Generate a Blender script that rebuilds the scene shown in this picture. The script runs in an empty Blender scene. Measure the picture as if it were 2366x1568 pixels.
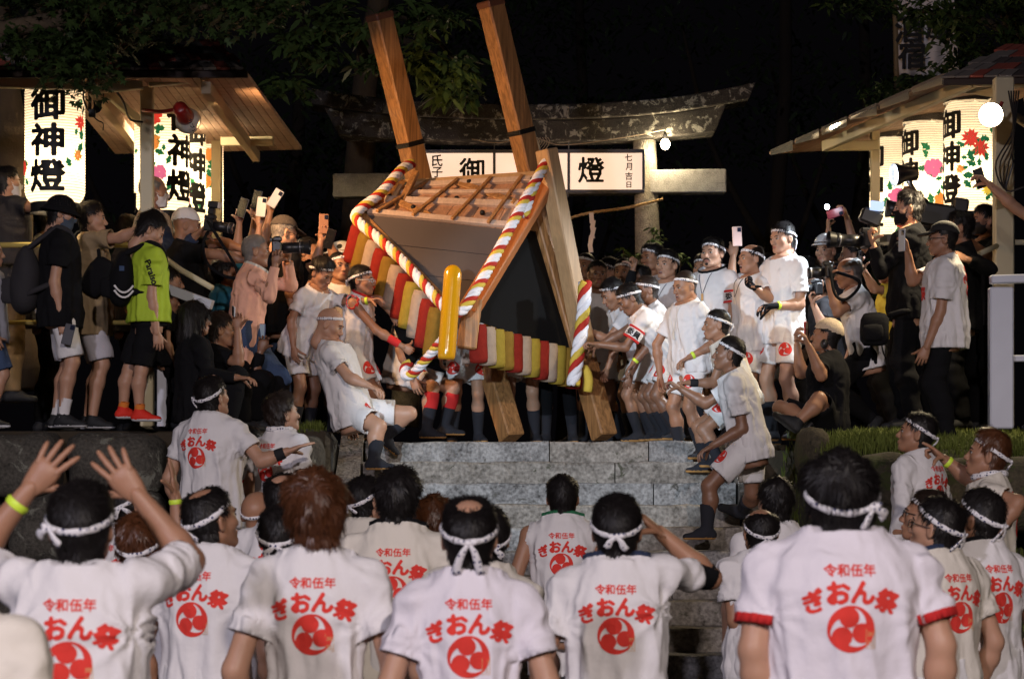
import bpy, bmesh, math, random
import numpy as np
from mathutils import Vector, Matrix
from mathutils.bvhtree import BVHTree

random.seed(7)
RNG = np.random.default_rng(7)
SC = bpy.context.scene
COL = SC.collection
R_ = math.radians

# ------------------------------------------------------------------ camera
EYE = 1.70            # the camera is held level, 1.7 m above the lower plaza
FD = 5869.0           # focal length in units of the 2366 px wide working grid
CX, CY = 1183.0, 1120.6


def at(x, y, Y):
    """Working-grid position seen at distance Y -> world point."""
    return np.array([(x - CX) * Y / FD, Y, EYE - (y - CY) * Y / FD])


cam = bpy.data.cameras.new('camera')
cam.sensor_width = 36.0
cam.lens = 36.0 * FD / 2366.0
cam.shift_y = (1120.6 - 784.0) / 2366.0
cam.clip_end = 400
cam.dof.use_dof = True
cam.dof.focus_distance = 18.5
cam.dof.aperture_fstop = 6.3
camo = bpy.data.objects.new('camera', cam)
camo.location = (0, 0, EYE)
camo.rotation_euler = (R_(90), 0, 0)
COL.objects.link(camo)
SC.camera = camo

# ------------------------------------------------------------------ night sky and exposure
W = bpy.data.worlds.new('World')
SC.world = W
W.use_nodes = True
wn = W.node_tree
wn.nodes.clear()
bg = wn.nodes.new('ShaderNodeBackground')
wo = wn.nodes.new('ShaderNodeOutputWorld')
bg.inputs[0].default_value = (0.30, 0.26, 0.34, 1)
bg.inputs[1].default_value = 0.005
wn.links.new(bg.outputs[0], wo.inputs[0])
SC.view_settings.view_transform = 'Standard'
SC.view_settings.look = 'None'
SC.view_settings.exposure = 0.0
SC.view_settings.gamma = 1.0
SC.view_settings.use_curve_mapping = False
SC.render.engine = 'CYCLES'
SC.cycles.use_denoising = True
SC.cycles.max_bounces = 6
SC.cycles.sample_clamp_indirect = 4.0
SC.cycles.caustics_reflective = False
SC.cycles.caustics_refractive = False


def lamp(kind, loc, energy, color, radius=0.05, aim=None, size=60, blend=0.4):
    L = bpy.data.lights.new('lamp_light', kind)
    L.energy = energy
    L.color = color
    if kind == 'SPOT':
        L.spot_size = R_(size)
        L.spot_blend = blend
    if kind == 'AREA':
        L.size = radius
    else:
        L.shadow_soft_size = radius
    o = bpy.data.objects.new('lamp_light', L)
    o.location = Vector(loc)
    if aim is not None:
        o.rotation_euler = (Vector(aim) - Vector(loc)).to_track_quat('-Z', 'Y').to_euler()
    COL.objects.link(o)
    return o


# street lamps of the square behind the photographer, shaded so that little goes above the terrace
lamp('SPOT', (3.5, -9.0, 8.5), 7400, (1.0, 0.86, 0.80), 0.25, (1.0, 1.8, 0.0), 64, 0.30)
lamp('SPOT', (-6.5, -6.0, 7.5), 4300, (0.90, 0.84, 1.0), 0.4, (-1.5, 10.0, 1.5), 84, 0.4)
# warm work lamps, the cool light of the camera crews, added stall fill, gate bulb
lamp('SPOT', at(455, 285, 18.7), 560, (1.0, 0.56, 0.25), 0.07, at(1060, 500, 20.3), 100, 0.85)
lamp('SPOT', at(2268, 290, 18.6), 300, (1.0, 0.80, 0.50), 0.10, at(1900, 800, 18.0), 120, 0.6)
lamp('SPOT', (-2.6, 9.0, 3.3), 2600, (0.72, 0.87, 1.0), 0.05, (0.65, 19.4, 2.45), 19, 0.35)
lamp('POINT', at(400, 300, 21.4), 75, (1.0, 0.78, 0.48), 0.06)  # added fill under the left stall roof, standing for lantern spill; no lamp body
lamp('POINT', at(2190, 318, 24.6), 30, (1.0, 0.78, 0.48), 0.06)  # the same added fill under the right stall roof
lamp('POINT', at(1537, 336, 24.22), 30, (1.0, 0.80, 0.48), 0.05)


# ------------------------------------------------------------------ materials
MATS = {}


def mat(name, col, rough=0.7, metal=0.0, bump=0.0, bscale=40, var=0.0, vscale=6, emit=0.0, ecol=None, spec=0.4, sheen=0.0, coat=0.0, sss=0.0, crease=0.0, grain=0.0):
    if name in MATS:
        return MATS[name]
    m = bpy.data.materials.new(name)
    m.use_nodes = True
    nt = m.node_tree
    b = nt.nodes['Principled BSDF']
    b.inputs['Base Color'].default_value = (*col, 1)
    b.inputs['Roughness'].default_value = rough
    b.inputs['Metallic'].default_value = metal
    b.inputs['Specular IOR Level'].default_value = spec
    if sheen:
        b.inputs['Sheen Weight'].default_value = sheen
    if coat:
        b.inputs['Coat Weight'].default_value = coat
    if sss:
        b.inputs['Subsurface Weight'].default_value = sss
        b.inputs['Subsurface Radius'].default_value = (0.012, 0.005, 0.003)
        b.inputs['Subsurface Scale'].default_value = 1.0
    if emit:
        b.inputs['Emission Color'].default_value = (*(ecol or col), 1)
        b.inputs['Emission Strength'].default_value = emit
    tc = nt.nodes.new('ShaderNodeTexCoord')
    if var:
        n = nt.nodes.new('ShaderNodeTexNoise')
        n.inputs['Scale'].default_value = vscale
        n.inputs['Detail'].default_value = 5
        nt.links.new(tc.outputs['Object'], n.inputs['Vector'])
        mx = nt.nodes.new('ShaderNodeMix')
        mx.data_type = 'RGBA'
        mx.inputs[6].default_value = (*[c * (1 - var) for c in col], 1)
        mx.inputs[7].default_value = (*[min(1, c * (1 + var)) for c in col], 1)
        nt.links.new(n.outputs['Fac'], mx.inputs[0])
        nt.links.new(mx.outputs[2], b.inputs['Base Color'])
    if bump:
        n2 = nt.nodes.new('ShaderNodeTexNoise')
        n2.inputs['Scale'].default_value = bscale
        n2.inputs['Detail'].default_value = 4
        nt.links.new(tc.outputs['Object'], n2.inputs['Vector'])
        bp = nt.nodes.new('ShaderNodeBump')
        bp.inputs['Strength'].default_value = bump
        bp.inputs['Distance'].default_value = 0.01
        nt.links.new(n2.outputs['Fac'], bp.inputs['Height'])
        nt.links.new(bp.outputs[0], b.inputs['Normal'])
    if crease or grain:
        mp = nt.nodes.new('ShaderNodeMapping')
        mp.inputs['Scale'].default_value = (1.5, 1.5, .55) if crease else (34, 34, 1.6)
        nt.links.new(tc.outputs['Object'], mp.inputs['Vector'])
        n3 = nt.nodes.new('ShaderNodeTexNoise')
        if crease:
            n3.noise_type = 'RIDGED_MULTIFRACTAL'
            n3.inputs['Scale'].default_value = 7.5
            n3.inputs['Detail'].default_value = 3.5
            n3.inputs['Distortion'].default_value = .9
        else:
            n3.inputs['Scale'].default_value = 1.0
            n3.inputs['Detail'].default_value = 5
            n3.inputs['Distortion'].default_value = 1.2
        nt.links.new(mp.outputs[0], n3.inputs['Vector'])
        if crease:
            b2 = nt.nodes.new('ShaderNodeBump')
            b2.inputs['Strength'].default_value = crease
            b2.inputs['Distance'].default_value = .022
            nt.links.new(n3.outputs['Fac'], b2.inputs['Height'])
            if bump:
                nt.links.new(b2.outputs[0], bp.inputs['Normal'])
            else:
                nt.links.new(b2.outputs[0], b.inputs['Normal'])
        else:
            mg = nt.nodes.new('ShaderNodeMix')
            mg.data_type = 'RGBA'
            mg.inputs[6].default_value = (*[c * (1 - grain) for c in col], 1)
            mg.inputs[7].default_value = (*[min(1, c * (1 + grain * .6)) for c in col], 1)
            rg_ = nt.nodes.new('ShaderNodeMapRange')
            rg_.inputs['From Min'].default_value = .35
            rg_.inputs['From Max'].default_value = .65
            nt.links.new(n3.outputs['Fac'], rg_.inputs['Value'])
            nt.links.new(rg_.outputs[0], mg.inputs[0])
            nt.links.new(mg.outputs[2], b.inputs['Base Color'])
    MATS[name] = m
    return m


def dots_mat(name, base, dot, scale=70, thr=0.30):
    m = mat(name, base, 0.85)
    nt = m.node_tree
    if 'dots' in nt.nodes:
        return m
    tc = nt.nodes.new('ShaderNodeTexCoord')
    v = nt.nodes.new('ShaderNodeTexVoronoi')
    v.name = 'dots'
    v.inputs['Scale'].default_value = scale
    v.inputs['Randomness'].default_value = 0.25
    nt.links.new(tc.outputs['Object'], v.inputs['Vector'])
    lt = nt.nodes.new('ShaderNodeMath')
    lt.operation = 'LESS_THAN'
    lt.inputs[1].default_value = thr
    nt.links.new(v.outputs['Distance'], lt.inputs[0])
    mx = nt.nodes.new('ShaderNodeMix')
    mx.data_type = 'RGBA'
    mx.inputs[6].default_value = (*base, 1)
    mx.inputs[7].default_value = (*dot, 1)
    nt.links.new(lt.outputs[0], mx.inputs[0])
    nt.links.new(mx.outputs[2], nt.nodes['Principled BSDF'].inputs['Base Color'])
    return m


def stone_mat(name, dark, light, scale=6, lichen=None, thr=0.62, rough=0.9, bump=0.8, grain=120):
    """Rock: two tones of mottling, fine grain, optional pale lichen patches with an edge of their own."""
    if name in MATS:
        return MATS[name]
    m = mat(name, dark, rough)
    nt = m.node_tree
    L = nt.links.new
    b = nt.nodes['Principled BSDF']
    tc = nt.nodes.new('ShaderNodeTexCoord')
    n1 = nt.nodes.new('ShaderNodeTexNoise')
    n1.inputs['Scale'].default_value = scale
    n1.inputs['Detail'].default_value = 8
    n1.inputs['Roughness'].default_value = 0.65
    n2 = nt.nodes.new('ShaderNodeTexNoise')
    n2.inputs['Scale'].default_value = grain
    n2.inputs['Detail'].default_value = 3
    for n in (n1, n2):
        L(tc.outputs['Object'], n.inputs['Vector'])
    ad = nt.nodes.new('ShaderNodeMath')
    ad.operation = 'MULTIPLY_ADD'
    ad.inputs[1].default_value = 0.9
    L(n2.outputs['Fac'], ad.inputs[0])
    L(n1.outputs['Fac'], ad.inputs[2])
    rp = nt.nodes.new('ShaderNodeMapRange')
    rp.inputs['From Min'].default_value = 0.65
    rp.inputs['From Max'].default_value = 1.25
    L(ad.outputs[0], rp.inputs['Value'])
    mx = nt.nodes.new('ShaderNodeMix')
    mx.data_type = 'RGBA'
    mx.inputs[6].default_value = (*dark, 1)
    mx.inputs[7].default_value = (*light, 1)
    L(rp.outputs[0], mx.inputs[0])
    out = mx.outputs[2]
    if lichen:
        n3 = nt.nodes.new('ShaderNodeTexNoise')
        n3.inputs['Scale'].default_value = scale * 1.3
        n3.inputs['Detail'].default_value = 9
        n3.inputs['Roughness'].default_value = 0.7
        n3.inputs['Distortion'].default_value = 0.6
        L(tc.outputs['Object'], n3.inputs['Vector'])
        r3 = nt.nodes.new('ShaderNodeMapRange')
        r3.inputs['From Min'].default_value = thr
        r3.inputs['From Max'].default_value = thr + 0.05
        L(n3.outputs['Fac'], r3.inputs['Value'])
        m3 = nt.nodes.new('ShaderNodeMix')
        m3.data_type = 'RGBA'
        m3.inputs[7].default_value = (*lichen, 1)
        L(out, m3.inputs[6])
        L(r3.outputs[0], m3.inputs[0])
        out = m3.outputs[2]
    L(out, b.inputs['Base Color'])
    bp = nt.nodes.new('ShaderNodeBump')
    bp.inputs['Strength'].default_value = bump
    bp.inputs['Distance'].default_value = 0.012
    L(ad.outputs[0], bp.inputs['Height'])
    L(bp.outputs[0], b.inputs['Normal'])
    return m


# ------------------------------------------------------------------ mesh helpers
def mesh_from(name, V, F, mats, fm=None, smooth=True):
    """V: (n,3). F: list of int arrays (m,k). fm: list of material indices per block (int or array)."""
    me = bpy.data.meshes.new(name)
    V = np.asarray(V, dtype=np.float64)
    F = [np.asarray(f, dtype=np.int64) for f in F if len(f)]
    me.vertices.add(len(V))
    me.vertices.foreach_set('co', V.ravel())
    nl = sum(f.size for f in F)
    npoly = sum(len(f) for f in F)
    me.loops.add(nl)
    me.loops.foreach_set('vertex_index', np.concatenate([f.ravel() for f in F]))
    me.polygons.add(npoly)
    st, tot, s = [], [], 0
    for f in F:
        k = f.shape[1]
        st.append(s + np.arange(len(f)) * k)
        tot.append(np.full(len(f), k))
        s += f.size
    me.polygons.foreach_set('loop_start', np.concatenate(st))
    me.polygons.foreach_set('loop_total', np.concatenate(tot))
    if not isinstance(mats, (list, tuple)):
        mats = [mats]
    for m in mats:
        me.materials.append(m)
    if fm is not None:
        arr = np.concatenate([np.full(len(f), q) if np.isscalar(q) else np.asarray(q) for f, q in zip(F, fm)])
        me.polygons.foreach_set('material_index', arr)
    me.polygons.foreach_set('use_smooth', np.full(npoly, smooth))
    me.update(calc_edges=True)
    me.validate()
    return me


def link(name, me, parent=None, loc=None):
    o = bpy.data.objects.new(name, me)
    COL.objects.link(o)
    if loc is not None:
        o.location = Vector(loc)
    if parent is not None:
        o.parent = parent
    return o


def tag(o, label=None, cat=None, group=None, kind=None):
    if label:
        o['label'] = label
    if cat:
        o['category'] = cat
    if group:
        o['group'] = group
    if kind:
        o['kind'] = kind
    return o


def empty(name, loc, label=None, cat=None, group=None):
    o = bpy.data.objects.new(name, None)
    o.empty_display_size = 0.1
    o.location = Vector(loc)
    COL.objects.link(o)
    return tag(o, label, cat, group)


def nrm(v):
    v = np.asarray(v, float)
    return v / (np.linalg.norm(v) + 1e-12)


class MB:
    """Collects simple solids into one mesh (world or local coordinates)."""

    def __init__(s):
        s.V, s.F, s.M, s.n = [], [], [], 0

    def add(s, V, F, m=0):
        V = np.asarray(V, float)
        for f in F:
            f = np.asarray(f)
            if len(f) == 0:
                continue
            s.F.append(f + s.n)
            s.M.append(m)
        s.V.append(V)
        s.n += len(V)

    def box(s, c, size, rot=None, m=0, bev=0.0):
        sx, sy, sz = [q / 2 for q in size]
        if bev > 0:
            b = min(bev, sx * .9, sy * .9, sz * .9)
            pts, idx = [], {}
            for X in (-1, 1):
                for Y in (-1, 1):
                    for Z in (-1, 1):
                        for ax in range(3):
                            p = [X * (sx - b), Y * (sy - b), Z * (sz - b)]
                            p[ax] = (X, Y, Z)[ax] * (sx, sy, sz)[ax]
                            idx[(X, Y, Z, ax)] = len(pts)
                            pts.append(p)
            q, t = [], []
            for ax in range(3):
                o1, o2 = [a for a in range(3) if a != ax]
                for sg in (-1, 1):
                    ring = []
                    for (a, bb) in ((-1, -1), (1, -1), (1, 1), (-1, 1)):
                        k = [0, 0, 0]
                        k[ax], k[o1], k[o2] = sg, a, bb
                        ring.append(idx[(*k, ax)])
                    q.append(ring)
                for a in (-1, 1):
                    for bb in (-1, 1):
                        k0, k1 = [0, 0, 0], [0, 0, 0]
                        k0[ax], k0[o1], k0[o2] = -1, a, bb
                        k1[ax], k1[o1], k1[o2] = 1, a, bb
                        q.append([idx[(*k0, o1)], idx[(*k1, o1)], idx[(*k1, o2)], idx[(*k0, o2)]])
            for X in (-1, 1):
                for Y in (-1, 1):
                    for Z in (-1, 1):
                        t.append([idx[(X, Y, Z, a)] for a in range(3)])
            P = np.array(pts)
            F = [fixn(P, q), fixn(P, t)]
        else:
            P = np.array([[x, y, z] for x in (-sx, sx) for y in (-sy, sy) for z in (-sz, sz)])
            F = [np.array([[0, 1, 3, 2], [4, 6, 7, 5], [0, 4, 5, 1], [2, 3, 7, 6], [0, 2, 6, 4], [1, 5, 7, 3]])]
        if rot is not None:
            P = P @ np.asarray(rot).T
        s.add(P + np.asarray(c), F, m)
        return s

    def beam(s, a, b, w, h=None, up=(0, 0, 1), m=0, bev=0.004):
        a, b = np.asarray(a, float), np.asarray(b, float)
        h = h or w
        d = nrm(b - a)
        x = np.cross(d, up)
        if np.linalg.norm(x) < 1e-3:
            x = np.cross(d, (0, 1, 0))
        x = nrm(x)
        z = np.cross(x, d)
        s.box((a + b) / 2, (w, np.linalg.norm(b - a), h), np.stack([x, d, z], 1), m, bev)
        return s

    def tube(s, pts, rad, n=8, m=0, caps=True, flat=None):
        V, F = tube_arr(pts, rad, n, caps, flat)
        s.add(V, F, m)
        return s

    def ball(s, c, r, n=10, m=0, rot=None):
        V, F = sphere_arr(n, n + 4)
        V = V * np.asarray(r)
        if rot is not None:
            V = V @ np.asarray(rot).T
        s.add(V + np.asarray(c), F, m)
        return s

    def prism(s, poly, off, m=0):
        """poly: ordered (n,3) points; off: extrusion vector."""
        P = np.asarray(poly, float)
        n = len(P)
        V = np.concatenate([P, P + np.asarray(off)])
        side = [[i, (i + 1) % n, n + (i + 1) % n, n + i] for i in range(n)]
        nor = np.zeros(3)
        for i in range(n):
            nor += np.cross(P[i], P[(i + 1) % n])
        fl = np.dot(nor, off) > 0
        c1, c2 = list(range(n)), list(range(n, 2 * n))
        if fl:
            c1 = c1[::-1]
        else:
            c2 = c2[::-1]
            side = [x[::-1] for x in side]
        s.add(V, [np.array(side), np.array([c1]), np.array([c2])], m)
        return s

    def build(s, name, mats, parent=None, smooth=False, loc=None):
        V = np.concatenate(s.V)
        if parent is not None and loc is None:
            V = V - np.array(wpos(parent))
        if loc is not None:
            V = V - np.asarray(loc)
        return link(name, mesh_from(name, V, s.F, mats, s.M, smooth), parent, loc)


def wpos(o):
    p = np.array(o.location)
    while o.parent is not None:
        o = o.parent
        p = p + np.array(o.location)
    return p


def fixn(P, faces):
    out = []
    for f in faces:
        p = P[f]
        nn = np.cross(p[1] - p[0], p[2] - p[0])
        out.append(f if np.dot(nn, p.mean(0)) > 0 else f[::-1])
    return np.array(out)


def sphere_arr(nv=8, nu=12):
    th = np.linspace(0, math.pi, nv + 1)[1:-1]
    ph = np.arange(nu) * 2 * math.pi / nu
    V = [[0, 0, 1]] + [[math.sin(t) * math.cos(p), math.sin(t) * math.sin(p), math.cos(t)] for t in th for p in ph] + [[0, 0, -1]]
    q = [[1 + i * nu + j, 1 + (i + 1) * nu + j, 1 + (i + 1) * nu + (j + 1) % nu, 1 + i * nu + (j + 1) % nu] for i in range(nv - 2) for j in range(nu)]
    t = [[0, 1 + j, 1 + (j + 1) % nu] for j in range(nu)]
    e = 1 + (nv - 2) * nu
    l = len(V) - 1
    t += [[l, e + (j + 1) % nu, e + j] for j in range(nu)]
    return np.array(V), [np.array(q), np.array(t)]


def tube_arr(pts, rad, n=8, caps=True, flat=None):
    """flat: (vector, factor) squashes the section along that vector."""
    P = np.asarray(pts, float)
    m = len(P)
    rad = np.broadcast_to(np.asarray(rad, float), (m,))
    T = np.gradient(P, axis=0)
    T /= np.linalg.norm(T, axis=1)[:, None] + 1e-12
    ref = np.array([0, 0, 1.0]) if abs(T[0][2]) < 0.9 else np.array([1.0, 0, 0])
    x = nrm(np.cross(T[0], ref))
    V = []
    a = np.arange(n) * 2 * math.pi / n
    for i in range(m):
        x = nrm(x - T[i] * np.dot(x, T[i]))
        y = np.cross(T[i], x)
        ring = rad[i] * (np.cos(a)[:, None] * x + np.sin(a)[:, None] * y)
        if flat is not None:
            fv = nrm(flat[0])
            ring = ring + (flat[1] - 1) * (ring @ fv)[:, None] * fv
        V.append(P[i] + ring)
    V = np.concatenate(V)
    i, j = np.meshgrid(np.arange(m - 1), np.arange(n), indexing='ij')
    q = np.stack([i * n + j, i * n + (j + 1) % n, (i + 1) * n + (j + 1) % n, (i + 1) * n + j], -1).reshape(-1, 4)
    F = [q]
    if caps:
        F.append(np.array([list(range(n))[::-1]]))
        F.append(np.array([list(range((m - 1) * n, m * n))]))
    return V, F


def spline(pts, n=24):
    P = np.asarray(pts, float)
    if len(P) == 2:
        return np.linspace(P[0], P[1], n)
    Q = np.concatenate([[2 * P[0] - P[1]], P, [2 * P[-1] - P[-2]]])
    out = []
    seg = len(P) - 1
    for t in np.linspace(0, seg - 1e-6, n):
        i = int(t)
        u = t - i
        a, b, c, d = Q[i], Q[i + 1], Q[i + 2], Q[i + 3]
        out.append(0.5 * ((2 * b) + (c - a) * u + (2 * a - 5 * b + 4 * c - d) * u * u + (3 * b - a - 3 * c + d) * u ** 3))
    return np.array(out)


class Noise:
    def __init__(s, seed, k=7):
        g = np.random.default_rng(seed)
        s.d = g.normal(size=(k, 3))
        s.p = g.uniform(0, 6.28, k)

    def __call__(s, P, freq=1.0):
        return np.sin(P @ (s.d.T * freq) + s.p).mean(-1) * 1.6


# ------------------------------------------------------------------ signed-distance modelling
def P_cone(a, b, ra, rb, flat=None, plane=None, plane2=None):
    return ('cone', np.asarray(a, float), np.asarray(b, float), ra, rb, flat, plane, plane2)


def P_ell(c, r, M=None):
    return ('ell', np.asarray(c, float), np.asarray(r, float), M)


def P_tor(o, M, t, a, b, pw=2.4, lo=-9, hi=9):
    """Profile along an axis: elliptical sections. M rows: right, front, up."""
    return ('tor', np.asarray(o, float), np.asarray(M, float), np.asarray(t), np.asarray(a), np.asarray(b), pw, lo, hi)


def prim_d(p, X):
    k = p[0]
    if k == 'cone':
        _, a, b, ra, rb, flat, pl, pl2 = p
        ba = b - a
        v = X - a
        h = np.clip(v @ ba / (ba @ ba + 1e-12), 0, 1)
        v = v - h[..., None] * ba
        if flat is not None:
            v = v + (flat[1] - 1) * (v @ flat[0])[..., None] * flat[0]
        d = np.sqrt((v * v).sum(-1)) - (ra + (rb - ra) * h)
        if pl is not None:
            d = np.maximum(d, (X - pl[0]) @ pl[1])
        if pl2 is not None:
            d = np.maximum(d, (X - pl2[0]) @ pl2[1])
        return d
    if k == 'ell':
        _, c, r, M = p
        v = X - c
        if M is not None:
            v = v @ M.T
        k0 = np.sqrt(((v / r) ** 2).sum(-1))
        k1 = np.sqrt(((v / r ** 2) ** 2).sum(-1)) + 1e-9
        return k0 * (k0 - 1) / k1
    _, o, M, t, a, b, pw, lo, hi = p
    v = (X - o) @ M.T
    A = np.interp(v[..., 2], t, a)
    B = np.interp(v[..., 2], t, b)
    q = (np.abs(v[..., 0] / A) ** pw + np.abs(v[..., 1] / B) ** pw) ** (1 / pw)
    d = (q - 1) * np.minimum(A, B)
    d = np.maximum(d, v[..., 2] - hi)
    return np.maximum(d, lo - v[..., 2])


def prim_box(p):
    if p[0] == 'cone':
        r = max(p[3], p[4])
        return np.minimum(p[1], p[2]) - r, np.maximum(p[1], p[2]) + r
    if p[0] == 'ell':
        r = p[2].max()
        return p[1] - r, p[1] + r
    lo = max(p[7], p[3][0] - .05)
    hi = min(p[8], p[3][-1] + .05)
    up = p[2][2]
    r = max(p[4].max(), p[5].max())
    e0, e1 = p[1] + up * lo, p[1] + up * hi
    return np.minimum(e0, e1) - r, np.maximum(e0, e1) + r


class SDF:
    def __init__(s):
        s.ops = []

    def add(s, p, k=0.03):
        s.ops.append((p, k, 1))
        return s

    def sub(s, p, k=0.01):
        s.ops.append((p, k, -1))
        return s

    def cut(s, c, n, rad):
        """keep the side below plane (c, n), only within rad of c"""
        s.ops.append((('cut', np.asarray(c, float), np.asarray(n, float), rad), 0, 0))
        return s

    def ev(s, X):
        D = np.full(X.shape[:-1], 1.0)
        for p, k, sg in s.ops:
            D = s.comb(D, p, k, sg, X)
        return D

    @staticmethod
    def comb(D, p, k, sg, X):
        if sg == 0:
            v = X - p[1]
            m = (v * v).sum(-1) < p[3] ** 2
            return np.where(m, np.maximum(D, v @ p[2]), D)
        d = prim_d(p, X)
        if sg < 0:
            h = np.clip(.5 - .5 * (D + d) / k, 0, 1)
            return D * (1 - h) - d * h + k * h * (1 - h)
        h = np.clip(.5 + .5 * (d - D) / k, 0, 1)
        return d * (1 - h) + D * h - k * h * (1 - h)

    def mesh(s, h, proj=2):
        lo = np.min([prim_box(p)[0] for p, k, g in s.ops if g == 1], 0) - 2.5 * h
        hi = np.max([prim_box(p)[1] for p, k, g in s.ops if g == 1], 0) + 2.5 * h
        n = np.ceil((hi - lo) / h).astype(int) + 1
        ax = [lo[i] + h * np.arange(n[i]) for i in range(3)]
        D = np.full(tuple(n), 1.0)
        for p, k, sg in s.ops:
            if sg == 0:
                b0, b1 = p[1] - p[3], p[1] + p[3]
            else:
                b0, b1 = prim_box(p)
                b0, b1 = b0 - k - .03, b1 + k + .03
            sl = tuple(slice(max(0, int((b0[i] - lo[i]) / h)), max(1, min(n[i], int((b1[i] - lo[i]) / h) + 2))) for i in range(3))
            X = np.stack(np.meshgrid(ax[0][sl[0]], ax[1][sl[1]], ax[2][sl[2]], indexing='ij'), -1)
            if X.size == 0:
                continue
            D[sl] = s.comb(D[sl], p, k, sg, X)
        V, F = snet(D, lo, h)
        e = h * .2
        for _ in range(proj):
            d = s.ev(V)
            g = np.stack([s.ev(V + np.eye(3)[i] * e) - d for i in range(3)], -1) / e
            gl = (g * g).sum(-1) + .05
            st = np.clip(d / gl, -h * .6, h * .6)
            V = V - st[:, None] * g
        return V, F


def snet(D, org, h):
    nx, ny, nz = D.shape
    S = D < 0
    c = np.zeros((nx - 1, ny - 1, nz - 1), np.int8)
    for i in (0, 1):
        for j in (0, 1):
            for k in (0, 1):
                c += S[i:nx - 1 + i, j:ny - 1 + j, k:nz - 1 + k]
    act = (c > 0) & (c < 8)
    ids = np.full(act.shape, -1, np.int64)
    I = np.argwhere(act)
    ids[act] = np.arange(len(I))
    acc = np.zeros((len(I), 3))
    cnt = np.zeros(len(I))
    F = []
    for axn in range(3):
        s0 = [slice(None)] * 3
        s1 = [slice(None)] * 3
        s0[axn] = slice(0, -1)
        s1[axn] = slice(1, None)
        D0, D1, S0, S1 = D[tuple(s0)], D[tuple(s1)], S[tuple(s0)], S[tuple(s1)]
        cr = S0 != S1
        o1, o2 = [a for a in range(3) if a != axn]
        for u in (0, 1):
            for v in (0, 1):
                J = I.copy()
                J[:, o1] += u
                J[:, o2] += v
                w = cr[J[:, 0], J[:, 1], J[:, 2]]
                d0 = D0[J[:, 0], J[:, 1], J[:, 2]]
                d1 = D1[J[:, 0], J[:, 1], J[:, 2]]
                t = np.where(w, d0 / np.where(d0 == d1, 1, d0 - d1), 0)
                acc[:, axn] += np.where(w, t, 0)
                acc[:, o1] += w * u
                acc[:, o2] += w * v
                cnt += w
        E = np.argwhere(cr)
        ok = (E[:, o1] >= 1) & (E[:, o1] < D.shape[o1] - 1) & (E[:, o2] >= 1) & (E[:, o2] < D.shape[o2] - 1)
        E = E[ok]
        q = []
        for (u, v) in ((-1, -1), (0, -1), (0, 0), (-1, 0)):
            J = E.copy()
            J[:, o1] += u
            J[:, o2] += v
            q.append(ids[J[:, 0], J[:, 1], J[:, 2]])
        q = np.stack(q, 1)
        ins = S0[E[:, 0], E[:, 1], E[:, 2]]
        flip = ins if axn != 1 else ~ins
        q = np.where(flip[:, None], q, q[:, ::-1])
        F.append(q)
    V = (I + acc / cnt[:, None]) * h + org
    return V, np.concatenate(F)


def vnormals(V, F):
    N = np.zeros_like(V)
    n = np.cross(V[F[:, 2]] - V[F[:, 0]], V[F[:, 3]] - V[F[:, 1]])
    for i in range(4):
        np.add.at(N, F[:, i], n)
    return N / (np.linalg.norm(N, axis=1)[:, None] + 1e-12)


def compact(V, F):
    u, inv = np.unique(F.ravel(), return_inverse=True)
    return V[u], inv.reshape(F.shape), u


# ------------------------------------------------------------------ lettering
TXT = {}


def text2d(body, bold=0.03, step=.034):
    """Lettering as small flat tiles with contour-cut edges (so that it can follow cloth), centred, glyph height about 1."""
    key = (body, bold, step)
    if key in TXT:
        return TXT[key]
    c = bpy.data.curves.new('glyphs', 'FONT')
    c.body = body
    c.resolution_u = 4
    o = bpy.data.objects.new('glyphs', c)
    COL.objects.link(o)
    dg = bpy.context.evaluated_depsgraph_get()
    me = o.evaluated_get(dg).to_mesh()
    me.calc_loop_triangles()
    V = np.array([v.co[:2] for v in me.vertices])
    T = np.array([t.vertices[:] for t in me.loop_triangles])
    o.evaluated_get(dg).to_mesh_clear()
    bpy.data.objects.remove(o)
    bpy.data.curves.remove(c)
    lo = V.min(0) - bold - .12
    hi = V.max(0) + bold + .12
    px = step / 2
    n = np.ceil((hi - lo) / px).astype(int) + 3
    im = np.zeros((n[0], n[1]))
    for t in T:
        p = (V[t] - lo) / px
        i0, i1 = np.floor(p.min(0)).astype(int), np.ceil(p.max(0)).astype(int) + 1
        X, Y = np.meshgrid(np.arange(i0[0], i1[0]), np.arange(i0[1], i1[1]), indexing='ij')
        e = [(p[(q + 1) % 3][0] - p[q][0]) * (Y - p[q][1]) - (p[(q + 1) % 3][1] - p[q][1]) * (X - p[q][0]) for q in range(3)]
        ins = ((e[0] >= -1e-6) & (e[1] >= -1e-6) & (e[2] >= -1e-6)) | ((e[0] <= 1e-6) & (e[1] <= 1e-6) & (e[2] <= 1e-6))
        im[i0[0]:i1[0], i0[1]:i1[1]] = np.maximum(im[i0[0]:i1[0], i0[1]:i1[1]], ins)
    r = bold / px
    if r > .3:
        k = int(math.ceil(r))
        out = im.copy()
        for dx in range(-k, k + 1):
            for dy in range(-k, k + 1):
                d = math.hypot(dx, dy)
                if 0 < d <= r + .5:
                    out = np.maximum(out, np.roll(np.roll(im, dx, 0), dy, 1) * min(1, r + .5 - d + .5))
        im = out
    for _ in range(1):
        im = (np.roll(im, 1, 0) + np.roll(im, -1, 0) + np.roll(im, 1, 1) + np.roll(im, -1, 1) + 4 * im) / 8
    W, F = msquares(im[::2, ::2], lo, px * 2)
    W = W - (V.min(0) + V.max(0)) / 2
    TXT[key] = (W, F)
    return TXT[key]


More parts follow.
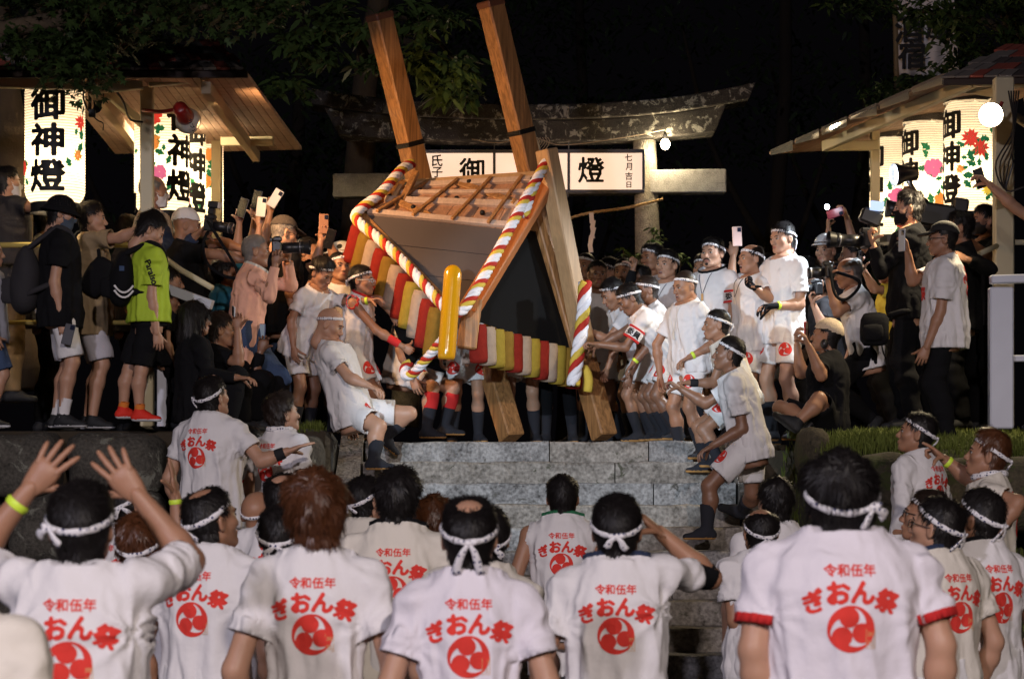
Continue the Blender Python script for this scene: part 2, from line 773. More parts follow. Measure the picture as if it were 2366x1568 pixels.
def msquares(im, lo, h, lv=.5):
    """Filled marching squares -> triangles."""
    V, F, idx = [], [], {}

    def vert(key, p):
        if key not in idx:
            idx[key] = len(V)
            V.append(p)
        return idx[key]

    A = im >= lv
    any4 = A[:-1, :-1] | A[1:, :-1] | A[:-1, 1:] | A[1:, 1:]
    for i, j in np.argwhere(any4):
        cs = ((i, j), (i + 1, j), (i + 1, j + 1), (i, j + 1))
        poly = []
        for q in range(4):
            a, b = cs[q], cs[(q + 1) % 4]
            va, vb = im[a], im[b]
            if va >= lv:
                poly.append(vert(a, (a[0], a[1])))
            if (va >= lv) != (vb >= lv):
                t = (lv - va) / (vb - va)
                k = (a, b) if a < b else (b, a)
                poly.append(vert(k, (a[0] + (b[0] - a[0]) * t, a[1] + (b[1] - a[1]) * t)))
        for q in range(1, len(poly) - 1):
            F.append((poly[0], poly[q], poly[q + 1]))
    return np.array(V, float).reshape(-1, 2) * h + lo, np.array(F).reshape(-1, 3)


def grid_cut(V2, T, step):
    """Cut flat triangles along a grid so that they can follow a curved surface."""
    bm = bmesh.new()
    vs = [bm.verts.new((p[0], p[1], 0)) for p in V2]
    for t in T:
        try:
            bm.faces.new([vs[i] for i in t])
        except ValueError:
            pass
    lo, hi = V2.min(0), V2.max(0)
    for ax in (0, 1):
        x = math.floor(lo[ax] / step) * step + step
        while x < hi[ax]:
            co, no = [0, 0, 0], [0, 0, 0]
            co[ax], no[ax] = x, 1
            bmesh.ops.bisect_plane(bm, geom=bm.verts[:] + bm.edges[:] + bm.faces[:], plane_co=co, plane_no=no, dist=1e-5)
            x += step
    bmesh.ops.triangulate(bm, faces=bm.faces[:])
    bm.verts.index_update()
    V = np.array([v.co[:2] for v in bm.verts])
    F = np.array([[v.index for v in f.verts] for f in bm.faces])
    bm.free()
    return V, F


def join2d(parts):
    V, F, n = [], [], 0
    for v, f in parts:
        V.append(v)
        F.append(f + n)
        n += len(v)
    return np.concatenate(V), np.concatenate(F)


def xf2(vt, s=1.0, rot=0.0, off=(0, 0), sx=1.0):
    v, t = vt
    c, q = math.cos(rot), math.sin(rot)
    v = v * np.array([s * sx, s])
    v = np.stack([v[:, 0] * c - v[:, 1] * q, v[:, 0] * q + v[:, 1] * c], 1) + np.array(off)
    return v, t


def poly2d(P):
    """Fan-free fill of a simple polygon."""
    from mathutils.geometry import tessellate_polygon
    P = np.asarray(P, float)
    T = tessellate_polygon([[Vector((p[0], p[1], 0)) for p in P]])
    return P, np.array(T)


def tomoe(r=1.0):
    """Three swirling commas that make up a disc."""
    parts = []
    for k in range(3):
        th0 = R_(100 + 120 * k)
        hc = 0.50 * r
        hr = 0.43 * r
        c = np.array([math.cos(th0), math.sin(th0)]) * hc
        a = np.linspace(0, 2 * math.pi, 26, endpoint=False)
        parts.append(poly2d(c + hr * np.stack([np.cos(a), np.sin(a)], 1)))
        t = np.linspace(0, 1, 18)
        ang = th0 + R_(-20) + t * R_(158)
        outer = np.stack([np.cos(ang), np.sin(ang)], 1) * r
        ri = np.interp(t, [0, .2, .45, .7, 1], [.50, .52, .72, .88, .985]) * r
        inner = np.stack([np.cos(ang), np.sin(ang)], 1) * ri[:, None]
        parts.append(poly2d(np.concatenate([outer, inner[::-1]])))
    return join2d(parts)


def make_print():
    red = [xf2(text2d('令和伍年', .030, .05), .036, 0, (0, 0))]
    for ch, x, y, a, s in (('ぎ', -.098, -.083, 20, .064), ('お', -.034, -.060, 3, .070), ('ん', .034, -.060, -5, .070), ('祭', .100, -.084, -20, .066)):
        red.append(xf2(text2d(ch, .045, .05), s, R_(a), (x, y)))
    red.append(grid_cut(*xf2(tomoe(), .064, 0, (0, -.158)), .02))
    gold = [xf2(text2d('神', .01, .06), .018, 0, (.053, -.172)), xf2(text2d('社', .01, .06), .018, 0, (.053, -.196))]
    for (x0, y0, x1, y1) in ((.041, -.158, .065, -.1565), (.041, -.211, .065, -.2095), (.041, -.2095, .0425, -.158), (.0635, -.2095, .065, -.158)):
        gold.append(poly2d([(x0, y0), (x1, y0), (x1, y1), (x0, y1)]))
    return join2d(red), join2d(gold)


PRINT_RED, PRINT_GOLD = make_print()
EMBLEM = grid_cut(*xf2(tomoe(), .055), .02)

# ------------------------------------------------------------------ people: shared pieces
SKIN = [mat('skin_fair', (.47, .26, .17), .47, spec=.4, var=.12, vscale=9, bump=.06, bscale=180, sss=.10),
        mat('skin_tan', (.36, .185, .112), .46, spec=.4, var=.14, vscale=9, bump=.06, bscale=180, sss=.10),
        mat('skin_dark', (.24, .118, .07), .44, spec=.5, var=.14, vscale=9, bump=.06, bscale=180, sss=.08)]
M_DARK = mat('brow_and_lash', (.015, .011, .009), .6)
M_EYE = mat('eye_white', (.62, .58, .54), .25)
M_LIP = mat('lips', (.38, .14, .11), .45)
M_MOUTH = mat('open_mouth', (.05, .012, .012), .5)
HAIRM = {
    'black': mat('hair_black', (.010, .008, .008), .5, spec=.3),
    'dark': mat('hair_dark_brown', (.020, .012, .009), .5, spec=.3),
    'brown': mat('hair_red_brown', (.085, .030, .012), .40, spec=.5),
    'grey': mat('hair_grey', (.20, .18, .165), .5, spec=.4),
}
CLOTH = {
    'white': mat('cotton_white', (.74, .715, .72), .92, bump=.22, bscale=55, var=.05, vscale=5, crease=.9),
    'cream': mat('cotton_cream', (.70, .65, .57), .92, bump=.22, bscale=55, var=.05, vscale=5, crease=.9),
    'lilac': mat('cotton_cool_white', (.73, .69, .745), .92, bump=.22, bscale=55, var=.05, vscale=5, crease=.9),
    'black': mat('cotton_black', (.0075, .0075, .009), .95, bump=.25, bscale=55, spec=.15),
    'navy': mat('cotton_navy', (.022, .034, .075), .9, bump=.3, bscale=90),
    'beige': mat('cotton_beige', (.30, .215, .12), .92, bump=.25, bscale=55, crease=.6),
    'vest': mat('vest_pale', (.55, .45, .33), .92, bump=.3, bscale=40),
    'lime': mat('jersey_lime', (.42, .58, .035), .75, bump=.15, bscale=60),
    'salmon': mat('linen_salmon', (.84, .45, .32), .92, bump=.3, bscale=45, crease=1.2),
    'charcoal': mat('cotton_charcoal', (.028, .026, .030), .9, bump=.3, bscale=55),
    'grey': mat('cotton_grey', (.30, .30, .34), .9, bump=.3, bscale=55),
    'denim': mat('denim', (.045, .075, .15), .9, bump=.5, bscale=120, var=.25, vscale=5),
    'khaki': mat('khaki', (.26, .17, .08), .9, bump=.3, bscale=55),
    'teal': mat('cotton_teal', (.02, .14, .22), .9, bump=.3, bscale=55),
    'yellow': mat('cotton_yellow', (.72, .55, .06), .9, bump=.3, bscale=55),
    'shortwhite': mat('twill_white', (.76, .74, .74), .9, bump=.3, bscale=70, crease=.5),
    'shortgrey': mat('jersey_pale_grey', (.52, .50, .55), .9, bump=.3, bscale=70),
    'red': mat('trim_red', (.55, .02, .02), .85),
    'green': mat('trim_green', (.02, .16, .07), .85),
}
M_PRINT = mat('print_red', (.70, .042, .030), .85, var=.22, vscale=14, bump=.2, bscale=60)
M_GOLD = mat('print_gold', (.62, .36, .14), .6)
M_BAND = dots_mat('towel_dotted', (.78, .76, .78), (.02, .03, .12), 62, .30)
M_LIMEBAND = mat('wristband_lime', (.62, .85, .06), .5)
M_BLACKBAND = mat('wristband_black', (.012, .012, .014), .85)
M_BOOT = mat('split_toe_boot', (.018, .019, .026), .9, bump=.3, bscale=80)
M_SOLE = mat('rubber_sole', (.42, .22, .07), .8)
M_PLASTIC = mat('black_plastic', (.015, .015, .017), .38, spec=.5)
M_GLASS = mat('lens_glass', (.02, .025, .05), .05, spec=.8, coat=.6)
M_STEEL = mat('steel', (.55, .55, .56), .3, 1.0)


def hand_arr(pose):
    """Right hand: wrist at the origin, fingers +y, thumb -x, back of the hand +z."""
    curl, spread, thumb = {'open': (9, 1.5, 8), 'relax': (26, .5, 18), 'grip': (58, .15, 42), 'hold': (38, .5, 30),
                           'fist': (78, .0, 55), 'point': (62, .2, 45), 'flat': (4, .6, 10)}[pose]
    V, F, n = [], [], 0

    def put(v, f):
        nonlocal n
        V.append(v)
        F.extend([x + n for x in f])
        n += len(v)

    a = np.arange(10) * 2 * math.pi / 10
    rings = [(-.022, .026, .021, 0), (.0, .027, .019, 0), (.03, .038, .018, -.002), (.065, .043, .016, -.002), (.09, .041, .012, 0), (.100, .030, .006, 0)]
    v = np.concatenate([np.stack([np.cos(a) * w + (-.003 if y > .02 else 0), np.full(10, y), np.sin(a) * t + z], 1) for y, w, t, z in rings])
    q = [[i * 10 + j, (i + 1) * 10 + j, (i + 1) * 10 + (j + 1) % 10, i * 10 + (j + 1) % 10] for i in range(5) for j in range(10)]
    put(v, [np.array(q), np.array([list(range(10))]), np.array([list(range(50, 60))[::-1]])])

    def finger(base, d0, axis, lens, r0, r1, cu, ups):
        d = nrm(d0)
        p = np.array(base, float)
        pts = [p - d * .016, p]
        rr = [r0 * .9, r0 * 1.04]
        k = np.cross(axis, d)
        ang = 0
        for i, L in enumerate(lens):
            ang = R_(cu[i])
            c, s = math.cos(ang), math.sin(ang)
            d = d * c + np.cross(axis, d) * s + axis * np.dot(axis, d) * (1 - c)
            r = r0 + (r1 - r0) * (i + 1) / len(lens)
            pts += [p + d * L * .5, p + d * L]
            rr += [r * .97, r * 1.05]
            p = p + d * L
        rr[-1] = r1 * .85
        pts.append(p + d * r1 * .75)
        rr.append(r1 * .35)
        v, f = tube_arr(pts, rr, 7)
        put(v, f)

    for i, (x, y, L, sp) in enumerate(((-.031, .088, .070, -9), (-.011, .094, .078, -2), (.010, .091, .072, 4), (.029, .081, .056, 11))):
        sa = R_(sp * spread)
        d = np.array([math.sin(sa), math.cos(sa), -.02])
        c = curl * (1 + .06 * i)
        if pose == 'point' and i == 0:
            c = 6
        finger((x, y, 0), d, np.array([-1.0, 0, 0]), (L * .46, L * .31, L * .26), .0098 - .0006 * (i == 3), .0078, (c * .8, c * 1.1, c * .7), None)
    td = np.array([-.72, .62, -.30]) if pose in ('open', 'flat') else np.array([-.45, .72, -.52])
    finger((-.024, .026, -.004), td, nrm(np.array([.25, .35, -.9])) * -1 if False else nrm(np.array([.3, .3, -.9])), (.042, .034, .028), .0135, .0095, (-thumb * .3, -thumb * .6, -thumb * .5), None)
    return np.concatenate(V), F


HANDS = {p: hand_arr(p) for p in ('open', 'relax', 'grip', 'hold', 'fist', 'point', 'flat')}


def head_sdf():
    s = SDF()
    s.add(P_ell((0, -.012, .032), (.0765, .097, .086)))
    s.add(P_ell((0, .026, -.028), (.060, .064, .086)), .03)
    s.add(P_ell((0, .070, -.094), (.024, .020, .018)), .03)
    for x in (-1, 1):
        s.add(P_cone((x * .050, .0, -.055), (x * .025, .06, -.092), .018, .016), .03)
        s.add(P_ell((x * .044, .052, -.020), (.024, .026, .022)), .025)
        s.sub(P_ell((x * .032, .099, .000), (.017, .014, .010)), .012)
    s.add(P_cone((-.030, .083, .022), (.030, .083, .022), .010, .010), .016)
    s.add(P_cone((0, .089, .004), (0, .106, -.030), .008, .0135), .012)
    for x in (-1, 1):
        s.add(P_ell((x * .013, .098, -.036), (.009, .010, .008)), .006)
        s.add(P_ell((x * .078, -.012, -.008), (.008, .019, .031), np.array([[1, x * .35, 0], [-x * .35, 1, 0], [0, 0, 1]]) / 1.06), .008)
        s.sub(P_ell((x * .088, -.006, -.004), (.008, .009, .016)), .004)
    s.add(P_ell((0, .084, -.064), (.026, .014, .016)), .012)
    s.add(P_cone((0, -.030, -.055), (0, -.036, -.150), .053, .056, (np.array([0, 1.0, 0]), .98)), .03)
    return s


HEAD = head_sdf()
HV1, HF1 = HEAD.mesh(.0068)
HV2, HF2 = HEAD.mesh(.0105)
_hc = np.array([0, -.012, .03])


def scalp_w(P, style):
    zl = np.interp(P[:, 1], [-.12, -.06, -.035, -.012, .012, .026, .045, .075, .1], [-.082, -.082, -.06, .005, .018, .040, .062, .078, .09])
    w = (P[:, 2] - zl) / .018
    ear = ((np.abs(P[:, 0]) > .074) & (P[:, 2] < .026) & (P[:, 1] > -.034))
    w = np.where(ear, -1, w)
    if style == 'balding':
        d = np.linalg.norm((P - np.array([0, -.035, .118])) * np.array([1, .8, .9]), axis=1)
        w = np.minimum(w, (d - .038) / .012)
    if style == 'receding':
        d = np.linalg.norm((P - np.array([0, .045, .115])) * np.array([.85, .6, .7]), axis=1)
        w = np.minimum(w, (d - .062) / .012)
    return w


def hair_arr(style, fine, seed):
    """Shell plus loose strands in head space."""
    V, F = (HV1, HF1) if fine else (HV2, HF2)
    N = vnormals(V, F)
    g = np.random.default_rng(seed)
    nz = Noise(seed)
    th = {'buzz': .004, 'short': .013, 'balding': .012, 'receding': .011, 'medium': .022, 'big': .027, 'mop': .024, 'crop': .009, 'bob': .026}[style]
    w = scalp_w(V, style)
    top = np.clip((V[:, 2] - .01) / .09, .25, 1)
    t = th * np.clip(w, 0.0, 1.6) / 1.6 * (top if style not in ('bob', 'mop', 'big') else np.clip(top + .3, 0, 1))
    t = t * (1 + .45 * nz(V, 42)) + .002
    if style in ('bob', 'mop', 'big', 'medium'):
        t = t + .3 * th * np.clip(Noise(seed + 1)(V, 80), -.4, 1) * np.clip(w, 0, 1)
    keep = (w[F] > -.15).all(1)
    f = F[keep]
    V1 = V + N * np.maximum(t, .0015)[:, None]
    v, f, u = compact(V1, f)
    n = vnormals(v, f)
    Vs, Fs = [v], [f]
    if style in ('bob',):
        s = SDF()
        s.add(P_ell((0, -.02, .03), (.098, .112, .112)))
        s.add(P_cone((0, -.045, .0), (0, -.05, -.125), .094, .092), .03)
        s.sub(P_ell((0, .10, -.05), (.085, .085, .12)), .02)
        v2, f2 = s.mesh(.011)
        v2 = v2 + vnormals(v2, f2) * (Noise(seed)(v2 * np.array([1, 1, .2]), 120) * .006)[:, None]
        v, f = v2, f2
        n = vnormals(v, f)
        Vs, Fs = [v], [f]
    cnt = {'buzz': 300, 'crop': 600}.get(style, 900)
    cnt = int(cnt * (6 if fine == 2 else 2.0 if fine else .8))
    L = {'buzz': .010, 'crop': .018, 'short': .032, 'balding': .03, 'receding': .026, 'medium': .038, 'big': .042, 'mop': .040, 'bob': .09}[style]
    b = g.integers(0, len(v), cnt)
    p = v[b] + g.normal(0, .003, (cnt, 3))
    nn = n[b]
    crown = np.array([0, -.06, .13])
    fl = p - crown + g.normal(0, .03, (cnt, 3)) + np.array([0, 0, -.03])
    fl = fl - nn * (fl * nn).sum(1)[:, None]
    fl /= np.linalg.norm(fl, axis=1)[:, None] + 1e-9
    sd = np.cross(fl, nn)
    ln = L * g.uniform(.5, 1.2, cnt)[:, None]
    wd = g.uniform(.0010, .0022, cnt)[:, None] * (1 if fine == 2 else 1.5)
    lift = g.uniform(.05, .40 if style not in ('bob', 'buzz') else .12, cnt)[:, None]
    p0 = p - nn * .003
    p1 = p + fl * ln * .55 + nn * ln * lift * .5
    p2 = p + fl * ln + nn * ln * lift * .35 - np.array([0, 0, .15]) * ln
    q = np.stack([p0 - sd * wd, p0 + sd * wd, p1 + sd * wd * .8, p1 - sd * wd * .8, p2], 1).reshape(-1, 3)
    o = len(v) + np.arange(cnt) * 5
    Vs.append(q)
    quads = np.stack([o, o + 1, o + 2, o + 3], 1)
    tris = np.stack([o + 3, o + 2, o + 4], 1)
    return np.concatenate(Vs), [f, quads, tris]


HAIRC = {}


def get_hair(style, fine, seed):
    k = (style, fine, seed % 3)
    if k not in HAIRC:
        HAIRC[k] = hair_arr(style, fine, 11 + seed % 3)
    return HAIRC[k]


BANDC = {}


def band_path(tilt, th, zc, n=60):
    k = (round(tilt, 2), round(th, 3), round(zc, 3), n)
    if k in BANDC:
        return BANDC[k]
    ph = np.arange(n) * 2 * math.pi / n
    c = np.array([0, -.012, zc])
    d = np.stack([np.sin(ph), np.cos(ph) * math.cos(tilt), np.cos(ph) * math.sin(tilt)], 1)
    r = np.full(n, .19)
    for _ in range(14):
        r = r - HEAD.ev(c + d * r[:, None]) * .9
    # smooth over ears and nose
    for _ in range(3):
        r = (np.roll(r, 1) + 2 * r + np.roll(r, -1)) / 4
    back = np.clip(.5 - d[:, 1] * 2.2, 0, 1)
    P = c + d * (r + .004 + th * back)[:, None]
    BANDC[k] = (P, d)
    return BANDC[k]


def band_arr(tilt, th, zc, knot, seed, hgt=.0105):
    P, d = band_path(tilt, th, zc)
    n = len(P)
    up = nrm(np.cross(d[0], d[n // 4]))
    if up[2] < 0:
        up = -up
    V, F = [], []
    a = np.arange(8) * 2 * math.pi / 8
    g = np.random.default_rng(seed)
    for i in range(n):
        tw = 1 + .14 * math.sin(i * 1.25)
        V.append(P[i] + d[i] * (np.cos(a) * .0045 * tw)[:, None] + up * (np.sin(a) * hgt * (2 - tw))[:, None])
    V = [np.concatenate(V)]
    q = [[i * 8 + j, ((i + 1) % n) * 8 + j, ((i + 1) % n) * 8 + (j + 1) % 8, i * 8 + (j + 1) % 8] for i in range(n) for j in range(8)]
    F = [np.array(q)]
    m = n * 8

    def put(v, f):
        nonlocal m
        V.append(v)
        F.extend([x + m for x in f])
        m += len(v)

    if knot:
        i = {'back': n // 2, 'front': 0, 'left': n // 2 + 6, 'right': n // 2 - 6, 'tails': n // 2}[knot]
        c, o = P[i], d[i]
        s = nrm(np.cross(o, up))
        v, f = sphere_arr(5, 8)
        put(v * np.array([.010, .010, .010]) + c + o * .008, f)
        for sg in (-1, 1):
            Ml = np.stack([s * sg * .015 + up * .006, up * .008 - s * sg * .004, o * .007])
            put(v @ Ml + c + s * sg * .016 + o * .008 + up * .003, f)
            if knot != 'front':
                L = (.038 if knot != 'tails' else .085) * g.uniform(.8, 1.3)
                pts = [c + o * .012, c + o * .016 + s * sg * .018 - up * L * .25, c + o * .014 + s * sg * (.022 + .02 * g.random()) - up * L * .7, c + o * .010 + s * sg * (.024 + .02 * g.random()) - up * L]
                sp = spline(pts, 7)
                put(*tube_arr(sp, np.array([.005, .008, .011, .013, .014, .014, .014]), 6, True, (o, .28)))
    return np.concatenate(V), F


def mirror(F):
    return [f[:, ::-1] for f in F]


class Skel:
    pass


def solve(a, L, x, y, sg):
    """Joint at picture position (x, y), bone length L from a; depth from the length, towards (+) or away (-)."""
    Y = a[1]
    for _ in range(3):
        b = at(x, y, Y)
        d2 = (b[0] - a[0]) ** 2 + (b[2] - a[2]) ** 2
        dy = math.sqrt(max(L * L - d2, 0.0))
        Y = a[1] - sg * dy
    b = at(x, y, Y)
    v = b - a
    n = np.linalg.norm(v)
    if n > L * 1.12:
        b = a + v / n * L * 1.12
    return b


def ik(a, t, l1, l2, pole):
    v = t - a
    n = np.linalg.norm(v)
    if n > (l1 + l2) * .999:
        t = a + v / n * (l1 + l2) * .999
        v = t - a
        n = np.linalg.norm(v)
    u = v / n
    x = (l1 * l1 - l2 * l2 + n * n) / (2 * n)
    h = math.sqrt(max(l1 * l1 - x * x, 0))
    p = np.asarray(pole, float)
    p = p - u * (p @ u)
    p = nrm(p)
    return a + u * x + p * h, t


def frame_from(fw, up):
    r = nrm(np.cross(fw, up))
    f = nrm(fw)
    u = np.cross(r, f)
    return np.stack([r, f, u])


def rotm(axis, deg):
    return np.array(Matrix.Rotation(R_(deg), 3, Vector(axis)))


PEOPLE = []


def person(label, head, yaw=0, z0=0.0, H=None, lean=0, side=0, hy=0, hp=0, hr=0, w=1.0,
           L=None, R=None, LL=None, RL=None, top='tee', tc='white', bot='shorts', bc='shortwhite', foot='boot',
           hair='short', hc='black', band='back', bt=20, prn='back', skin=0, mouth=0, q=0, seat=None,
           trim=None, collar=None, emblem=True, group='festival crowd', face=True, hem=-.085, sl=.60, hs=1.0, over=None, seed=None, neck=.077):
    """head: (x, y of the crown, distance). yaw 0 looks away from the camera, 90 to the picture's right.
    L / R arms and LL / RL legs: ((x, y, s), (x, y, s), pose, palm) joint positions seen in the picture; None hangs or stands."""
    seed = len(PEOPLE) + 1 if seed is None else seed
    T = at(*head)
    if H is None:
        H = min(1.86, max(1.42, (T[2] - z0 + .02) / (1 - .34 * (1 - math.cos(R_(lean))))))
    k = H / 1.7
    f = np.array([math.sin(R_(yaw)), math.cos(R_(yaw)), 0])
    r = np.array([f[1], -f[0], 0])
    up = np.array([0, 0, 1.0])
    u2 = rotm(r, -lean) @ up
    u2 = rotm(f, side) @ u2
    f2 = rotm(f, side) @ (rotm(r, -lean) @ f)
    r2 = np.cross(f2, u2)
    nd = nrm(.45 * u2 + .55 * up + f * .10)
    hf = rotm(up, -hy) @ f
    hrr = np.cross(hf, up)
    Mh = rotm(hf, hr) @ rotm(hrr, -hp)
    hf2, hu2 = Mh @ hf, Mh @ up
    FH = np.stack([np.cross(hf2, hu2), hf2, hu2])     # rows: right, front, up
    hsz = hs * k ** .35
    O = T - hu2 * .118 * hsz
    nb = O - nd * neck * H
    P = nb - u2 * .300 * H
    S = Skel()
    S.f, S.r, S.u2, S.f2, S.r2, S.FH, S.O, S.nb, S.P, S.H, S.k, S.hs = f, r, u2, f2, r2, FH, O, nb, P, H, k, hsz
    base = np.array([P[0], P[1], z0])
    # arms
    ua, fa = .172 * H, .150 * H
    S.sh, S.el, S.wr, S.hand = {}, {}, {}, {}
    for sd, spec in ((-1, L), (1, R)):
        sh = nb - u2 * .050 * H + r2 * sd * .107 * H * (.45 + .55 * w)
        if spec is None:
            t = sh - up * .300 * H + r * sd * .040 * H + f * .03 * H + u2 * .0
            el, wr = ik(sh, t, ua, fa, -f * .8 + r * sd * .5)
            pose, palm = 'relax', None
        else:
            pose = spec[2] if len(spec) > 2 else 'relax'
            palm = spec[3] if len(spec) > 3 else None
            raise_ = at(spec[0][0], spec[0][1], sh[1])[2] - sh[2]
            if raise_ > .02:
                sh = sh + u2 * .030 * H - r2 * sd * .012 * H
            el = solve(sh, ua, *spec[0])
            wr = solve(el, fa, *spec[1])
        S.sh[sd], S.el[sd], S.wr[sd] = sh, el, wr
        fd = nrm(wr - el)
        hd = fd
        if palm is None:
            pn = -r * sd if abs(fd[2]) > .5 and fd[2] < 0 else (f if fd[2] > .3 else -up)
        else:
            pn = np.asarray({'f': f, 'b': -f, 'd': -up, 'u': up, 'in': -r * sd, 'cam': (0, -1, 0), 'away': (0, 1, 0), 'l': (-1, 0, 0), 'r': (1, 0, 0)}.get(palm, palm) if isinstance(palm, str) else palm, float)
        zb = -pn
        zb = nrm(zb - hd * (zb @ hd))
        xb = np.cross(hd, zb)
        S.hand[sd] = (pose, np.stack([xb, hd, zb], 1), wr)
    # legs
    th, sk = .245 * H, .238 * H
    S.hip, S.kn, S.an = {}, {}, {}
    for sd, spec in ((-1, LL), (1, RL)):
        hip = P - u2 * .015 * H + r * sd * .052 * H
        if spec is None:
            t = np.array([hip[0] + r[0] * sd * .03 + f[0] * .02 * sd, hip[1] + r[1] * sd * .03 + f[1] * .02 * sd, z0 + .055 * H])
            kn, an = ik(hip, t, th, sk, f)
        elif spec[0] == 'ik':
            kn, an = ik(hip, np.asarray(spec[1], float), th, sk, spec[2] if len(spec) > 2 else f)
        else:
            kn = solve(hip, th, *spec[0])
            an = solve(kn, sk, *spec[1])
        S.hip[sd], S.kn[sd], S.an[sd] = hip, kn, an
    MT = np.stack([r2, f2, u2])
    tt = np.array([-.12, -.05, .0, .08, .16, .22, .265, .30, .33]) * H
    ta = np.array([.094, .100, .098, .088, .096, .101, .086, .058, .035]) * H * w
    tb = np.array([.062, .069, .070, .065, .071, .073, .062, .044, .034]) * H * (w * 1.15 - .15)
    # ---- body
    B = SDF()
    sk_ = .955 if top else 1
    B.add(P_tor(P, MT, tt, ta * sk_, tb * sk_, 2.3, -.11 * H, .30 * H), .03)
    B.add(P_cone(nb - u2 * .01 * H, O - hu2 * .05 * hsz - hf2 * .03 * hsz, .056 * k, .052 * k), .03)
    B.add(P_cone(nb - u2 * .035 * H + r2 * .025 * H, nb - u2 * .035 * H - r2 * .025 * H, .042 * k, .042 * k), .05)
    for sd in (-1, 1):
        sh, el, wr = S.sh[sd], S.el[sd], S.wr[sd]
        B.add(P_cone(nb - u2 * .018 * H, sh, .037 * k, .041 * k), .04)
        B.add(P_cone(sh, el, .043 * k * (.4 + .6 * w), .039 * k), .035)
        mid = el + (wr - el) * .28
        B.add(P_cone(el, mid, .038 * k, .0425 * k), .02)
        B.add(P_cone(mid, wr + nrm(wr - el) * .012, .0425 * k, .0245 * k), .02)
        hip, kn, an = S.hip[sd], S.kn[sd], S.an[sd]
        B.add(P_cone(hip, kn, .088 * k * (.3 + .7 * w), .053 * k), .04)
        cm = kn + (an - kn) * .33
        bk = nrm(np.cross(np.cross(an - kn, f), an - kn))
        if bk @ f > 0:
            bk = -bk
        cm = cm + bk * .014
        B.add(P_cone(kn, cm, .050 * k, .055 * k), .03)
        B.add(P_cone(cm, an, .055 * k, .034 * k), .03)
        ft = nrm(f * 1.0 + r * sd * .25)
        if not foot:
            B.add(P_cone(an - up * .02, an + ft * .12 * k - up * .045, .036 * k, .026 * k), .02)
    bv, bf = B.mesh(.0165 if q else .020)
    Vs, Fs, Ms = [bv], [bf], [0]
    nV = len(bv)

    def put(v, fl, m):
        nonlocal nV
        Vs.append(v)
        for x in fl:
            Fs.append(x + nV)
            Ms.append(m)
        nV += len(v)

    for sd in (-1, 1):
        pose, M3, wr = S.hand[sd]
        hv, hf_ = HANDS[pose]
        hv = hv * k * 1.0
        if sd < 0:
            hv = hv * np.array([-1, 1, 1])
            hf_ = mirror(hf_)
        put(hv @ M3.T + wr, hf_, 0)
    fine = 1 if face else 0
    hv, hf_ = (HV1, HF1) if fine else (HV2, HF2)
    rg = np.random.default_rng(seed * 13)
    hsc = np.array([1 + rg.uniform(-.03, .05), 1, 1 + rg.uniform(-.03, .03)]) * hsz
    S.hsc = hsc

    def h2w(v):
        return (v * hsc) @ FH + O

    S.h2w = h2w
    put(h2w(hv), [hf_], 0)
    if face:
        mb = MB()
        for x in (-1, 1):
            mb.ball((x * .032, .0795, .0005), (.0135, .008, .0065), 6, 1)
            mb.ball((x * .032, .0850, .0005), (.0062, .0040, .0060), 6, 2)
            mb.tube([(x * .017, .0865, .0012), (x * .026, .0900, .0068), (x * .036, .0885, .0072), (x * .046, .0800, .0020)], [.0012, .0024, .0024, .0012], 5, 2)
            br = rg.uniform(-.002, .003)
            mb.tube([(x * .014, .0945, .0190 - br), (x * .026, .0955, .0240), (x * .038, .0900, .0245), (x * .050, .0770, .0190 + br)], [.0022, .0040, .0038, .0016], 6, 2)
        if mouth:
            mb.ball((0, .0895, -.068), (.020, .011, .009 + .010 * mouth), 8, 4)
            mb.ball((0, .0925, -.068 + .007 * (.6 + mouth)), (.016, .007, .0035), 6, 1)
        mb.ball((0, .0950, -.0595 + .008 * mouth), (.022, .0065, .0042), 6, 3)
        mb.ball((0, .0945, -.0690 - .012 * mouth), (.019, .0065, .0050), 6, 3)
        o = 0
        allv = np.concatenate(mb.V)
        base_n = nV
        Vs.append(h2w(allv))
        for x, m in zip(mb.F, mb.M):
            Fs.append(x + base_n)
            Ms.append(m)
        nV += len(allv)
    V = np.concatenate(Vs) - base
    me = mesh_from('person', V, Fs, [SKIN[skin], M_EYE, M_DARK, M_LIP, M_MOUTH], Ms)
    root = link('person', me, None, base)
    tag(root, label, 'person', group)
    S.root, S.base = root, base
    S.part = lambda name, v, F, m, fm=None, smooth=True, parent=None: link(name, mesh_from(name, np.asarray(v) - base, F, m, fm, smooth), parent or root)

    # ---- hair
    if hair:
        fz = 2 if (q == 2) else (1 if (face or q) else 0)
        v, F = get_hair(hair, fz, seed)
        S.part('hair', h2w(v), F, HAIRM[hc])
    # ---- headband
    if band:
        th_ = {'buzz': .004, 'short': .010, 'balding': .009, 'receding': .008, 'medium': .016, 'big': .022, 'mop': .02, 'crop': .007, 'bob': .02, None: .0}[hair]
        v, F = band_arr(R_(bt), th_, .040, band if band != 'plain' else None, seed)
        S.part('headband', h2w(v), F, M_BAND)
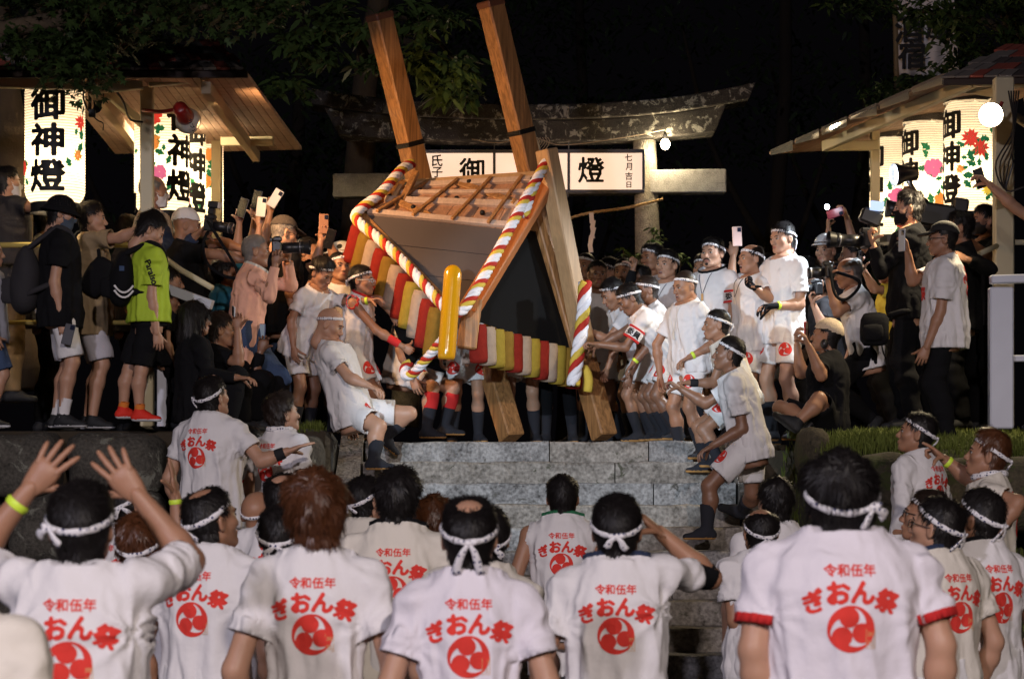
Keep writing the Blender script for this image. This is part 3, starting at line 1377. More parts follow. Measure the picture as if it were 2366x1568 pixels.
    # ---- top
    def make_top(top, tc, prn, ex=0, trim=trim, collar=collar, sl=sl, hem=hem):
        S.shirt = None
        ez = {'tee': .016, 'tank': .012, 'long': .016, 'loose': .026, 'jacket': .024}[top] + ex
        A = SDF()
        a2 = ta + np.interp(tt, [-.12 * H, .1 * H, .25 * H], [ez * 2.0, ez * 1.5, ez * .9])
        b2 = tb + np.interp(tt, [-.12 * H, .1 * H, .25 * H], [ez * 2.2, ez * 1.6, ez * .9])
        hb = hem * H
        tx = np.concatenate([[-.26 * H], tt])
        A.add(P_tor(P, MT, tx, np.concatenate([[a2[0] * 1.03], a2]), np.concatenate([[b2[0] * 1.05], b2]), 2.3, hb, .31 * H), .03)
        caps = [(P + u2 * hb, -u2, .34)]
        slv = {'tee': sl, 'tank': 0, 'long': 1.9, 'loose': sl, 'jacket': 1.9}[top]
        for sd in (-1, 1):
            sh, el, wr = S.sh[sd], S.el[sd], S.wr[sd]
            A.add(P_cone(nb - u2 * .024 * H + r2 * sd * .02 * H, sh, .042 * k, .048 * k + ez * .35), .045)
            if slv == 0:
                dd = nrm(r2 * sd + u2 * .25)
                A.cut(sh + dd * .012, dd, .13)
                caps.append((sh + dd * .012, dd, .13))
            elif slv < 1:
                e = sh + (el - sh) * slv
                d = nrm(el - sh)
                A.add(P_cone(sh, e + d * .02, .048 * k + ez * .35, .055 * k + ez * .7, None, (e, d)), .045)
                caps.append((e, d, .090 * k))
            else:
                A.add(P_cone(sh, el, .049 * k + ez * .4, .046 * k + ez * .4), .04)
                d = nrm(wr - el)
                e = el + (wr - el) * (.93 if slv > 1.5 else .5)
                A.add(P_cone(el, e + d * .02, .046 * k + ez * .4, .034 * k + ez * .4, None, (e, d)), .03)
                caps.append((e, d, .07))
        nc = nb + nd * .004 * H + f2 * .008
        nn_ = nrm(nd + f2 * .30)
        A.cut(nc, nn_, .125 * k)
        caps.append((nc, nn_, .12 * k))
        h = .0095 if q == 2 else (.0125 if q else .0150)
        v, F = A.mesh(h)
        N = vnormals(v, F)
        # folds
        X = (v - P) @ MT.T
        t = X[:, 2] / H
        th_a = np.arctan2(X[:, 1] / .1, X[:, 0] / .14)
        n1, n2, n3 = Noise(seed * 3), Noise(seed * 3 + 1), Noise(seed * 3 + 2)
        inT = 1 - np.clip((np.abs(X[:, 0]) - np.interp(t * H, tt, a2) * .9) / .05, 0, 1)
        wp = n1(v, 7) * 1.1
        s1, s2 = th_a * 8.5 + wp * 2.2 + t * 3 + seed, th_a * 15 + n2(v, 9) * 2.4
        drape = .4 * np.sin(s1) + .9 * (1 - 2 * np.abs(np.sin(s1 / 2))) + .3 * np.sin(s2) + .35 * (1 - 2 * np.abs(np.sin(s2 / 2)))
        amp = (.0150 if q == 2 else .0105) * np.clip((.26 - t) / .26, .12, 1) * inT
        D = amp * drape
        for sd in (-1, 1):
            lift = np.clip((S.el[sd] - S.sh[sd])[2] / ua + .9, 0, 1.8)
            c = S.sh[sd] - u2 * .075 * H
            dv = v - c
            dist = np.linalg.norm(dv, axis=1)
            phi = np.arctan2(dv @ u2, (dv @ r2) * -sd)
            D += (.0050 + .0060 * lift) * (1 - 2 * np.abs(np.sin(phi * 4.5 + n2(v, 10) * .9))) * np.exp(-(dist / .17) ** 2)
            sdv = nrm(S.el[sd] - S.sh[sd])
            tsl = (v - S.sh[sd]) @ sdv
            D += .004 * (1 - inT) * np.sin(tsl * 62 + n3(v, 14) * 2.2)
        D += .0035 * np.exp(-((t + .03) / .06) ** 2) * np.sin(t * 95 + n3(v, 8) * 2.5) * inT
        D += .0028 * n3(v, 26) + .0016 * n2(v, 55)
        v = v + N * D[:, None]
        ext = {}
        if trim:
            ext = {1: .026, 2: .026}
        if collar:
            ext[len(caps) - 1] = .018
        v, F, fmi = open_caps(v, F, caps, h, ext)
        mats = [CLOTH[tc], CLOTH[collar or trim or 'red']]
        nm = 'vest' if ex else {'tee': 't_shirt', 'tank': 'tank_top', 'long': 'long_sleeved_shirt', 'loose': 't_shirt', 'jacket': 'jacket'}[top]
        S.shirt = S.part(nm, v, [F], mats, [fmi])
        S.sv, S.sf = v, F
        if prn:
            if prn in ('back', 'both'):
                bvh = BVHTree.FromPolygons(v.tolist(), F.tolist())
                sc = 1.0 * k ** .5
                o = nb - u2 * .052 * H
                for (pv, pf), m, nm2 in ((PRINT_RED, M_PRINT, 'back_print'), (PRINT_GOLD, M_GOLD, 'gold_stamp')):
                    decal(S, bvh, pv * sc, pf, o, r2, u2, f2, m, nm2, S.shirt)
    if top:
        make_top(top, tc, prn)
    if over:
        make_top('tank', over, None, .012, None, None)
    # ---- bottoms
    if bot:
        A = SDF()
        za = ta + .018
        zb_ = tb + .020
        A.add(P_tor(P, MT, tt, za, zb_, 2.3, -.075 * H, .055 * H), .02)
        caps = [(P + u2 * .055 * H, u2, .30)]
        fr = {"shorts": .74, 'kneeshorts': .92, 'pants': 2}[bot]
        for sd in (-1, 1):
            hip, kn, an = S.hip[sd], S.kn[sd], S.an[sd]
            d = nrm(kn - hip)
            if fr < 1:
                e = hip + (kn - hip) * fr
                A.add(P_cone(hip, e + d * .03, .098 * k * (.3 + .7 * w), .094 * k, None, (e, d)), .03)
                caps.append((e, d, .13))
            else:
                A.add(P_cone(hip, kn, .100 * k, .080 * k), .035)
                d = nrm(an - kn)
                A.add(P_cone(kn, kn + (an - kn) * .35 - f * .012, .079 * k, .080 * k), .03)
                A.add(P_cone(kn + (an - kn) * .35 - f * .012, an + d * .01, .080 * k, .056 * k, None, (an, d)), .03)
                caps.append((an, d, .10))
        h = .015 if (q or face) else .018
        v, F = A.mesh(h)
        N = vnormals(v, F)
        n1, n2 = Noise(seed * 5), Noise(seed * 5 + 1)
        D = .0045 * np.sin(n1(v, 9) * 6 + v[:, 2] * 24) + .0025 * n2(v, 34)
        if bot == 'pants':
            D = D * 1.3
        v = v + N * D[:, None]
        v, F, _ = open_caps(v, F, caps, h)
        S.bottoms = S.part('shorts' if fr < 1 else 'trousers', v, [F], [CLOTH[bc]])
        if emblem and bc == 'shortwhite' and bot == 'shorts' and emblem is not True:
            bvh = BVHTree.FromPolygons(v.tolist(), F.tolist())
            for sd in ((1, -1) if emblem == 'both' else (emblem,)):
                hip, kn = S.hip[sd], S.kn[sd]
                d = nrm(kn - hip)
                fr_ = nrm(f - d * (f @ d))
                if abs(f @ d) > .9:
                    fr_ = nrm(up - d * (up @ d))
                fr_ = nrm(fr_ + r * sd * .5)
                fr_ = nrm(fr_ - d * (fr_ @ d))
                decal(S, bvh, EMBLEM[0], EMBLEM[1], hip + (kn - hip) * .50, np.cross(fr_, -d) * -1, -d, -fr_, M_PRINT, 'emblem', S.bottoms)
    # ---- footwear
    for sd in (-1, 1):
        if not foot or foot == 'hidden':
            break
        kn, an = S.kn[sd], S.an[sd]
        sh_d = nrm(an - kn)
        ft = f * 1.0 + r * sd * .28
        ft = ft - sh_d * (ft @ sh_d) * (1 if abs(sh_d[2]) < .75 else 0)
        ft = nrm(ft)
        dn = nrm(np.cross(np.cross(ft, sh_d), ft)) if abs(sh_d[2]) < .75 else -up
        A = SDF()
        heel = an + dn * .040 * k - ft * .03 * k
        toe = an + dn * .055 * k + ft * .145 * k
        A.add(P_cone(heel, an + ft * .05 * k + dn * .032 * k, .040 * k, .043 * k), .02)
        A.add(P_cone(an + ft * .03 * k + dn * .040 * k, toe, .043 * k, .034 * k, (dn, 1.25)), .03)
        sp = an + dn * .074 * k
        A.cut(sp, dn, .3)
        if foot in ('boot', 'sock'):
            tp = kn + (an - kn) * .42
            A.add(P_cone(tp, an, .060 * k, .042 * k, None, (tp, -sh_d)), .025)
        else:
            tp = an - sh_d * .02
            A.add(P_cone(tp, an + dn * .02, .046 * k, .044 * k, None, (tp, -sh_d)), .02)
        v, F = A.mesh(.0125)
        ctr = v[F].mean(1)
        sole = ((ctr - sp) @ dn > -.014)
        if foot == 'boot':
            S.part('boot', v, [F], [M_BOOT, M_SOLE], [sole.astype(int)])
        elif foot == 'redshoe':
            S.part('shoe', v, [F], [mat('mesh_red', (.75, .03, .015), .7, bump=.4, bscale=150), mat('sole_white', (.7, .7, .72), .6)], [sole.astype(int)])
        else:
            S.part('shoe', v, [F], [mat('sneaker_black', (.016, .017, .02), .7, bump=.3, bscale=120), mat('sole_white', (.7, .7, .72), .6) if foot == 'sneaker' else M_PLASTIC], [sole.astype(int)])
    PEOPLE.append(S)
    return S


def decal(S, bvh, p2, F, o, rx, uy, inward, m, name, parent):
    """Lay flat artwork on cloth: each point is dropped along 'inward' on to the surface."""
    V = []
    ok = np.ones(len(p2), bool)
    iv = Vector(inward)
    for i, (x, y) in enumerate(p2):
        st = Vector(o + rx * x + uy * y - np.asarray(inward) * .35)
        hit = bvh.ray_cast(st, iv, .6)
        if hit[0] is None:
            ok[i] = False
            V.append(st)
        else:
            n = hit[1]
            if n.dot(iv) > 0:
                n = -n
            V.append(hit[0] + n * .0022)
    V = np.array(V)
    good = ok[F].all(1)
    F = F[good]
    e = np.max([np.linalg.norm(V[F[:, i]] - V[F[:, (i + 1) % 3]], axis=1) for i in range(3)], 0) if len(F) else np.array([])
    F = F[e < .06]
    if len(F) == 0:
        return None
    n = np.cross(V[F[:, 1]] - V[F[:, 0]], V[F[:, 2]] - V[F[:, 0]])
    fl = (n @ np.asarray(inward)) > 0
    F = np.where(fl[:, None], F[:, ::-1], F)
    u, inv = np.unique(F.ravel(), return_inverse=True)
    return S.part(name, V[u], [inv.reshape(F.shape)], m, None, False, parent) if parent is None else link(name, mesh_from(name, V[u] - S.base, [inv.reshape(F.shape)], m, None, False), parent)


def open_caps(v, F, caps, h, ext={}):
    """Open neck, sleeves and hem: drop the flat caps, straighten the rims and turn the edge inwards."""
    ctr = v[F].mean(1)
    fn = np.cross(v[F[:, 2]] - v[F[:, 0]], v[F[:, 3]] - v[F[:, 1]])
    fn /= np.linalg.norm(fn, axis=1)[:, None] + 1e-12
    kill = np.zeros(len(F), bool)
    for c, n, rad in caps:
        d = (ctr - c) @ n
        near = np.linalg.norm(ctr - c - d[:, None] * n, axis=1) < rad
        kill |= near & (np.abs(d) < h * 1.6) & (fn @ n > .55)
    F = F[~kill]
    v, F, _ = compact(v, F)
    E = np.concatenate([F[:, [i, (i + 1) % 4]] for i in range(4)])
    key = np.sort(E, 1)
    _, inv, cnt = np.unique(key, axis=0, return_inverse=True, return_counts=True)
    be = E[cnt[inv.ravel()] == 1]
    bvx = np.unique(be.ravel())
    mp = np.full(len(v), -1)
    mp[bvx] = np.arange(len(bvx))
    B = v[bvx]
    in1, in2, B2 = B.copy(), B.copy(), B.copy()
    hasx = np.zeros(len(B), bool)
    for ci, (c, n, rad) in enumerate(caps):
        d = (B - c) @ n
        m = (np.abs(d) < h * 2.2) & (np.linalg.norm(B - c, axis=1) < rad * 1.25)
        if not m.any():
            continue
        B[m] = B[m] - (d[m] * .85)[:, None] * n
        cc = B[m].mean(0)
        w = B[m] - cc
        ln = np.linalg.norm(w, axis=1)[:, None] + 1e-9
        B2[m] = B[m] + n * ext.get(ci, 0)
        hasx[m] = ci in ext
        in1[m] = B2[m] - w / ln * .006
        in2[m] = in1[m] - n * .03 + w / ln * .002
    v[bvx] = B
    n0 = len(v)
    nb = len(bvx)
    V = np.concatenate([v, in1, in2, B2])
    a, b = mp[be[:, 0]], mp[be[:, 1]]
    x = hasx[a] & hasx[b]
    ea, eb = np.where(x, n0 + 2 * nb + a, be[:, 0]), np.where(x, n0 + 2 * nb + b, be[:, 1])
    q0 = np.stack([be[x, 1], be[x, 0], ea[x], eb[x]], 1)
    q1 = np.stack([eb, ea, n0 + a, n0 + b], 1)
    q2 = np.stack([n0 + b, n0 + a, n0 + nb + a, n0 + nb + b], 1)
    FF = np.concatenate([F, q0, q1, q2])
    fm = np.zeros(len(FF), int)
    fm[len(F):len(F) + len(q0)] = 1
    fm[len(F) + len(q0):][:len(x)][x] = 1
    V, FF, _ = compact(V, FF)
    return V, FF, fm


# ---- accessories -------------------------------------------------------------
def wristband(S, sd, m=None, pos=.88, wid=.011, name='wristband'):
    el, wr = S.el[sd], S.wr[sd]
    c = el + (wr - el) * pos
    d = nrm(wr - el)
    r = (.0425 + (.0245 - .0425) * max(0, (pos - .28) / .72)) * S.k + .003
    pts = [c - d * wid, c - d * wid * .3, c + d * wid * .3, c + d * wid]
    v, F = tube_arr(pts, [r + .001, r + .003, r + .003, r], 14, False)
    S.part(name, v, F, m or M_LIMEBAND)


def glasses(S, m=None):
    mb = MB()
    for x in (-1, 1):
        a = np.linspace(0, 2 * math.pi, 17)
        sq = [(x * .034 + .0215 * np.sign(math.cos(t)) * abs(math.cos(t)) ** .6, .104 - .2 * abs(.034 * x + .02 * math.cos(t)) ** 1.2, .000 + .015 * np.sign(math.sin(t)) * abs(math.sin(t)) ** .6) for t in a]
        mb.tube(sq, .0022, 5, caps=False)
        mb.tube([(x * .056, .094, .006), (x * .078, .05, .006), (x * .084, -.01, .004)], .0022, 5)
    mb.tube([(-.013, .106, .004), (.013, .106, .004)], .002, 5)
    v = np.concatenate(mb.V)
    S.part('glasses', S.h2w(v), mb.F, m or M_PLASTIC)


def relax(v, f, n):
    E = np.concatenate([f[:, [i, (i + 1) % 4]] for i in range(4)])
    E = np.concatenate([E, E[:, ::-1]])
    cnt = np.bincount(E[:, 0], minlength=len(v))[:, None]
    key, c = np.unique(np.sort(np.concatenate([f[:, [i, (i + 1) % 4]] for i in range(4)]), 1), axis=0, return_counts=True)
    fix = np.unique(key[c == 1])
    for _ in range(n):
        a = np.zeros_like(v)
        np.add.at(a, E[:, 0], v[E[:, 1]])
        w = a / cnt
        w[fix] = v[fix]
        v = w
    return v


def face_mask(S, m):
    V, F = HV1, HF1
    N = vnormals(V, F)
    ok = (V[:, 1] > .005) & (V[:, 2] < -.014 + .0 * V[:, 1]) & (V[:, 2] > -.108) & (V[:, 1] > -.02 - 1.0 * (V[:, 2] + .06)) & (np.abs(V[:, 0]) < .068)
    f = F[ok[F].all(1)]
    v, f, _ = compact(V + N * .009, f)
    v = relax(v, f, 9)
    v = v + Noise(3)(v * np.array([.3, 1, 1]), 260)[:, None] * np.array([0, .0012, 0])
    mb = MB()
    mb.add(v, [f])
    for x in (-1, 1):
        mb.tube([(x * .058, .045, -.03), (x * .072, .015, -.012), (x * .083, -.02, .01)], .002, 5)
    S.part('face_mask', S.h2w(np.concatenate(mb.V)), mb.F, m)


def cap(S, m, bucket=False, helmet=False, brim_m=None, back=False):
    V, F = HV1, HF1
    N = vnormals(V, F)
    zl = .050 if not bucket else .035
    z = V[:, 2] - (.0 if back else .0) * V[:, 1]
    ok = (z > zl - .22 * (V[:, 1] < 0) * -V[:, 1])
    f = F[ok[F].all(1)]
    off = .014 if not helmet else .030
    v, f, _ = compact(V + N * off + np.array([0, 0, .010]), f)
    if helmet:
        v[:, 2] = np.maximum(v[:, 2], .060)
    mb = MB()
    mb.add(v, [f])
    n = 24
    if bucket or helmet:
        a = np.arange(n + 1) * 2 * math.pi / n
        w = .040 if bucket else .022
        drop = -.045 if bucket else -.012
        ins = np.stack([np.sin(a) * .089, -.012 + np.cos(a) * .108, np.full(n + 1, .052)], 1)
        if helmet:
            ins = ins * np.array([1.12, 1.1, 1.15])
        out = ins + np.stack([np.sin(a) * w, np.cos(a) * w * (1.0 if bucket else 1.6), np.full(n + 1, drop)], 1)
    else:
        a = np.linspace(-1.15, 1.15, n + 1)
        if back:
            a = a + math.pi
        ins = np.stack([np.sin(a) * .088, -.010 + np.cos(a) * .106, np.full(n + 1, .060)], 1)
        e = np.clip(np.cos(np.linspace(-1.45, 1.45, n + 1)), 0, 1) ** .5
        sg = -1 if back else 1
        out = ins + np.stack([np.sin(a) * .012, sg * .085 * e, -.030 * e], 1)
    thick = np.array([0, 0, .005])
    q = [[i, i + 1, n + 1 + i + 1, n + 1 + i] for i in range(n)]
    P = np.concatenate([ins, out])
    P2 = np.concatenate([P + thick, P - thick])
    m0 = 2 * (n + 1)
    q2 = [[x + m0 for x in y[::-1]] for y in q]
    q3 = [[n + 1 + i, n + 1 + i + 1, m0 + n + 1 + i + 1, m0 + n + 1 + i] for i in range(n)]
    mb.add(P2, [np.array(q + q2 + q3)], 1 if brim_m else 0)
    nm = 'helmet' if helmet else ('bucket_hat' if bucket else 'cap')
    return S.part(nm, S.h2w(np.concatenate(mb.V)), mb.F, [m] + ([brim_m] if brim_m else []), mb.M)


def necklace(S, m, tag_m=None, r=.072, drop=.0):
    a = np.linspace(0, 2 * math.pi, 25)
    c = S.nb + S.u2 * .006 * S.H
    p = [c + S.r2 * math.sin(t) * r * S.k * 1.05 + S.f2 * (math.cos(t) * r * S.k + .004) + S.u2 * (-.014 - .035 * max(0, math.cos(t))) for t in a]
    mb = MB()
    if drop:
        p0 = S.nb + S.f2 * (.105 * S.k) - S.u2 * (.10 + drop)
        bvh = BVHTree.FromPolygons(S.sv.tolist(), S.sf.tolist())
        hit = bvh.ray_cast(Vector(p0 + S.f2 * .3), Vector(-S.f2), .8)
        if hit[0] is not None:
            p0 = np.array(hit[0]) + S.f2 * .012
        for sd in (-1, 1):
            mid = S.nb + S.r2 * sd * .055 + S.f2 * .09 * S.k - S.u2 * .05
            hit = bvh.ray_cast(Vector(mid + S.f2 * .3), Vector(-S.f2), .8)
            if hit[0] is not None:
                mid = np.array(hit[0]) + S.f2 * .006
            mb.tube(spline([S.nb + S.r2 * sd * .066 + S.u2 * .0, mid, p0 + S.r2 * sd * .005], 10), .0025, 5)
        mb.box(p0 - S.u2 * .03, (.020, .008, .055), np.stack([S.r2, S.f2, S.u2], 1), 1, .002)
        S.part('neck_tag', np.concatenate(mb.V), mb.F, [m, tag_m or m], mb.M, False)
    else:
        v, F = tube_arr(p, .0035, 6, False)
        S.part('neck_cord', v, F, m)


def armband(S, sd, text='委員'):
    sh, el = S.sh[sd], S.el[sd]
    d = nrm(el - sh)
    r = (.078) * S.k
    pts = [sh + (el - sh) * t for t in (.36, .42, .43, .66, .67, .73)]
    mb = MB()
    for (i, j, m) in ((0, 1, 1), (2, 3, 0), (4, 5, 1)):
        v, F = tube_arr([pts[i], (pts[i] + pts[j]) / 2, pts[j]], [r + .004, r + .006, r + .005], 18, False)
        mb.add(v, F, m)
    S.part('armband', np.concatenate(mb.V), mb.F, [CLOTH['white'], CLOTH['red']], mb.M)
    bvh = BVHTree.FromPolygons(np.concatenate(mb.V).tolist(), [list(x) for f in mb.F for x in f])
    out = nrm(np.array([-.1, -1.0, .1]))
    out = nrm(out - d * (out @ d))
    pv, pf = xf2(text2d(text, .04), .055, 0)
    rx = np.cross(-out, d) if np.cross(-out, d)[0] > 0 else -np.cross(-out, d)
    par = [o for o in S.root.children if o.name.startswith('armband')][0]
    decal(S, bvh, pv, pf, sh + (el - sh) * .545, rx, -d, -out, M_PLASTIC, 'armband_lettering', par)


def phone(label, c, fw, up, case=(.05, .05, .06), screen=False, lit=None, group=None):
    """Flat slab: fw is where its camera looks."""
    fw, up = nrm(fw), np.asarray(up, float)
    r = nrm(np.cross(fw, up))
    u = np.cross(r, fw)
    M = np.stack([r, fw, u], 1)
    o = empty('phone', c, label, 'phone', group)
    cm = mat('phone_case_%d_%d_%d' % tuple(int(x * 100) for x in case), case, .35)
    MB().box((0, 0, 0), (.076, .010, .156), M, 0, .004).build('case', cm, o, loc=(0, 0, 0))
    mb = MB().box(M @ np.array([-.018, .0065, .052]), (.030, .004, .034), M, 0, .001)
    for dx, dz in ((-.025, .060), (-.025, .044), (-.011, .052)):
        mb.tube([M @ np.array([dx, .008, dz]), M @ np.array([dx, .0105, dz])], .0052, 8)
    mb.build('lens_block', M_GLASS, o, loc=(0, 0, 0))
    sm = mat('phone_screen', (.01, .01, .012), .1) if not lit else mat('phone_screen_lit', (.02, .02, .02), .2, emit=lit, ecol=(.55, .62, .75))
    MB().box(M @ np.array([0, -.0058, 0]), (.070, .0016, .148), M).build('screen', sm, o, loc=(0, 0, 0))
    return o


def camera_prop(label, c, fw, up=(0, 0, 1), size=1.0, tele=.13, flash=False, strap=None, hood=False, cat='camera', group='cameras of the photographers'):
    fw, up = nrm(fw), np.asarray(up, float)
    r = nrm(np.cross(fw, up))
    u = np.cross(r, fw)
    M = np.stack([r, fw, u], 1)
    o = empty('camera', c, label, cat, group)

    def P(*x):
        return M @ (np.array(x) * size)

    mb = MB().box(P(0, 0, 0), np.array([.145, .060, .095]) * size, M, 0, .010)
    mb.box(P(0, .005, .062), np.array([.060, .066, .040]) * size, M, 0, .012)
    mb.box(P(.058, .022, -.005), np.array([.032, .040, .090]) * size, M, 0, .010)
    mb.box(P(0, -.040, .058), np.array([.040, .022, .030]) * size, M, 0, .006)
    mb.build('body', M_PLASTIC, o, loc=(0, 0, 0))
    s = size
    z = [.03, .045, .046, .046 + tele * .45, .047 + tele * .46, .04 + tele * .9, .045 + tele * .92, .05 + tele]
    rr = np.array([.036, .036, .040, .040, .038, .040, .044, .044])
    mb = MB()
    v, F = tube_arr([P(0, a, -.004) for a in z], rr * s, 18)
    mb.add(v, F)
    if hood:
        v, F = tube_arr([P(0, z[-1], -.004), P(0, z[-1] + .045, -.004)], [.046 * s, .056 * s], 18, False)
        mb.add(v, F)
    lens = mb.build('lens', M_PLASTIC, o, loc=(0, 0, 0), smooth=True)
    v, F = tube_arr([P(0, z[5] - .004, -.004), P(0, z[5] + .004, -.004)], [.0425 * s] * 2, 18)
    link('lens_ring', mesh_from('lens_ring', v, F, mat('lens_ring_grey', (.30, .30, .33), .35, .6)), lens)
    v, F = tube_arr([P(0, z[-1] - .002, -.004), P(0, z[-1] + .0015, -.004)], [.038 * s, .036 * s], 18)
    link('front_glass', mesh_from('front_glass', v, F, M_GLASS), lens)
    MB().box(P(0, -.032, -.008), np.array([.078, .004, .056]) * size, M, 0, .001).build('rear_screen', mat('phone_screen', (.01, .01, .012), .1), o, loc=(0, 0, 0))
    if flash:
        mb = MB().box(P(0, -.002, .105), np.array([.05, .05, .05]) * size, M, 0, .006)
        mb.box(P(0, .012, .155), np.array([.075, .085, .052]) * size, M, 0, .008)
        mb.box(P(0, .056, .155), np.array([.068, .004, .044]) * size, M, 1)
        mb.build('flash_unit', [M_PLASTIC, mat('flash_window', (.75, .75, .75), .2)], o, loc=(0, 0, 0))
    if strap is not None:
        pts = [P(-.07, 0, .03)] + [np.asarray(q) - np.asarray(c) for q in strap] + [P(.07, 0, .03)]
        v, F = tube_arr(spline(pts, 26), .013, 6, True, (np.array([0, 1.0, 0]), .25))
        link('strap', mesh_from('strap', v, F, CLOTH['black']), o)
    return o


def shin_band(S, sd, a, b, m, name='knee_sock'):
    kn, an = S.kn[sd], S.an[sd]
    p = [kn + (an - kn) * t for t in np.linspace(a, b, 5)]
    v, f = tube_arr(p, np.array([.062, .065, .066, .064, .060]) * S.k, 14, False)
    S.part(name, v, f, m)


def sleeve_tube(S, sd, m, a=.55, b=1.0, lower=0, name='undersleeve'):
    p = [S.sh[sd] + (S.el[sd] - S.sh[sd]) * t for t in np.linspace(a, b, 5)]
    r = list(np.linspace(.050, .044, 5))
    if lower:
        q = [S.el[sd] + (S.wr[sd] - S.el[sd]) * t for t in np.linspace(.1, lower, 6)]
        p += q
        r += list(np.interp(np.linspace(.1, lower, 6), [0, .3, 1], [.044, .048, .029]))
    v, f = tube_arr(p, np.array(r) * S.k, 14, False)
    S.part(name, v, f, m)


def glove(S, sd, m):
    pose, M3, wr = S.hand[sd]
    hv, hf = HANDS[pose]
    c = np.array([0, .07, 0])
    hv = (hv - c) * np.array([1.12, 1.04, 1.35]) + c
    hv = hv * S.k
    if sd < 0:
        hv, hf = hv * np.array([-1, 1, 1]), mirror(hf)
    S.part('glove', hv @ M3.T + wr, hf, m)


def socks(S, m, top=.55):
    for sd in (-1, 1):
        kn, an = S.kn[sd], S.an[sd]
        p = [an + (kn - an) * t for t in (-.05, .1, .2, top * .6)]
        v, f = tube_arr(p, np.array([.044, .042, .043, .048]) * S.k, 14, False)
        S.part('sock', v, f, m)


def beanie(S, m):
    N = vnormals(HV1, HF1)
    ok = HV1[:, 2] > .036 - .25 * np.clip(-HV1[:, 1], 0, 1)
    v, f, _ = compact(HV1 + N * .013 + np.array([0, -.006, .012]), HF1[ok[HF1].all(1)])
    v = v + (Noise(5)(v, 70) * .004)[:, None] * nrm(np.array([.3, -.5, 1]))
    S.part('beanie', S.h2w(v), [f], m)


def scarf(S, m):
    n = 28
    a = np.linspace(0, 2 * math.pi, n + 1)
    c = S.nb + S.u2 * .004 * S.H
    p = [c + S.r2 * math.sin(t) * .080 * S.k + S.f2 * (math.cos(t) * .080 * S.k) + S.u2 * (.012 - .02 * max(0, math.cos(t))) for t in a]
    v, f = tube_arr(p, .019 + .003 * np.sin(a * 9), 8, False)
    S.part('scarf', v, f, m)


def backpack(label, S, m, m2, size=1.0, stripes=False, drop=.12):
    """Worn bag: rounded sack on the back with shoulder straps."""
    k = S.k * size
    c = S.nb - S.u2 * (.20 + drop) * k - S.f2 * .225 * k
    A = SDF()
    M = np.stack([S.r2, S.f2, S.u2])
    A.add(P_ell(c, (.165 * k, .095 * k, .225 * k), M))
    A.add(P_ell(c - S.u2 * .10 * k - S.f2 * .02, (.155 * k, .100 * k, .15 * k), M), .05)
    v, f = A.mesh(.014)
    v = v + vnormals(v, f) * (Noise(4)(v, 16) * .006)[:, None]
    o = empty('backpack', c, label, 'backpack')
    link('sack', mesh_from('sack', v - c, [f], m), o)
    for sd in (-1, 1):
        sh = S.nb + S.r2 * sd * .085 * k - S.u2 * .035
        pts = [c + S.r2 * sd * .07 * k + S.u2 * .19 * k, sh - S.f2 * .06 + S.u2 * .035, sh + S.u2 * .055, sh + S.f2 * .09 + S.u2 * .005, sh + S.f2 * .115 - S.u2 * .14, sh + S.f2 * .03 - S.u2 * .30 + S.r2 * sd * .06, c + S.r2 * sd * .14 * k - S.u2 * .12 * k]
        v, f = tube_arr(spline(pts, 22), .024, 8, True, (S.f2, .35))
        link('strap', mesh_from('strap', v - c, f, m2), o)
    v, f = rock(c - S.f2 * .085 * k - S.u2 * .09 * k, (.22 * k, .07, .18 * k), 3, 6, 4, .03)
    link('pocket', mesh_from('pocket', v - c, f, m), o)
    if stripes:
        for dz in (-.02, -.055):
            pts = [c + S.r2 * (.02 + .15 * k) - S.f2 * (.10 * k - .16 * t * k) + S.u2 * (dz - .10 + .05 * (t - .5) ** 2 * 4) for t in np.linspace(0, 1, 8)]
            v, f = tube_arr(pts, .008, 6, True, (S.r2, .3))
            link('stripe', mesh_from('stripe', v - c, f, CLOTH['white']), o)
        MB().box(c + S.r2 * (.165 * k) - S.f2 * .03 + S.u2 * .05, (.006, .035, .035), np.stack([S.r2, S.f2, S.u2], 1)).build('patch', CLOTH['denim'], o)
    return o

# ------------------------------------------------------------------ ground, terraces, stairs
M_ASPH = mat('asphalt', (.045, .043, .042), .95, bump=.6, bscale=200, var=.2, vscale=3)
M_EARTH = mat('earth', (.045, .034, .022), .98, bump=.8, bscale=40, var=.35, vscale=4)
M_STEP = stone_mat('step_granite', (.055, .05, .048), (.40, .385, .375), 5, (.075, .07, .06), .60, .82, 1.0, 42)
M_STEP2 = stone_mat('step_granite_warm', (.06, .05, .04), (.38, .34, .30), 6, (.07, .068, .045), .60, .85, 1.0, 38)
M_WALL = stone_mat('wall_stone', (.024, .022, .019), (.12, .11, .092), 4, (.20, .20, .165), .58, .95, 1.0, 45)
M_BOULDER = stone_mat('boulder_stone', (.026, .022, .014), (.10, .082, .05), 3, (.055, .065, .02), .52, .95, 1.0, 40)
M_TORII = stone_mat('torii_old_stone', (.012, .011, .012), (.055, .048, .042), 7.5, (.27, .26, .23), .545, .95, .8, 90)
M_NUKI = stone_mat('torii_grey_granite', (.18, .175, .17), (.42, .41, .39), 8, None, .6, .9, .5, 130)
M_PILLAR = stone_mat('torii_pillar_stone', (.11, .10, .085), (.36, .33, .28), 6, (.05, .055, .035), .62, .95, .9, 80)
LAND = 2.03
TERR = 2.10


def struct(name, mb_or_me, m=None):
    o = mb_or_me.build(name, m) if isinstance(mb_or_me, MB) else link(name, mb_or_me)
    o['kind'] = 'structure'
    return o


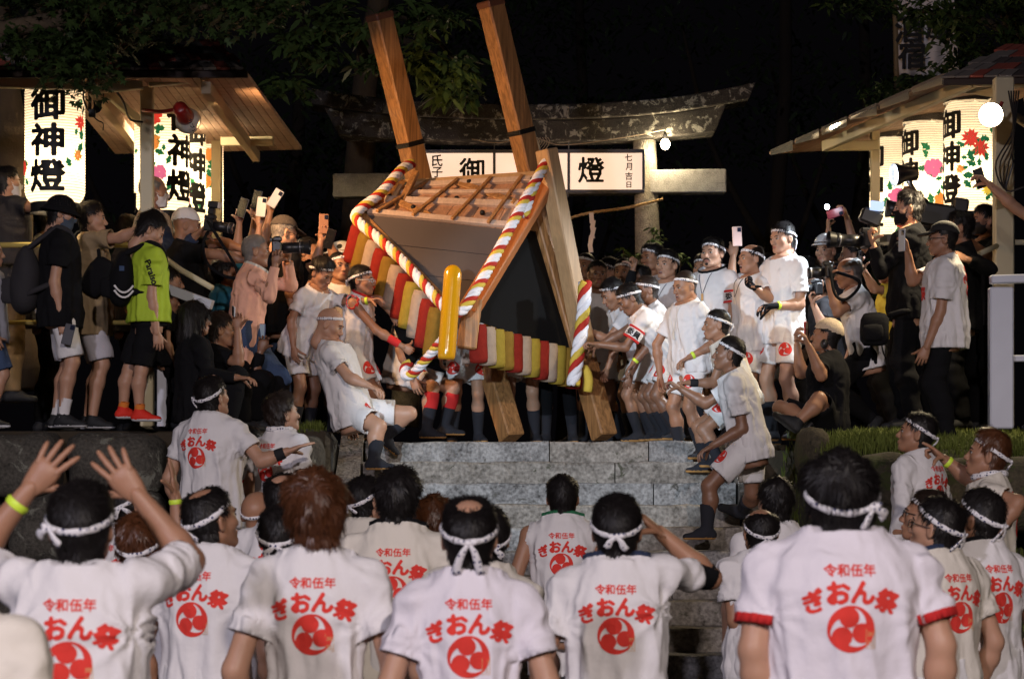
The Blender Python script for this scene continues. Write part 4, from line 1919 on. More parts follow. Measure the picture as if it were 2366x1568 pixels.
V, F = [], []
struct('ground', MB().box((0, 10, -.05), (160, 90, .1)), M_ASPH)
struct('terrace', MB().box((-.05 + .0, 40.2, .98), (120, 42.3, 1.96)), M_EARTH)
struct('terrace_left', MB().box((-7.9, 18.72, 1.045), (13.1, .80, 2.09)), M_EARTH)
struct('lower_terrace_left', MB().box((-3.1, 16.4, .30), (3.6, 2.9, .60)), M_EARTH)


def rock(c, size, seed, n=5, sq=3.2, rough=.07, rot=0):
    """Rounded, uneven block: superellipsoid pushed about by noise. Returns V, F centred on c."""
    v, f = sphere_arr(n + 2, 2 * n + 4)
    q = (np.abs(v) ** sq).sum(1) ** (1 / sq)
    v = v / q[:, None]
    v = v * (1 + rough * Noise(seed)(v, 2.2))[:, None] + rough * .5 * np.stack([Noise(seed + 9)(v, 3.5)] * 3, 1) * v
    v = v * np.asarray(size) / 2
    if rot:
        v = v @ np.array(Matrix.Rotation(rot, 3, 'Y')).T
    return v + np.asarray(c), f


# stairs: thirteen granite steps, each of several long slabs
stair = empty('stone_stairs', (0.3, 17, 0), 'grey granite stairs rising to the festival landing', 'stairs')
SX0, SX1 = -1.10, 1.62
g = np.random.default_rng(4)


def slab(x0, x1, y0, y1, z0, z1, seed, m, parent, name='stone'):
    nx = max(2, int((x1 - x0) / .045))
    mb = MB()
    xs = np.linspace(x0 + .004, x1 - .004, nx + 1)
    prof = [(y0 + .002, z0), (y0, z0 + .05), (y0 + .001, z1 - .018), (y0 + .012, z1 - .004), (y0 + .05, z1), (y1, z1)]
    ns = Noise(seed)
    P = np.array([[x, y, z] for x in xs for (y, z) in prof])
    d = ns(P * np.array([9, 3, 30]), 1.0) * .007
    d = d + np.where(np.abs(P[:, 2] - z1 + .012) < .012, np.clip(ns(P[:, [0, 0, 0]] * 23, 1), 0, 1) * .014, 0)
    P[:, 1] += d * (P[:, 1] < y1 - .01)
    P[:, 2] += np.where(P[:, 2] > z1 - .03, ns(P[:, [0, 0, 0]] * 9, 1) * .006, 0)
    k = len(prof)
    q = [[i * k + j, i * k + j + 1, (i + 1) * k + j + 1, (i + 1) * k + j] for i in range(nx) for j in range(k - 1)]
    q = [x[::-1] for x in q]
    e1 = list(range(k)) + []
    mb.add(P, [np.array(q), np.array([e1]), np.array([[nx * k + i for i in range(k)][::-1]])])
    return mb.build(name, m, parent, smooth=False)


for i in range(14):
    z1 = LAND - .156 * i
    y0 = 19.0 - .33 * i
    cuts = [SX0] + sorted(g.uniform(SX0 + .5, SX1 - .5, 1 if i % 3 else 2)) + [SX1]
    for a, b in zip(cuts[:-1], cuts[1:]):
        slab(a, b, y0 + g.uniform(-.004, .004), y0 + (.50 if i else .9), max(0, z1 - .156) - (.02 if i < 12 else 0), z1 + g.uniform(-.003, .003), int(g.integers(1e6)), M_STEP if g.random() < .6 else M_STEP2, stair)
    if z1 < .1:
        break
# core under the steps and the landing paving
struct('landing', MB().box((0.2, 21.3, 1.99), (3.9, 2.8, .055)), M_STEP2)
# sloping kerbs
for sx, nm in ((-1.20, 'left'), (1.72, 'right')):
    o = empty('stair_kerb', (sx, 17, 0), 'sloping granite kerb on the %s side of the stone stairs' % nm, 'kerb', 'kerbs of the stairs')
    for j in range(5):
        t0, t1 = j / 5, (j + 1) / 5 - .006
        ya, yb = 19.15 - 4.5 * t0, 19.15 - 4.5 * t1
        za, zb = LAND + .05 - 2.12 * t0, LAND + .05 - 2.12 * t1
        MB().prism([(sx - .085, ya, za), (sx - .085, yb, zb), (sx - .085, yb, zb - .6), (sx - .085, ya, za - .6)], (.17, 0, 0)).build('stone', M_STEP2, o)

# left retaining wall of big fitted stones
wall = empty('stone_wall', (-3.6, 18.2, 0), 'dark mossy wall of big fitted stones under the left crowd', 'wall')
g = np.random.default_rng(12)
z = 0.02
rows = [(.62, .58), (1.16, .56), (1.66, .52), (2.08, .46)]
zb = 0
for ri, (zt, hgt) in enumerate(rows):
    x = -6.4 + g.uniform(0, .4)
    while x < -1.34:
        wdt = g.uniform(.42, .80)
        x2 = min(x + wdt, -1.32)
        if -1.32 - x2 < .25:
            x2 = -1.32
        hh = hgt * g.uniform(.92, 1.02)
        v, f = rock(((x + x2) / 2, 18.20 + g.uniform(-.03, .03), zt - hgt / 2 + g.uniform(-.012, .012)), (x2 - x - .025, .58, hgt - .012), int(g.integers(1e6)), 12, 4.0, .12)
        link('stone', mesh_from('stone', v - np.array(wall.location), f, M_WALL), wall)
        x = x2
for zt, hgt in ((.62, .6), (1.2, .56), (1.72, .52), (2.1, .44)):
    for yy in (18.55, 19.05):
        v, f = rock((-1.50, yy, zt - hgt / 2), (.40, .52, hgt + .02), int(g.integers(1e6)), 7, 5, .05)
        link('stone', mesh_from('stone', v - np.array(wall.location), f, M_WALL), wall)

# right bank: sloping earth with boulders and grass
nx, ny = 40, 24
X, Y = np.meshgrid(np.linspace(1.80, 9.5, nx), np.linspace(12.4, 19.06, ny), indexing='ij')


def bank_z(X, Y):
    front = 15.9 + .25 * np.sin(X * 1.7) + .10 * np.sin(X * 4.1)
    t = np.clip((Y - front) / 1.0, 0, 1)
    t = t * t * (3 - 2 * t)
    low = np.clip((Y - 12.4) / 2.4, 0, 1) * .40
    zz = low + (1.90 - .40) * t + .18 * np.clip((Y - front - .7) / 2.0, 0, 1)
    side = np.clip((X - 1.80) / .25, 0, 1)
    return zz * (.15 + .85 * side) - .02


Z = bank_z(X, Y) + .03 * Noise(5)(np.stack([X, Y, X * 0], -1), 3)
V = np.stack([X, Y, Z], -1).reshape(-1, 3)
q = [[i * ny + j, (i + 1) * ny + j, (i + 1) * ny + j + 1, i * ny + j + 1] for i in range(nx - 1) for j in range(ny - 1)]
struct('grass_bank', mesh_from('grass_bank', V, [np.array(q)], mat('bank_soil', (.035, .035, .015), .98, bump=.9, bscale=30, var=.4, vscale=5)))
rocks = empty('boulder_wall', (3.2, 16.2, .4), 'mossy brown boulders banked under the grass on the right', 'wall')
for (bx, bz, sx, sz, yy) in ((2050, 1140, 150, 170, 16.0), (2115, 1195, 130, 160, 15.85), (2000, 1225, 150, 120, 15.8), (1950, 1175, 90, 120, 16.1), (2215, 1160, 150, 150, 16.05), (2335, 1140, 150, 160, 16.1),
                             (2110, 1100, 150, 80, 16.25), (2260, 1100, 140, 80, 16.3), (1920, 1240, 90, 130, 15.7), (2420, 1130, 120, 180, 16.1), (1878, 1050, 60, 110, 17.6)):
    c = at(bx, bz, yy)
    v, f = rock(c, (sx * yy / FD * 1.1, .75, sz * yy / FD * 1.12), bx, 8, 3.2, .09)
    link('stone', mesh_from('stone', v - np.array(rocks.location), f, M_BOULDER), rocks)


def grass(name, label, n, xr, yr, zf, hgt, m, seed, dens=None):
    g = np.random.default_rng(seed)
    x, y = g.uniform(*xr, n), g.uniform(*yr, n)
    if dens is not None:
        k = g.random(n) < dens(x, y)
        x, y = x[k], y[k]
        n = len(x)
    z = zf(x, y)
    a = g.uniform(0, 6.28, n)
    d = np.stack([np.cos(a), np.sin(a), 0 * a], 1)
    s = np.stack([-np.sin(a), np.cos(a), 0 * a], 1)
    h = hgt * g.uniform(.4, 1.2, n)[:, None]
    w = .0035 * g.uniform(.7, 1.5, n)[:, None]
    p = np.stack([x, y, z], 1)
    up = np.array([0, 0, 1.0])
    lean = g.uniform(.1, .9, n)[:, None]
    p1 = p + up * h * .6 + d * h * lean * .25
    p2 = p + up * h * (1 - .3 * lean) + d * h * lean * .8
    V = np.stack([p - s * w, p + s * w, p1 + s * w * .8, p1 - s * w * .8, p2], 1).reshape(-1, 3)
    o = np.arange(n) * 5
    ob = link(name, mesh_from(name, V, [np.stack([o, o + 1, o + 2, o + 3], 1), np.stack([o + 3, o + 2, o + 4], 1)], m))
    ob['kind'] = 'stuff'
    tag(ob, label, 'grass')


M_GRASS = mat('grass_blades', (.10, .125, .018), .8, var=.4, vscale=3)
grass('grass', 'short green and yellow grass covering the bank on the right', 30000, (1.95, 5.2), (15.9, 18.9), lambda x, y: bank_z(x, y) - .01, .085, M_GRASS, 3,
      lambda x, y: np.clip(.45 + Noise(4)(np.stack([x, y, 0 * x], -1), 2.2) * .9, .04, 1) * np.clip((y - 15.8) / .5, 0, 1))
grass('grass', 'longer tangled grass hanging over the boulder fronts on the right', 9000, (1.85, 4.8), (15.55, 16.9), lambda x, y: bank_z(x, y) + .0, .13, M_GRASS, 31,
      lambda x, y: np.clip(.6 + Noise(4)(np.stack([x, y, 0 * x], -1), 3.2) * 1.1, .05, 1))
grass('grass_tuft', 'small grass tuft on the stone corner left of the stairs', 500, (-1.62, -1.38), (18.3, 18.9), lambda x, y: 0 * x + 2.08, .10, M_GRASS, 8)

# ------------------------------------------------------------------ torii gate
TY = 24.5
tor = empty('torii_gate', at(1222, 985, TY), 'weathered stone torii gate standing behind the tilted shrine frame', 'torii gate')


def tp(x, y, dy=0.0):
    return at(x, y, TY + dy)


def lintel(name, top, bot, dep, m):
    """top / bot: picture positions along the beam; a curved bar with slanted ends."""
    n = len(top)
    pts = []
    for (t, b) in zip(top, bot):
        A, B = tp(*t), tp(*b)
        for yy in (-dep, dep):
            pts += [A + (0, yy, 0), B + (0, yy, 0)]
    P = np.array(pts)
    F = []
    for i in range(n - 1):
        a, b = i * 4, (i + 1) * 4
        F += [[a, a + 1, b + 1, b], [a + 2, b + 2, b + 3, a + 3], [a, b, b + 2, a + 2], [a + 1, a + 3, b + 3, b + 1]]
    F += [[0, 2, 3, 1], [(n - 1) * 4, (n - 1) * 4 + 1, (n - 1) * 4 + 3, (n - 1) * 4 + 2]]
    me = mesh_from(name, P - np.array(tor.location), [np.array(F)], m, None, False)
    o = link(name, me, tor)
    bv = o.modifiers.new('bevel', 'BEVEL')
    bv.width = .012
    bv.segments = 2
    return o


xs = np.linspace(0, 1, 13)


def crv(x0, x1, ym, yl, yr):
    out = []
    for t in xs:
        x = x0 + (x1 - x0) * t
        s = abs(t - .5) * 2
        out.append((x, ym + ((yl if t < .5 else yr) - ym) * s ** 2.4))
    return out


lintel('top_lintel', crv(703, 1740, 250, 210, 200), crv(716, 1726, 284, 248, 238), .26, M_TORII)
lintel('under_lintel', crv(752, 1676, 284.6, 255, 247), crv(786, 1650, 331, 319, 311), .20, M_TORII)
lintel('tie_beam', [(771, 404), (1222, 399), (1676, 393)], [(771, 458), (1222, 452), (1676, 447)], .11, M_NUKI)
for (xa, xb) in ((1489, 1508), (955, 936)):
    pts = [tp(xa + (xb - xa) * t, 326 + (985 - 326) * t) for t in np.linspace(0, 1, 12)]
    v, f = tube_arr(pts, np.linspace(.112, .138, 12), 20)
    v = v + Noise(3)(v, 6)[:, None] * .004
    link('pillar', mesh_from('pillar', v - np.array(tor.location), f, M_PILLAR), tor)
MB().box(tp(1222, 366), (.20, .20, .30), None, 0, .01).build('centre_strut', M_NUKI, tor)

# lit paper sign on the gate
sg = empty('lantern_sign', at(1228, 398, 24.18), 'long lit paper sign with black brush characters hung on the torii gate', 'sign')
M_SIGNP = mat('sign_paper', (.85, .78, .68), .8, emit=.95, ecol=(1.0, .68, .48))
M_FRAME = mat('sign_frame_grey', (.10, .10, .115), .5)
M_INK = mat('ink_black', (.008, .008, .008), .6)
Ys = 24.18


def sp_(x, y, d=0):
    return at(x, y, Ys + d)


for (x0, x1) in ((969, 1140), (1144, 1312), (1316, 1485)):
    a, b = sp_(x0 + 1, 354), sp_(x1 - 1, 440)
    c = (a + b) / 2
    MB().box(c + np.array([0, .08, 0]), (abs(b[0] - a[0]), .16, abs(a[2] - b[2]))).build('paper_panel', M_SIGNP, sg)
fr = MB()
for y in (350, 443):
    fr.beam(sp_(965, y, -.012), sp_(1489, y - 1, -.012), .03, .032, bev=.003)
for x in (967, 1142, 1314, 1487):
    fr.beam(sp_(x, 352, -.010), sp_(x, 441, -.010), .026, .024, (0, 1, 0), bev=.003)
fr.build('frame', M_FRAME, sg)
fr = MB()
for x in (1142, 1314):
    fr.tube([sp_(x, 349), sp_(x, 338, .02), sp_(x, 328, .02)], .006, 6)
    fr.tube([sp_(x, 444), sp_(x - 4, 456)], .012, 6)
fr.build('hanger', M_FRAME, sg)


def flat_text(txt, x, y, Yd, hpx, parent, m, bold=.03, sx=1.0, rot=0, name='character'):
    s = hpx * Yd / FD / .92
    v, f = xf2(text2d(txt, bold, .024), s, rot, (0, 0), sx)
    c = at(x, y, Yd)
    V = np.stack([v[:, 0] + c[0], np.full(len(v), c[1]), v[:, 1] + c[2]], 1)
    return link(name, mesh_from(name, V - wpos(parent), [f], m, None, False), parent)


for ch, x, y, h in (('氏', 1010, 371, 27), ('子', 1010, 398, 25), ('御', 1090, 394, 56), ('神', 1230, 396, 56), ('燈', 1366, 393, 58), ('七', 1452, 364, 17), ('月', 1453, 385, 17), ('吉', 1453, 407, 17), ('日', 1453, 427, 15)):
    flat_text(ch, x, y, Ys - .006, h, sg, M_INK, .020 if h > 30 else .02)

# hanging bulb, wires, straw rope and paper streamer
o = empty('light_bulb', at(1537, 330, 24.3), 'bare lit bulb hanging below the right end of the torii beam', 'light bulb')
MB().ball(at(1537, 333, 24.3), (.045, .045, .055), 10).build('bulb', mat('bulb_glow', (1, .9, .7), .3, emit=40, ecol=(1.0, .80, .50)), o, smooth=True)
MB().tube([at(1537, 322, 24.3), at(1537, 312, 24.3), at(1536, 300, 24.32)], [.022, .02, .006], 10).build('socket', M_PLASTIC, o)
wires = MB()
wires.tube(spline([at(1090, 322, 24.2), at(1150, 330, 24.2), at(1230, 318, 24.2), at(1300, 335, 24.2), at(1440, 318, 24.22), at(1536, 300, 24.28)], 40), .005, 5)
for k in range(7):
    a0 = at(1205 + 6 * k, 322, 24.2)
    wires.tube(spline([a0, a0 + np.array([.05, -.02, -.06 - .01 * k]), a0 + np.array([.12, 0, -.03]), a0 + np.array([.10, .01, .02])], 10), .004, 5)
o = wires.build('cable', mat('wire_pale', (.32, .25, .18), .6))
tag(o, 'pale tangled wires strung under the torii beam', 'cable')
rp = spline([at(954, 520, 24.2), at(1180, 560, 24.2), at(1330, 500, 24.2), at(1450, 480, 24.2), at(1532, 460, 24.25)], 90)
mb = MB()
for ph in (0, 2.1, 4.2):
    a = np.arange(90) * .75 + ph
    mb.tube(rp + np.stack([0 * a, np.cos(a) * .007, np.sin(a) * .007], 1), .0085, 6)
o = mb.build('straw_rope', mat('straw', (.42, .27, .12), .95, bump=.5, bscale=90), smooth=True)
tag(o, 'twisted straw rope strung across the torii pillars', 'rope')
mb = MB()
zz = [(1366, 495), (1362, 512), (1372, 525), (1360, 528), (1374, 545), (1358, 548), (1366, 566), (1357, 580)]
for k, (a, b) in enumerate(zip(zz[:-1], zz[1:])):
    A, B = at(a[0], a[1], 24.15 - .007 * k), at(b[0], b[1], 24.15 - .007 * k)
    mb.box((A + B) / 2 + np.array([.012, 0, 0]), (.042, .004, abs(A[2] - B[2]) + .03), np.array(Matrix.Rotation((B[0] - A[0]) * 4, 3, 'Y')))
o = mb.build('paper_streamer', mat('paper_white', (.75, .62, .55), .8))
tag(o, 'folded white paper streamer hanging from the straw rope', 'streamer')

# ------------------------------------------------------------------ lanterns
M_PAPER = bpy.data.materials.new('lantern_paper')
M_PAPER.use_nodes = True
nt = M_PAPER.node_tree
nt.nodes.clear()
_o = nt.nodes.new('ShaderNodeOutputMaterial')
_d = nt.nodes.new('ShaderNodeBsdfDiffuse')
_t = nt.nodes.new('ShaderNodeBsdfTranslucent')
_m = nt.nodes.new('ShaderNodeMixShader')
_e = nt.nodes.new('ShaderNodeEmission')
_a = nt.nodes.new('ShaderNodeAddShader')
_d.inputs[0].default_value = (.82, .76, .64, 1)
_t.inputs[0].default_value = (.50, .44, .33, 1)
_m.inputs[0].default_value = .42
_e.inputs[0].default_value = (1.0, .86, .64, 1)
_e.inputs[1].default_value = .40
nt.links.new(_d.outputs[0], _m.inputs[1])
nt.links.new(_t.outputs[0], _m.inputs[2])
nt.links.new(_m.outputs[0], _a.inputs[0])
nt.links.new(_e.outputs[0], _a.inputs[1])
nt.links.new(_a.outputs[0], _o.inputs[0])
M_RIB = mat('lantern_rib', (.42, .34, .23), .8)
M_WRAP = mat('clear_wrap', (.75, .75, .72), .15)
M_WRAP.node_tree.nodes['Principled BSDF'].inputs['Transmission Weight'].default_value = .8
def paint(name, col, e):
    """Paint on lit paper: its own glow stands in for light through it."""
    return mat(name, col, .7, emit=e, ecol=col)


PET = {'red': paint('painted_red', (.72, .05, .03), .75), 'pink': paint('painted_pink', (.80, .16, .30), .75), 'orange': paint('painted_orange', (.85, .28, .05), .8), 'yellow': paint('painted_yellow', (.85, .55, .05), .8)}
M_LEAFP = paint('painted_leaf', (.02, .20, .07), .5)


def flower2d(seed, petals=11, r=.07, spiky=False):
    g = np.random.default_rng(seed)
    parts = []
    for ring, (n, rr) in enumerate(((petals, r), (petals - 3, r * .66), (5, r * .36))):
        for i in range(n):
            a = 2 * math.pi * (i + .5 * ring) / n + g.normal(0, .08)
            L = rr * g.uniform(.85, 1.12)
            wd = rr * (.16 if spiky else .30)
            pts = [(.10 * L, -wd * .3), (.55 * L, -wd), (.90 * L, -wd * .75), (L, 0), (.90 * L, wd * .75), (.55 * L, wd), (.10 * L, wd * .3)]
            if spiky:
                pts = [(.1 * L, -wd * .4), (.6 * L, -wd), (L, 0), (.6 * L, wd), (.1 * L, wd * .4)]
            parts.append(xf2(poly2d(pts), .94, a))
    return join2d(parts)


def leaves2d(seed, n, spread=.12):
    g = np.random.default_rng(seed)
    parts = []
    for i in range(n):
        s = .040 * g.uniform(.7, 1.3)
        pts = [(-1, 0), (-.5, .55), (-.25, .35), (.1, .75), (.3, .4), (1.1, 0), (.3, -.4), (.1, -.75), (-.25, -.35), (-.5, -.55)]
        parts.append(xf2(poly2d(pts), s, g.uniform(0, 6.28), (g.normal(0, spread * .6), g.normal(0, spread))))
    return join2d(parts)


def wrap_on(parent, art, m, name, R, zc, ang, zoff, c0, lift=.004):
    """Flat artwork wrapped round the lantern; ang 0 faces the camera, positive turns to the picture's right."""
    v, f = art
    a = ang + v[:, 0] / R
    z = zoff + v[:, 1]
    rr = R * lant_prof(z / zc) + lift
    V = np.stack([np.sin(a) * rr, -np.cos(a) * rr, z], 1)
    return link(name, mesh_from(name, V, [f], m, None, False), parent)


def lant_prof(t):
    return 1 - .20 * np.clip((np.abs(t) - .80) / .20, 0, 1) ** 2


LANT = []


def lantern(label, x, y0, y1, Y, tang, flowers, power=42, tilt=0.0, txt='御神燈'):
    c = (at(x, y0, Y) + at(x, y1, Y)) / 2
    hh = (y1 - y0) * Y / FD / 2
    R = .225
    o = empty('paper_lantern', c, label, 'lantern', 'painted paper lanterns in the stalls')
    n, ns = 44, 40
    V, F = [], []
    z = np.linspace(-hh, hh, n * 2 + 1)
    a = np.arange(ns) * 2 * math.pi / ns
    for i, zz_ in enumerate(z):
        r = R * lant_prof(zz_ / hh) - (.0035 if i % 2 else 0)
        V.append(np.stack([np.sin(a) * r, -np.cos(a) * r, np.full(ns, zz_)], 1))
    V = np.concatenate(V)
    m = len(z)
    q = [[i * ns + j, i * ns + (j + 1) % ns, (i + 1) * ns + (j + 1) % ns, (i + 1) * ns + j] for i in range(m - 1) for j in range(ns)]
    link('paper', mesh_from('paper', V, [np.array(q)], M_PAPER, None, False), o)
    mb = MB()
    for i in range(0, n + 1):
        zz_ = z[2 * i] if 2 * i < len(z) else z[-1]
        r = R * lant_prof(zz_ / hh) + .0006
        p = np.stack([np.sin(a) * r, -np.cos(a) * r, np.full(ns, zz_)], 1)
        vv, ff = tube_arr(np.concatenate([p, p[:1]]), .0019, 3, False)
        mb.add(vv, ff)
    mb.build('ribs', M_RIB, o, loc=(0, 0, 0))
    for sg_, nm in ((1, 'top_ring'), (-1, 'bottom_ring')):
        mb = MB()
        vv, ff = tube_arr([(0, 0, sg_ * hh), (0, 0, sg_ * (hh + .065))], [R * .80] * 2, 28, False)
        mb.add(vv, ff)
        vv, ff = tube_arr([(0, 0, sg_ * (hh + .06)), (0, 0, sg_ * (hh + .075))], [R * .82] * 2, 28, False)
        mb.add(vv, ff)
        mb.build(nm, M_PLASTIC, o, loc=(0, 0, 0))
    g = np.random.default_rng(int(x))
    mb = MB()
    P = []
    for i in range(26):
        an = i * 2 * math.pi / 25
        for r_, zz_ in ((R * .99, hh * .965), (R * .93, hh + .025), (R * .80, hh + .075)):
            P.append([math.sin(an) * r_ * g.uniform(.97, 1.05), -math.cos(an) * r_ * g.uniform(.97, 1.05), zz_ + g.uniform(-.012, .014)])
    q = [[i * 3 + j, (i + 1) * 3 + j, (i + 1) * 3 + j + 1, i * 3 + j + 1] for i in range(25) for j in range(2)]
    mb.add(P, [np.array(q)])
    mb.build('clear_wrap', M_WRAP, o, loc=(0, 0, 0))
    ch = hh * 2 * .262
    for i, t in enumerate(txt):
        v, f = xf2(text2d(t, .03, .024), ch / .95, 0, (0, 0), 1.12)
        wrap_on(o, (v, f), M_INK, 'character', R, hh, tang, hh * .58 - i * ch * 1.12, c)
    for (col, an, zz_, r, spiky, nl) in flowers:
        wrap_on(o, leaves2d(int(an * 50 + x), nl), M_LEAFP, 'painted_leaves', R, hh, an, zz_ * hh - .04, c, .0036)
        wrap_on(o, flower2d(int(x + an * 77), 11, r, spiky), PET[col], 'painted_flower', R, hh, an, zz_ * hh, c, .0046)
    lamp('POINT', c + np.array([0, 0, -hh * .30]), power, (1.0, .80, .52), .06)
    LANT.append(o)
    return o


FL_A = [('red', 1.15, .30, .075, True, 4), ('orange', 1.0, -.25, .06, True, 4), ('red', -1.2, -.45, .06, False, 5)]
lantern('nearest paper lantern on the far left with big black characters', 127, 190, 470, 19.0, -.10, FL_A)
lantern('paper lantern half behind the left cream post with red and orange flowers', 374, 215, 490, 20.7, .95, [('red', -.18, .55, .075, False, 5), ('orange', -.25, .10, .08, False, 8), ('pink', .05, -.38, .065, False, 6)])
lantern('narrow visible lantern third in the left row', 416, 250, 515, 22.1, .75, [('pink', .25, -.62, .07, False, 6), ('orange', -.2, .2, .07, False, 5)])
lantern('last lantern of the left row beside the dark trees', 459, 292, 540, 23.0, -.35, [('orange', .55, .42, .06, False, 5), ('orange', .35, -.08, .075, False, 6), ('pink', 1.0, -.6, .06, False, 3)])
lantern('largest right lantern with red and yellow chrysanthemums beside the work lamp', 2240, 238, 492, 22.2, -1.15, [('red', -.14, .30, .095, True, 7), ('red', .26, .12, .095, True, 13), ('yellow', .55, -.62, .065, True, 6), ('orange', -.55, -.25, .05, True, 4)])
lantern('middle lantern of the right row with one pink peony', 2142, 285, 515, 23.2, -1.1, [('pink', .10, .05, .095, False, 10), ('orange', .45, -.62, .085, False, 4), ('pink', 1.3, -.3, .05, False, 7)])
lantern('smallest lantern at the left end of the right row with pink peony', 2063, 322, 545, 24.3, -1.15, [('pink', .05, -.25, .095, False, 10), ('red', .2, -.75, .06, False, 4)])

# ------------------------------------------------------------------ stalls: cream steel frames under tiled and sheeted roofs
M_CREAM = mat('cream_steel', (.62, .55, .36), .5, bump=.05, bscale=30, var=.08)
M_GREYST = mat('pale_grey_steel', (.60, .62, .70), .45, var=.08)
M_SHEET = mat('roof_sheet_wood', (.50, .33, .23), .75, bump=.4, bscale=30, var=.3, vscale=9)
M_SHEETR = mat('roof_sheet_red', (.24, .085, .06), .75, bump=.4, bscale=30, var=.35, vscale=9)
M_SHEET2 = mat('roof_sheet_brown', (.40, .24, .16), .75, bump=.4, bscale=30, var=.3, vscale=9)
M_TILES = [mat('roof_tile_grey', (.24, .21, .18), .7, var=.2), mat('roof_tile_red', (.36, .09, .06), .7, var=.2), mat('roof_tile_dark', (.11, .085, .075), .7, var=.2)]


def tile_roof(o, A, B, C, D, nu, nv, seed):
    """A-B eave, D-C ridge; staggered tiles as single parts with recessed gaps."""
    g = np.random.default_rng(seed)
    A, B, C, D = [np.asarray(p, float) for p in (A, B, C, D)]
    n = nrm(np.cross(B - A, D - A))
    meshes = {}
    org = wpos(o)

    def pt(u, v):
        return (A * (1 - u) + B * u) * (1 - v) + (D * (1 - u) + C * u) * v

    MB().prism([A - n * .02, B - n * .02, C - n * .02, D - n * .02], -n * .02).build('roof_board', M_SHEETR, o)
    for j in range(nv):
        for i in range(nu):
            u0, u1 = (i + .05) / nu, (i + .97) / nu
            v0, v1 = (j + .02) / nv, (j + .96) / nv
            off = (.5 / nu if j % 2 else 0)
            u0, u1 = min(1, u0 + off - .25 / nu), min(1, u1 + off - .25 / nu)
            if u1 - u0 < .3 / nu:
                continue
            MB().prism([pt(u0, v0), pt(u1, v0), pt(u1, v1), pt(u0, v1)], n * (.014 + .006 * g.random())).build('tile', M_TILES[int(g.choice(3, p=[.45, .28, .27]))], o)


def sheet_roof(o, A, B, C, D, n, ms, seed, th=.03):
    """Boards running from the upper edge A-B to the lower edge D-C, laid side by side."""
    A, B, C, D = [np.asarray(p, float) for p in (A, B, C, D)]
    nn = nrm(np.cross(B - A, D - A))
    if nn[2] < 0:
        nn = -nn
    g = np.random.default_rng(seed)
    for i in range(n):
        a, b = i / n, (i + .93) / n
        P = [A + (B - A) * a, A + (B - A) * b, D + (C - D) * b, D + (C - D) * a]
        MB().prism(P, nn * th * g.uniform(.7, 1.1)).build('board', ms[int(g.integers(len(ms)))], o)


# left stall
st = empty('stall', (-3.2, 19.0, TERR), 'cream framed lantern stall with tiled roof on the left', 'stall')
eL, eR = at(-60, 162, 18.2), at(572, 162, 18.2)
rR = at(505, 96, 18.75)
rL = at(-60, 96, 18.75)
tile_roof(st, eL, eR, rR, rL, 20, 4, 2)
MB().beam(eL + np.array([0, .01, -.03]), eR + np.array([0, .01, -.03]), .03, .05).build('eave_board', mat('eave_dark', (.05, .035, .03), .8), st)
bk0, bk1 = at(265, 356, 23.5), at(697, 346, 23.5)
sheet_roof(st, eR + np.array([.0, .05, -.045]), eL + np.array([.55, .05, -.045]), bk0, bk1, 24, [M_SHEET, M_SHEET2, M_SHEET], 5)
rf = MB()
for t in (.22, .80):
    a = eR * (1 - t) + (eL + np.array([.55, 0, 0])) * t + np.array([0, .1, -.11])
    b = bk1 * (1 - t) + bk0 * t + np.array([-.03, -.1, -.07])
    rf.beam(a, b, .07, .09)
    rf.build('rafter', mat('rafter_wood', (.46, .34, .21), .8, bump=.4, bscale=40), st)
    rf = MB()
for (a, b, w_, h_) in ((at(340, 165, 18.8), at(340, 985, 18.8), .095, .095), (at(501, 320, 22.6), at(501, 940, 22.6), .09, .09)):
    MB().beam(a, b, w_, h_, (0, 1, 0), bev=.008).build('post', M_CREAM, st)
for (a, b, w_, h_) in ((at(-60, 184, 18.5), at(215, 192, 18.5), .07, .11), (at(205, 202, 18.45), at(330, 190, 18.5), .08, .10), (at(342, 186, 18.55), at(470, 174, 18.6), .08, .10),
                       (at(237, 205, 18.9), at(345, 300, 19.2), .05, .06), (at(510, 325, 22.3), at(632, 325, 22.3), .06, .09)):
    MB().beam(a, b, w_, h_, bev=.006).build('cross_beam', M_CREAM, st)
mb = MB()
g = np.random.default_rng(3)
for k in range(7):
    x0 = 205 + g.uniform(-6, 12)
    mb.tube(spline([at(x0, 190, 18.7), at(x0 - 8 + 5 * k, 225 + 4 * k, 18.68), at(215 + g.uniform(-8, 8), 262, 18.66), at(232 + g.uniform(-5, 5), 235, 18.7), at(240, 200, 18.75)], 16), .007, 5)
mb.tube(spline([at(262, 200, 18.7), at(285, 235, 18.68), at(300, 275, 18.65), at(330, 282, 18.68)], 14), .008, 5)
mb.tube(spline([at(210, 262, 18.6), at(225, 278, 18.6), at(238, 285, 18.6), at(238, 302, 18.6)], 12), .004, 5)
mb.box(at(213, 262, 18.62), (.05, .04, .06), None, 0, .006)
o = mb.build('cable', M_PLASTIC)
tag(o, 'bundle of black cables looped under the left stall beam', 'cable')

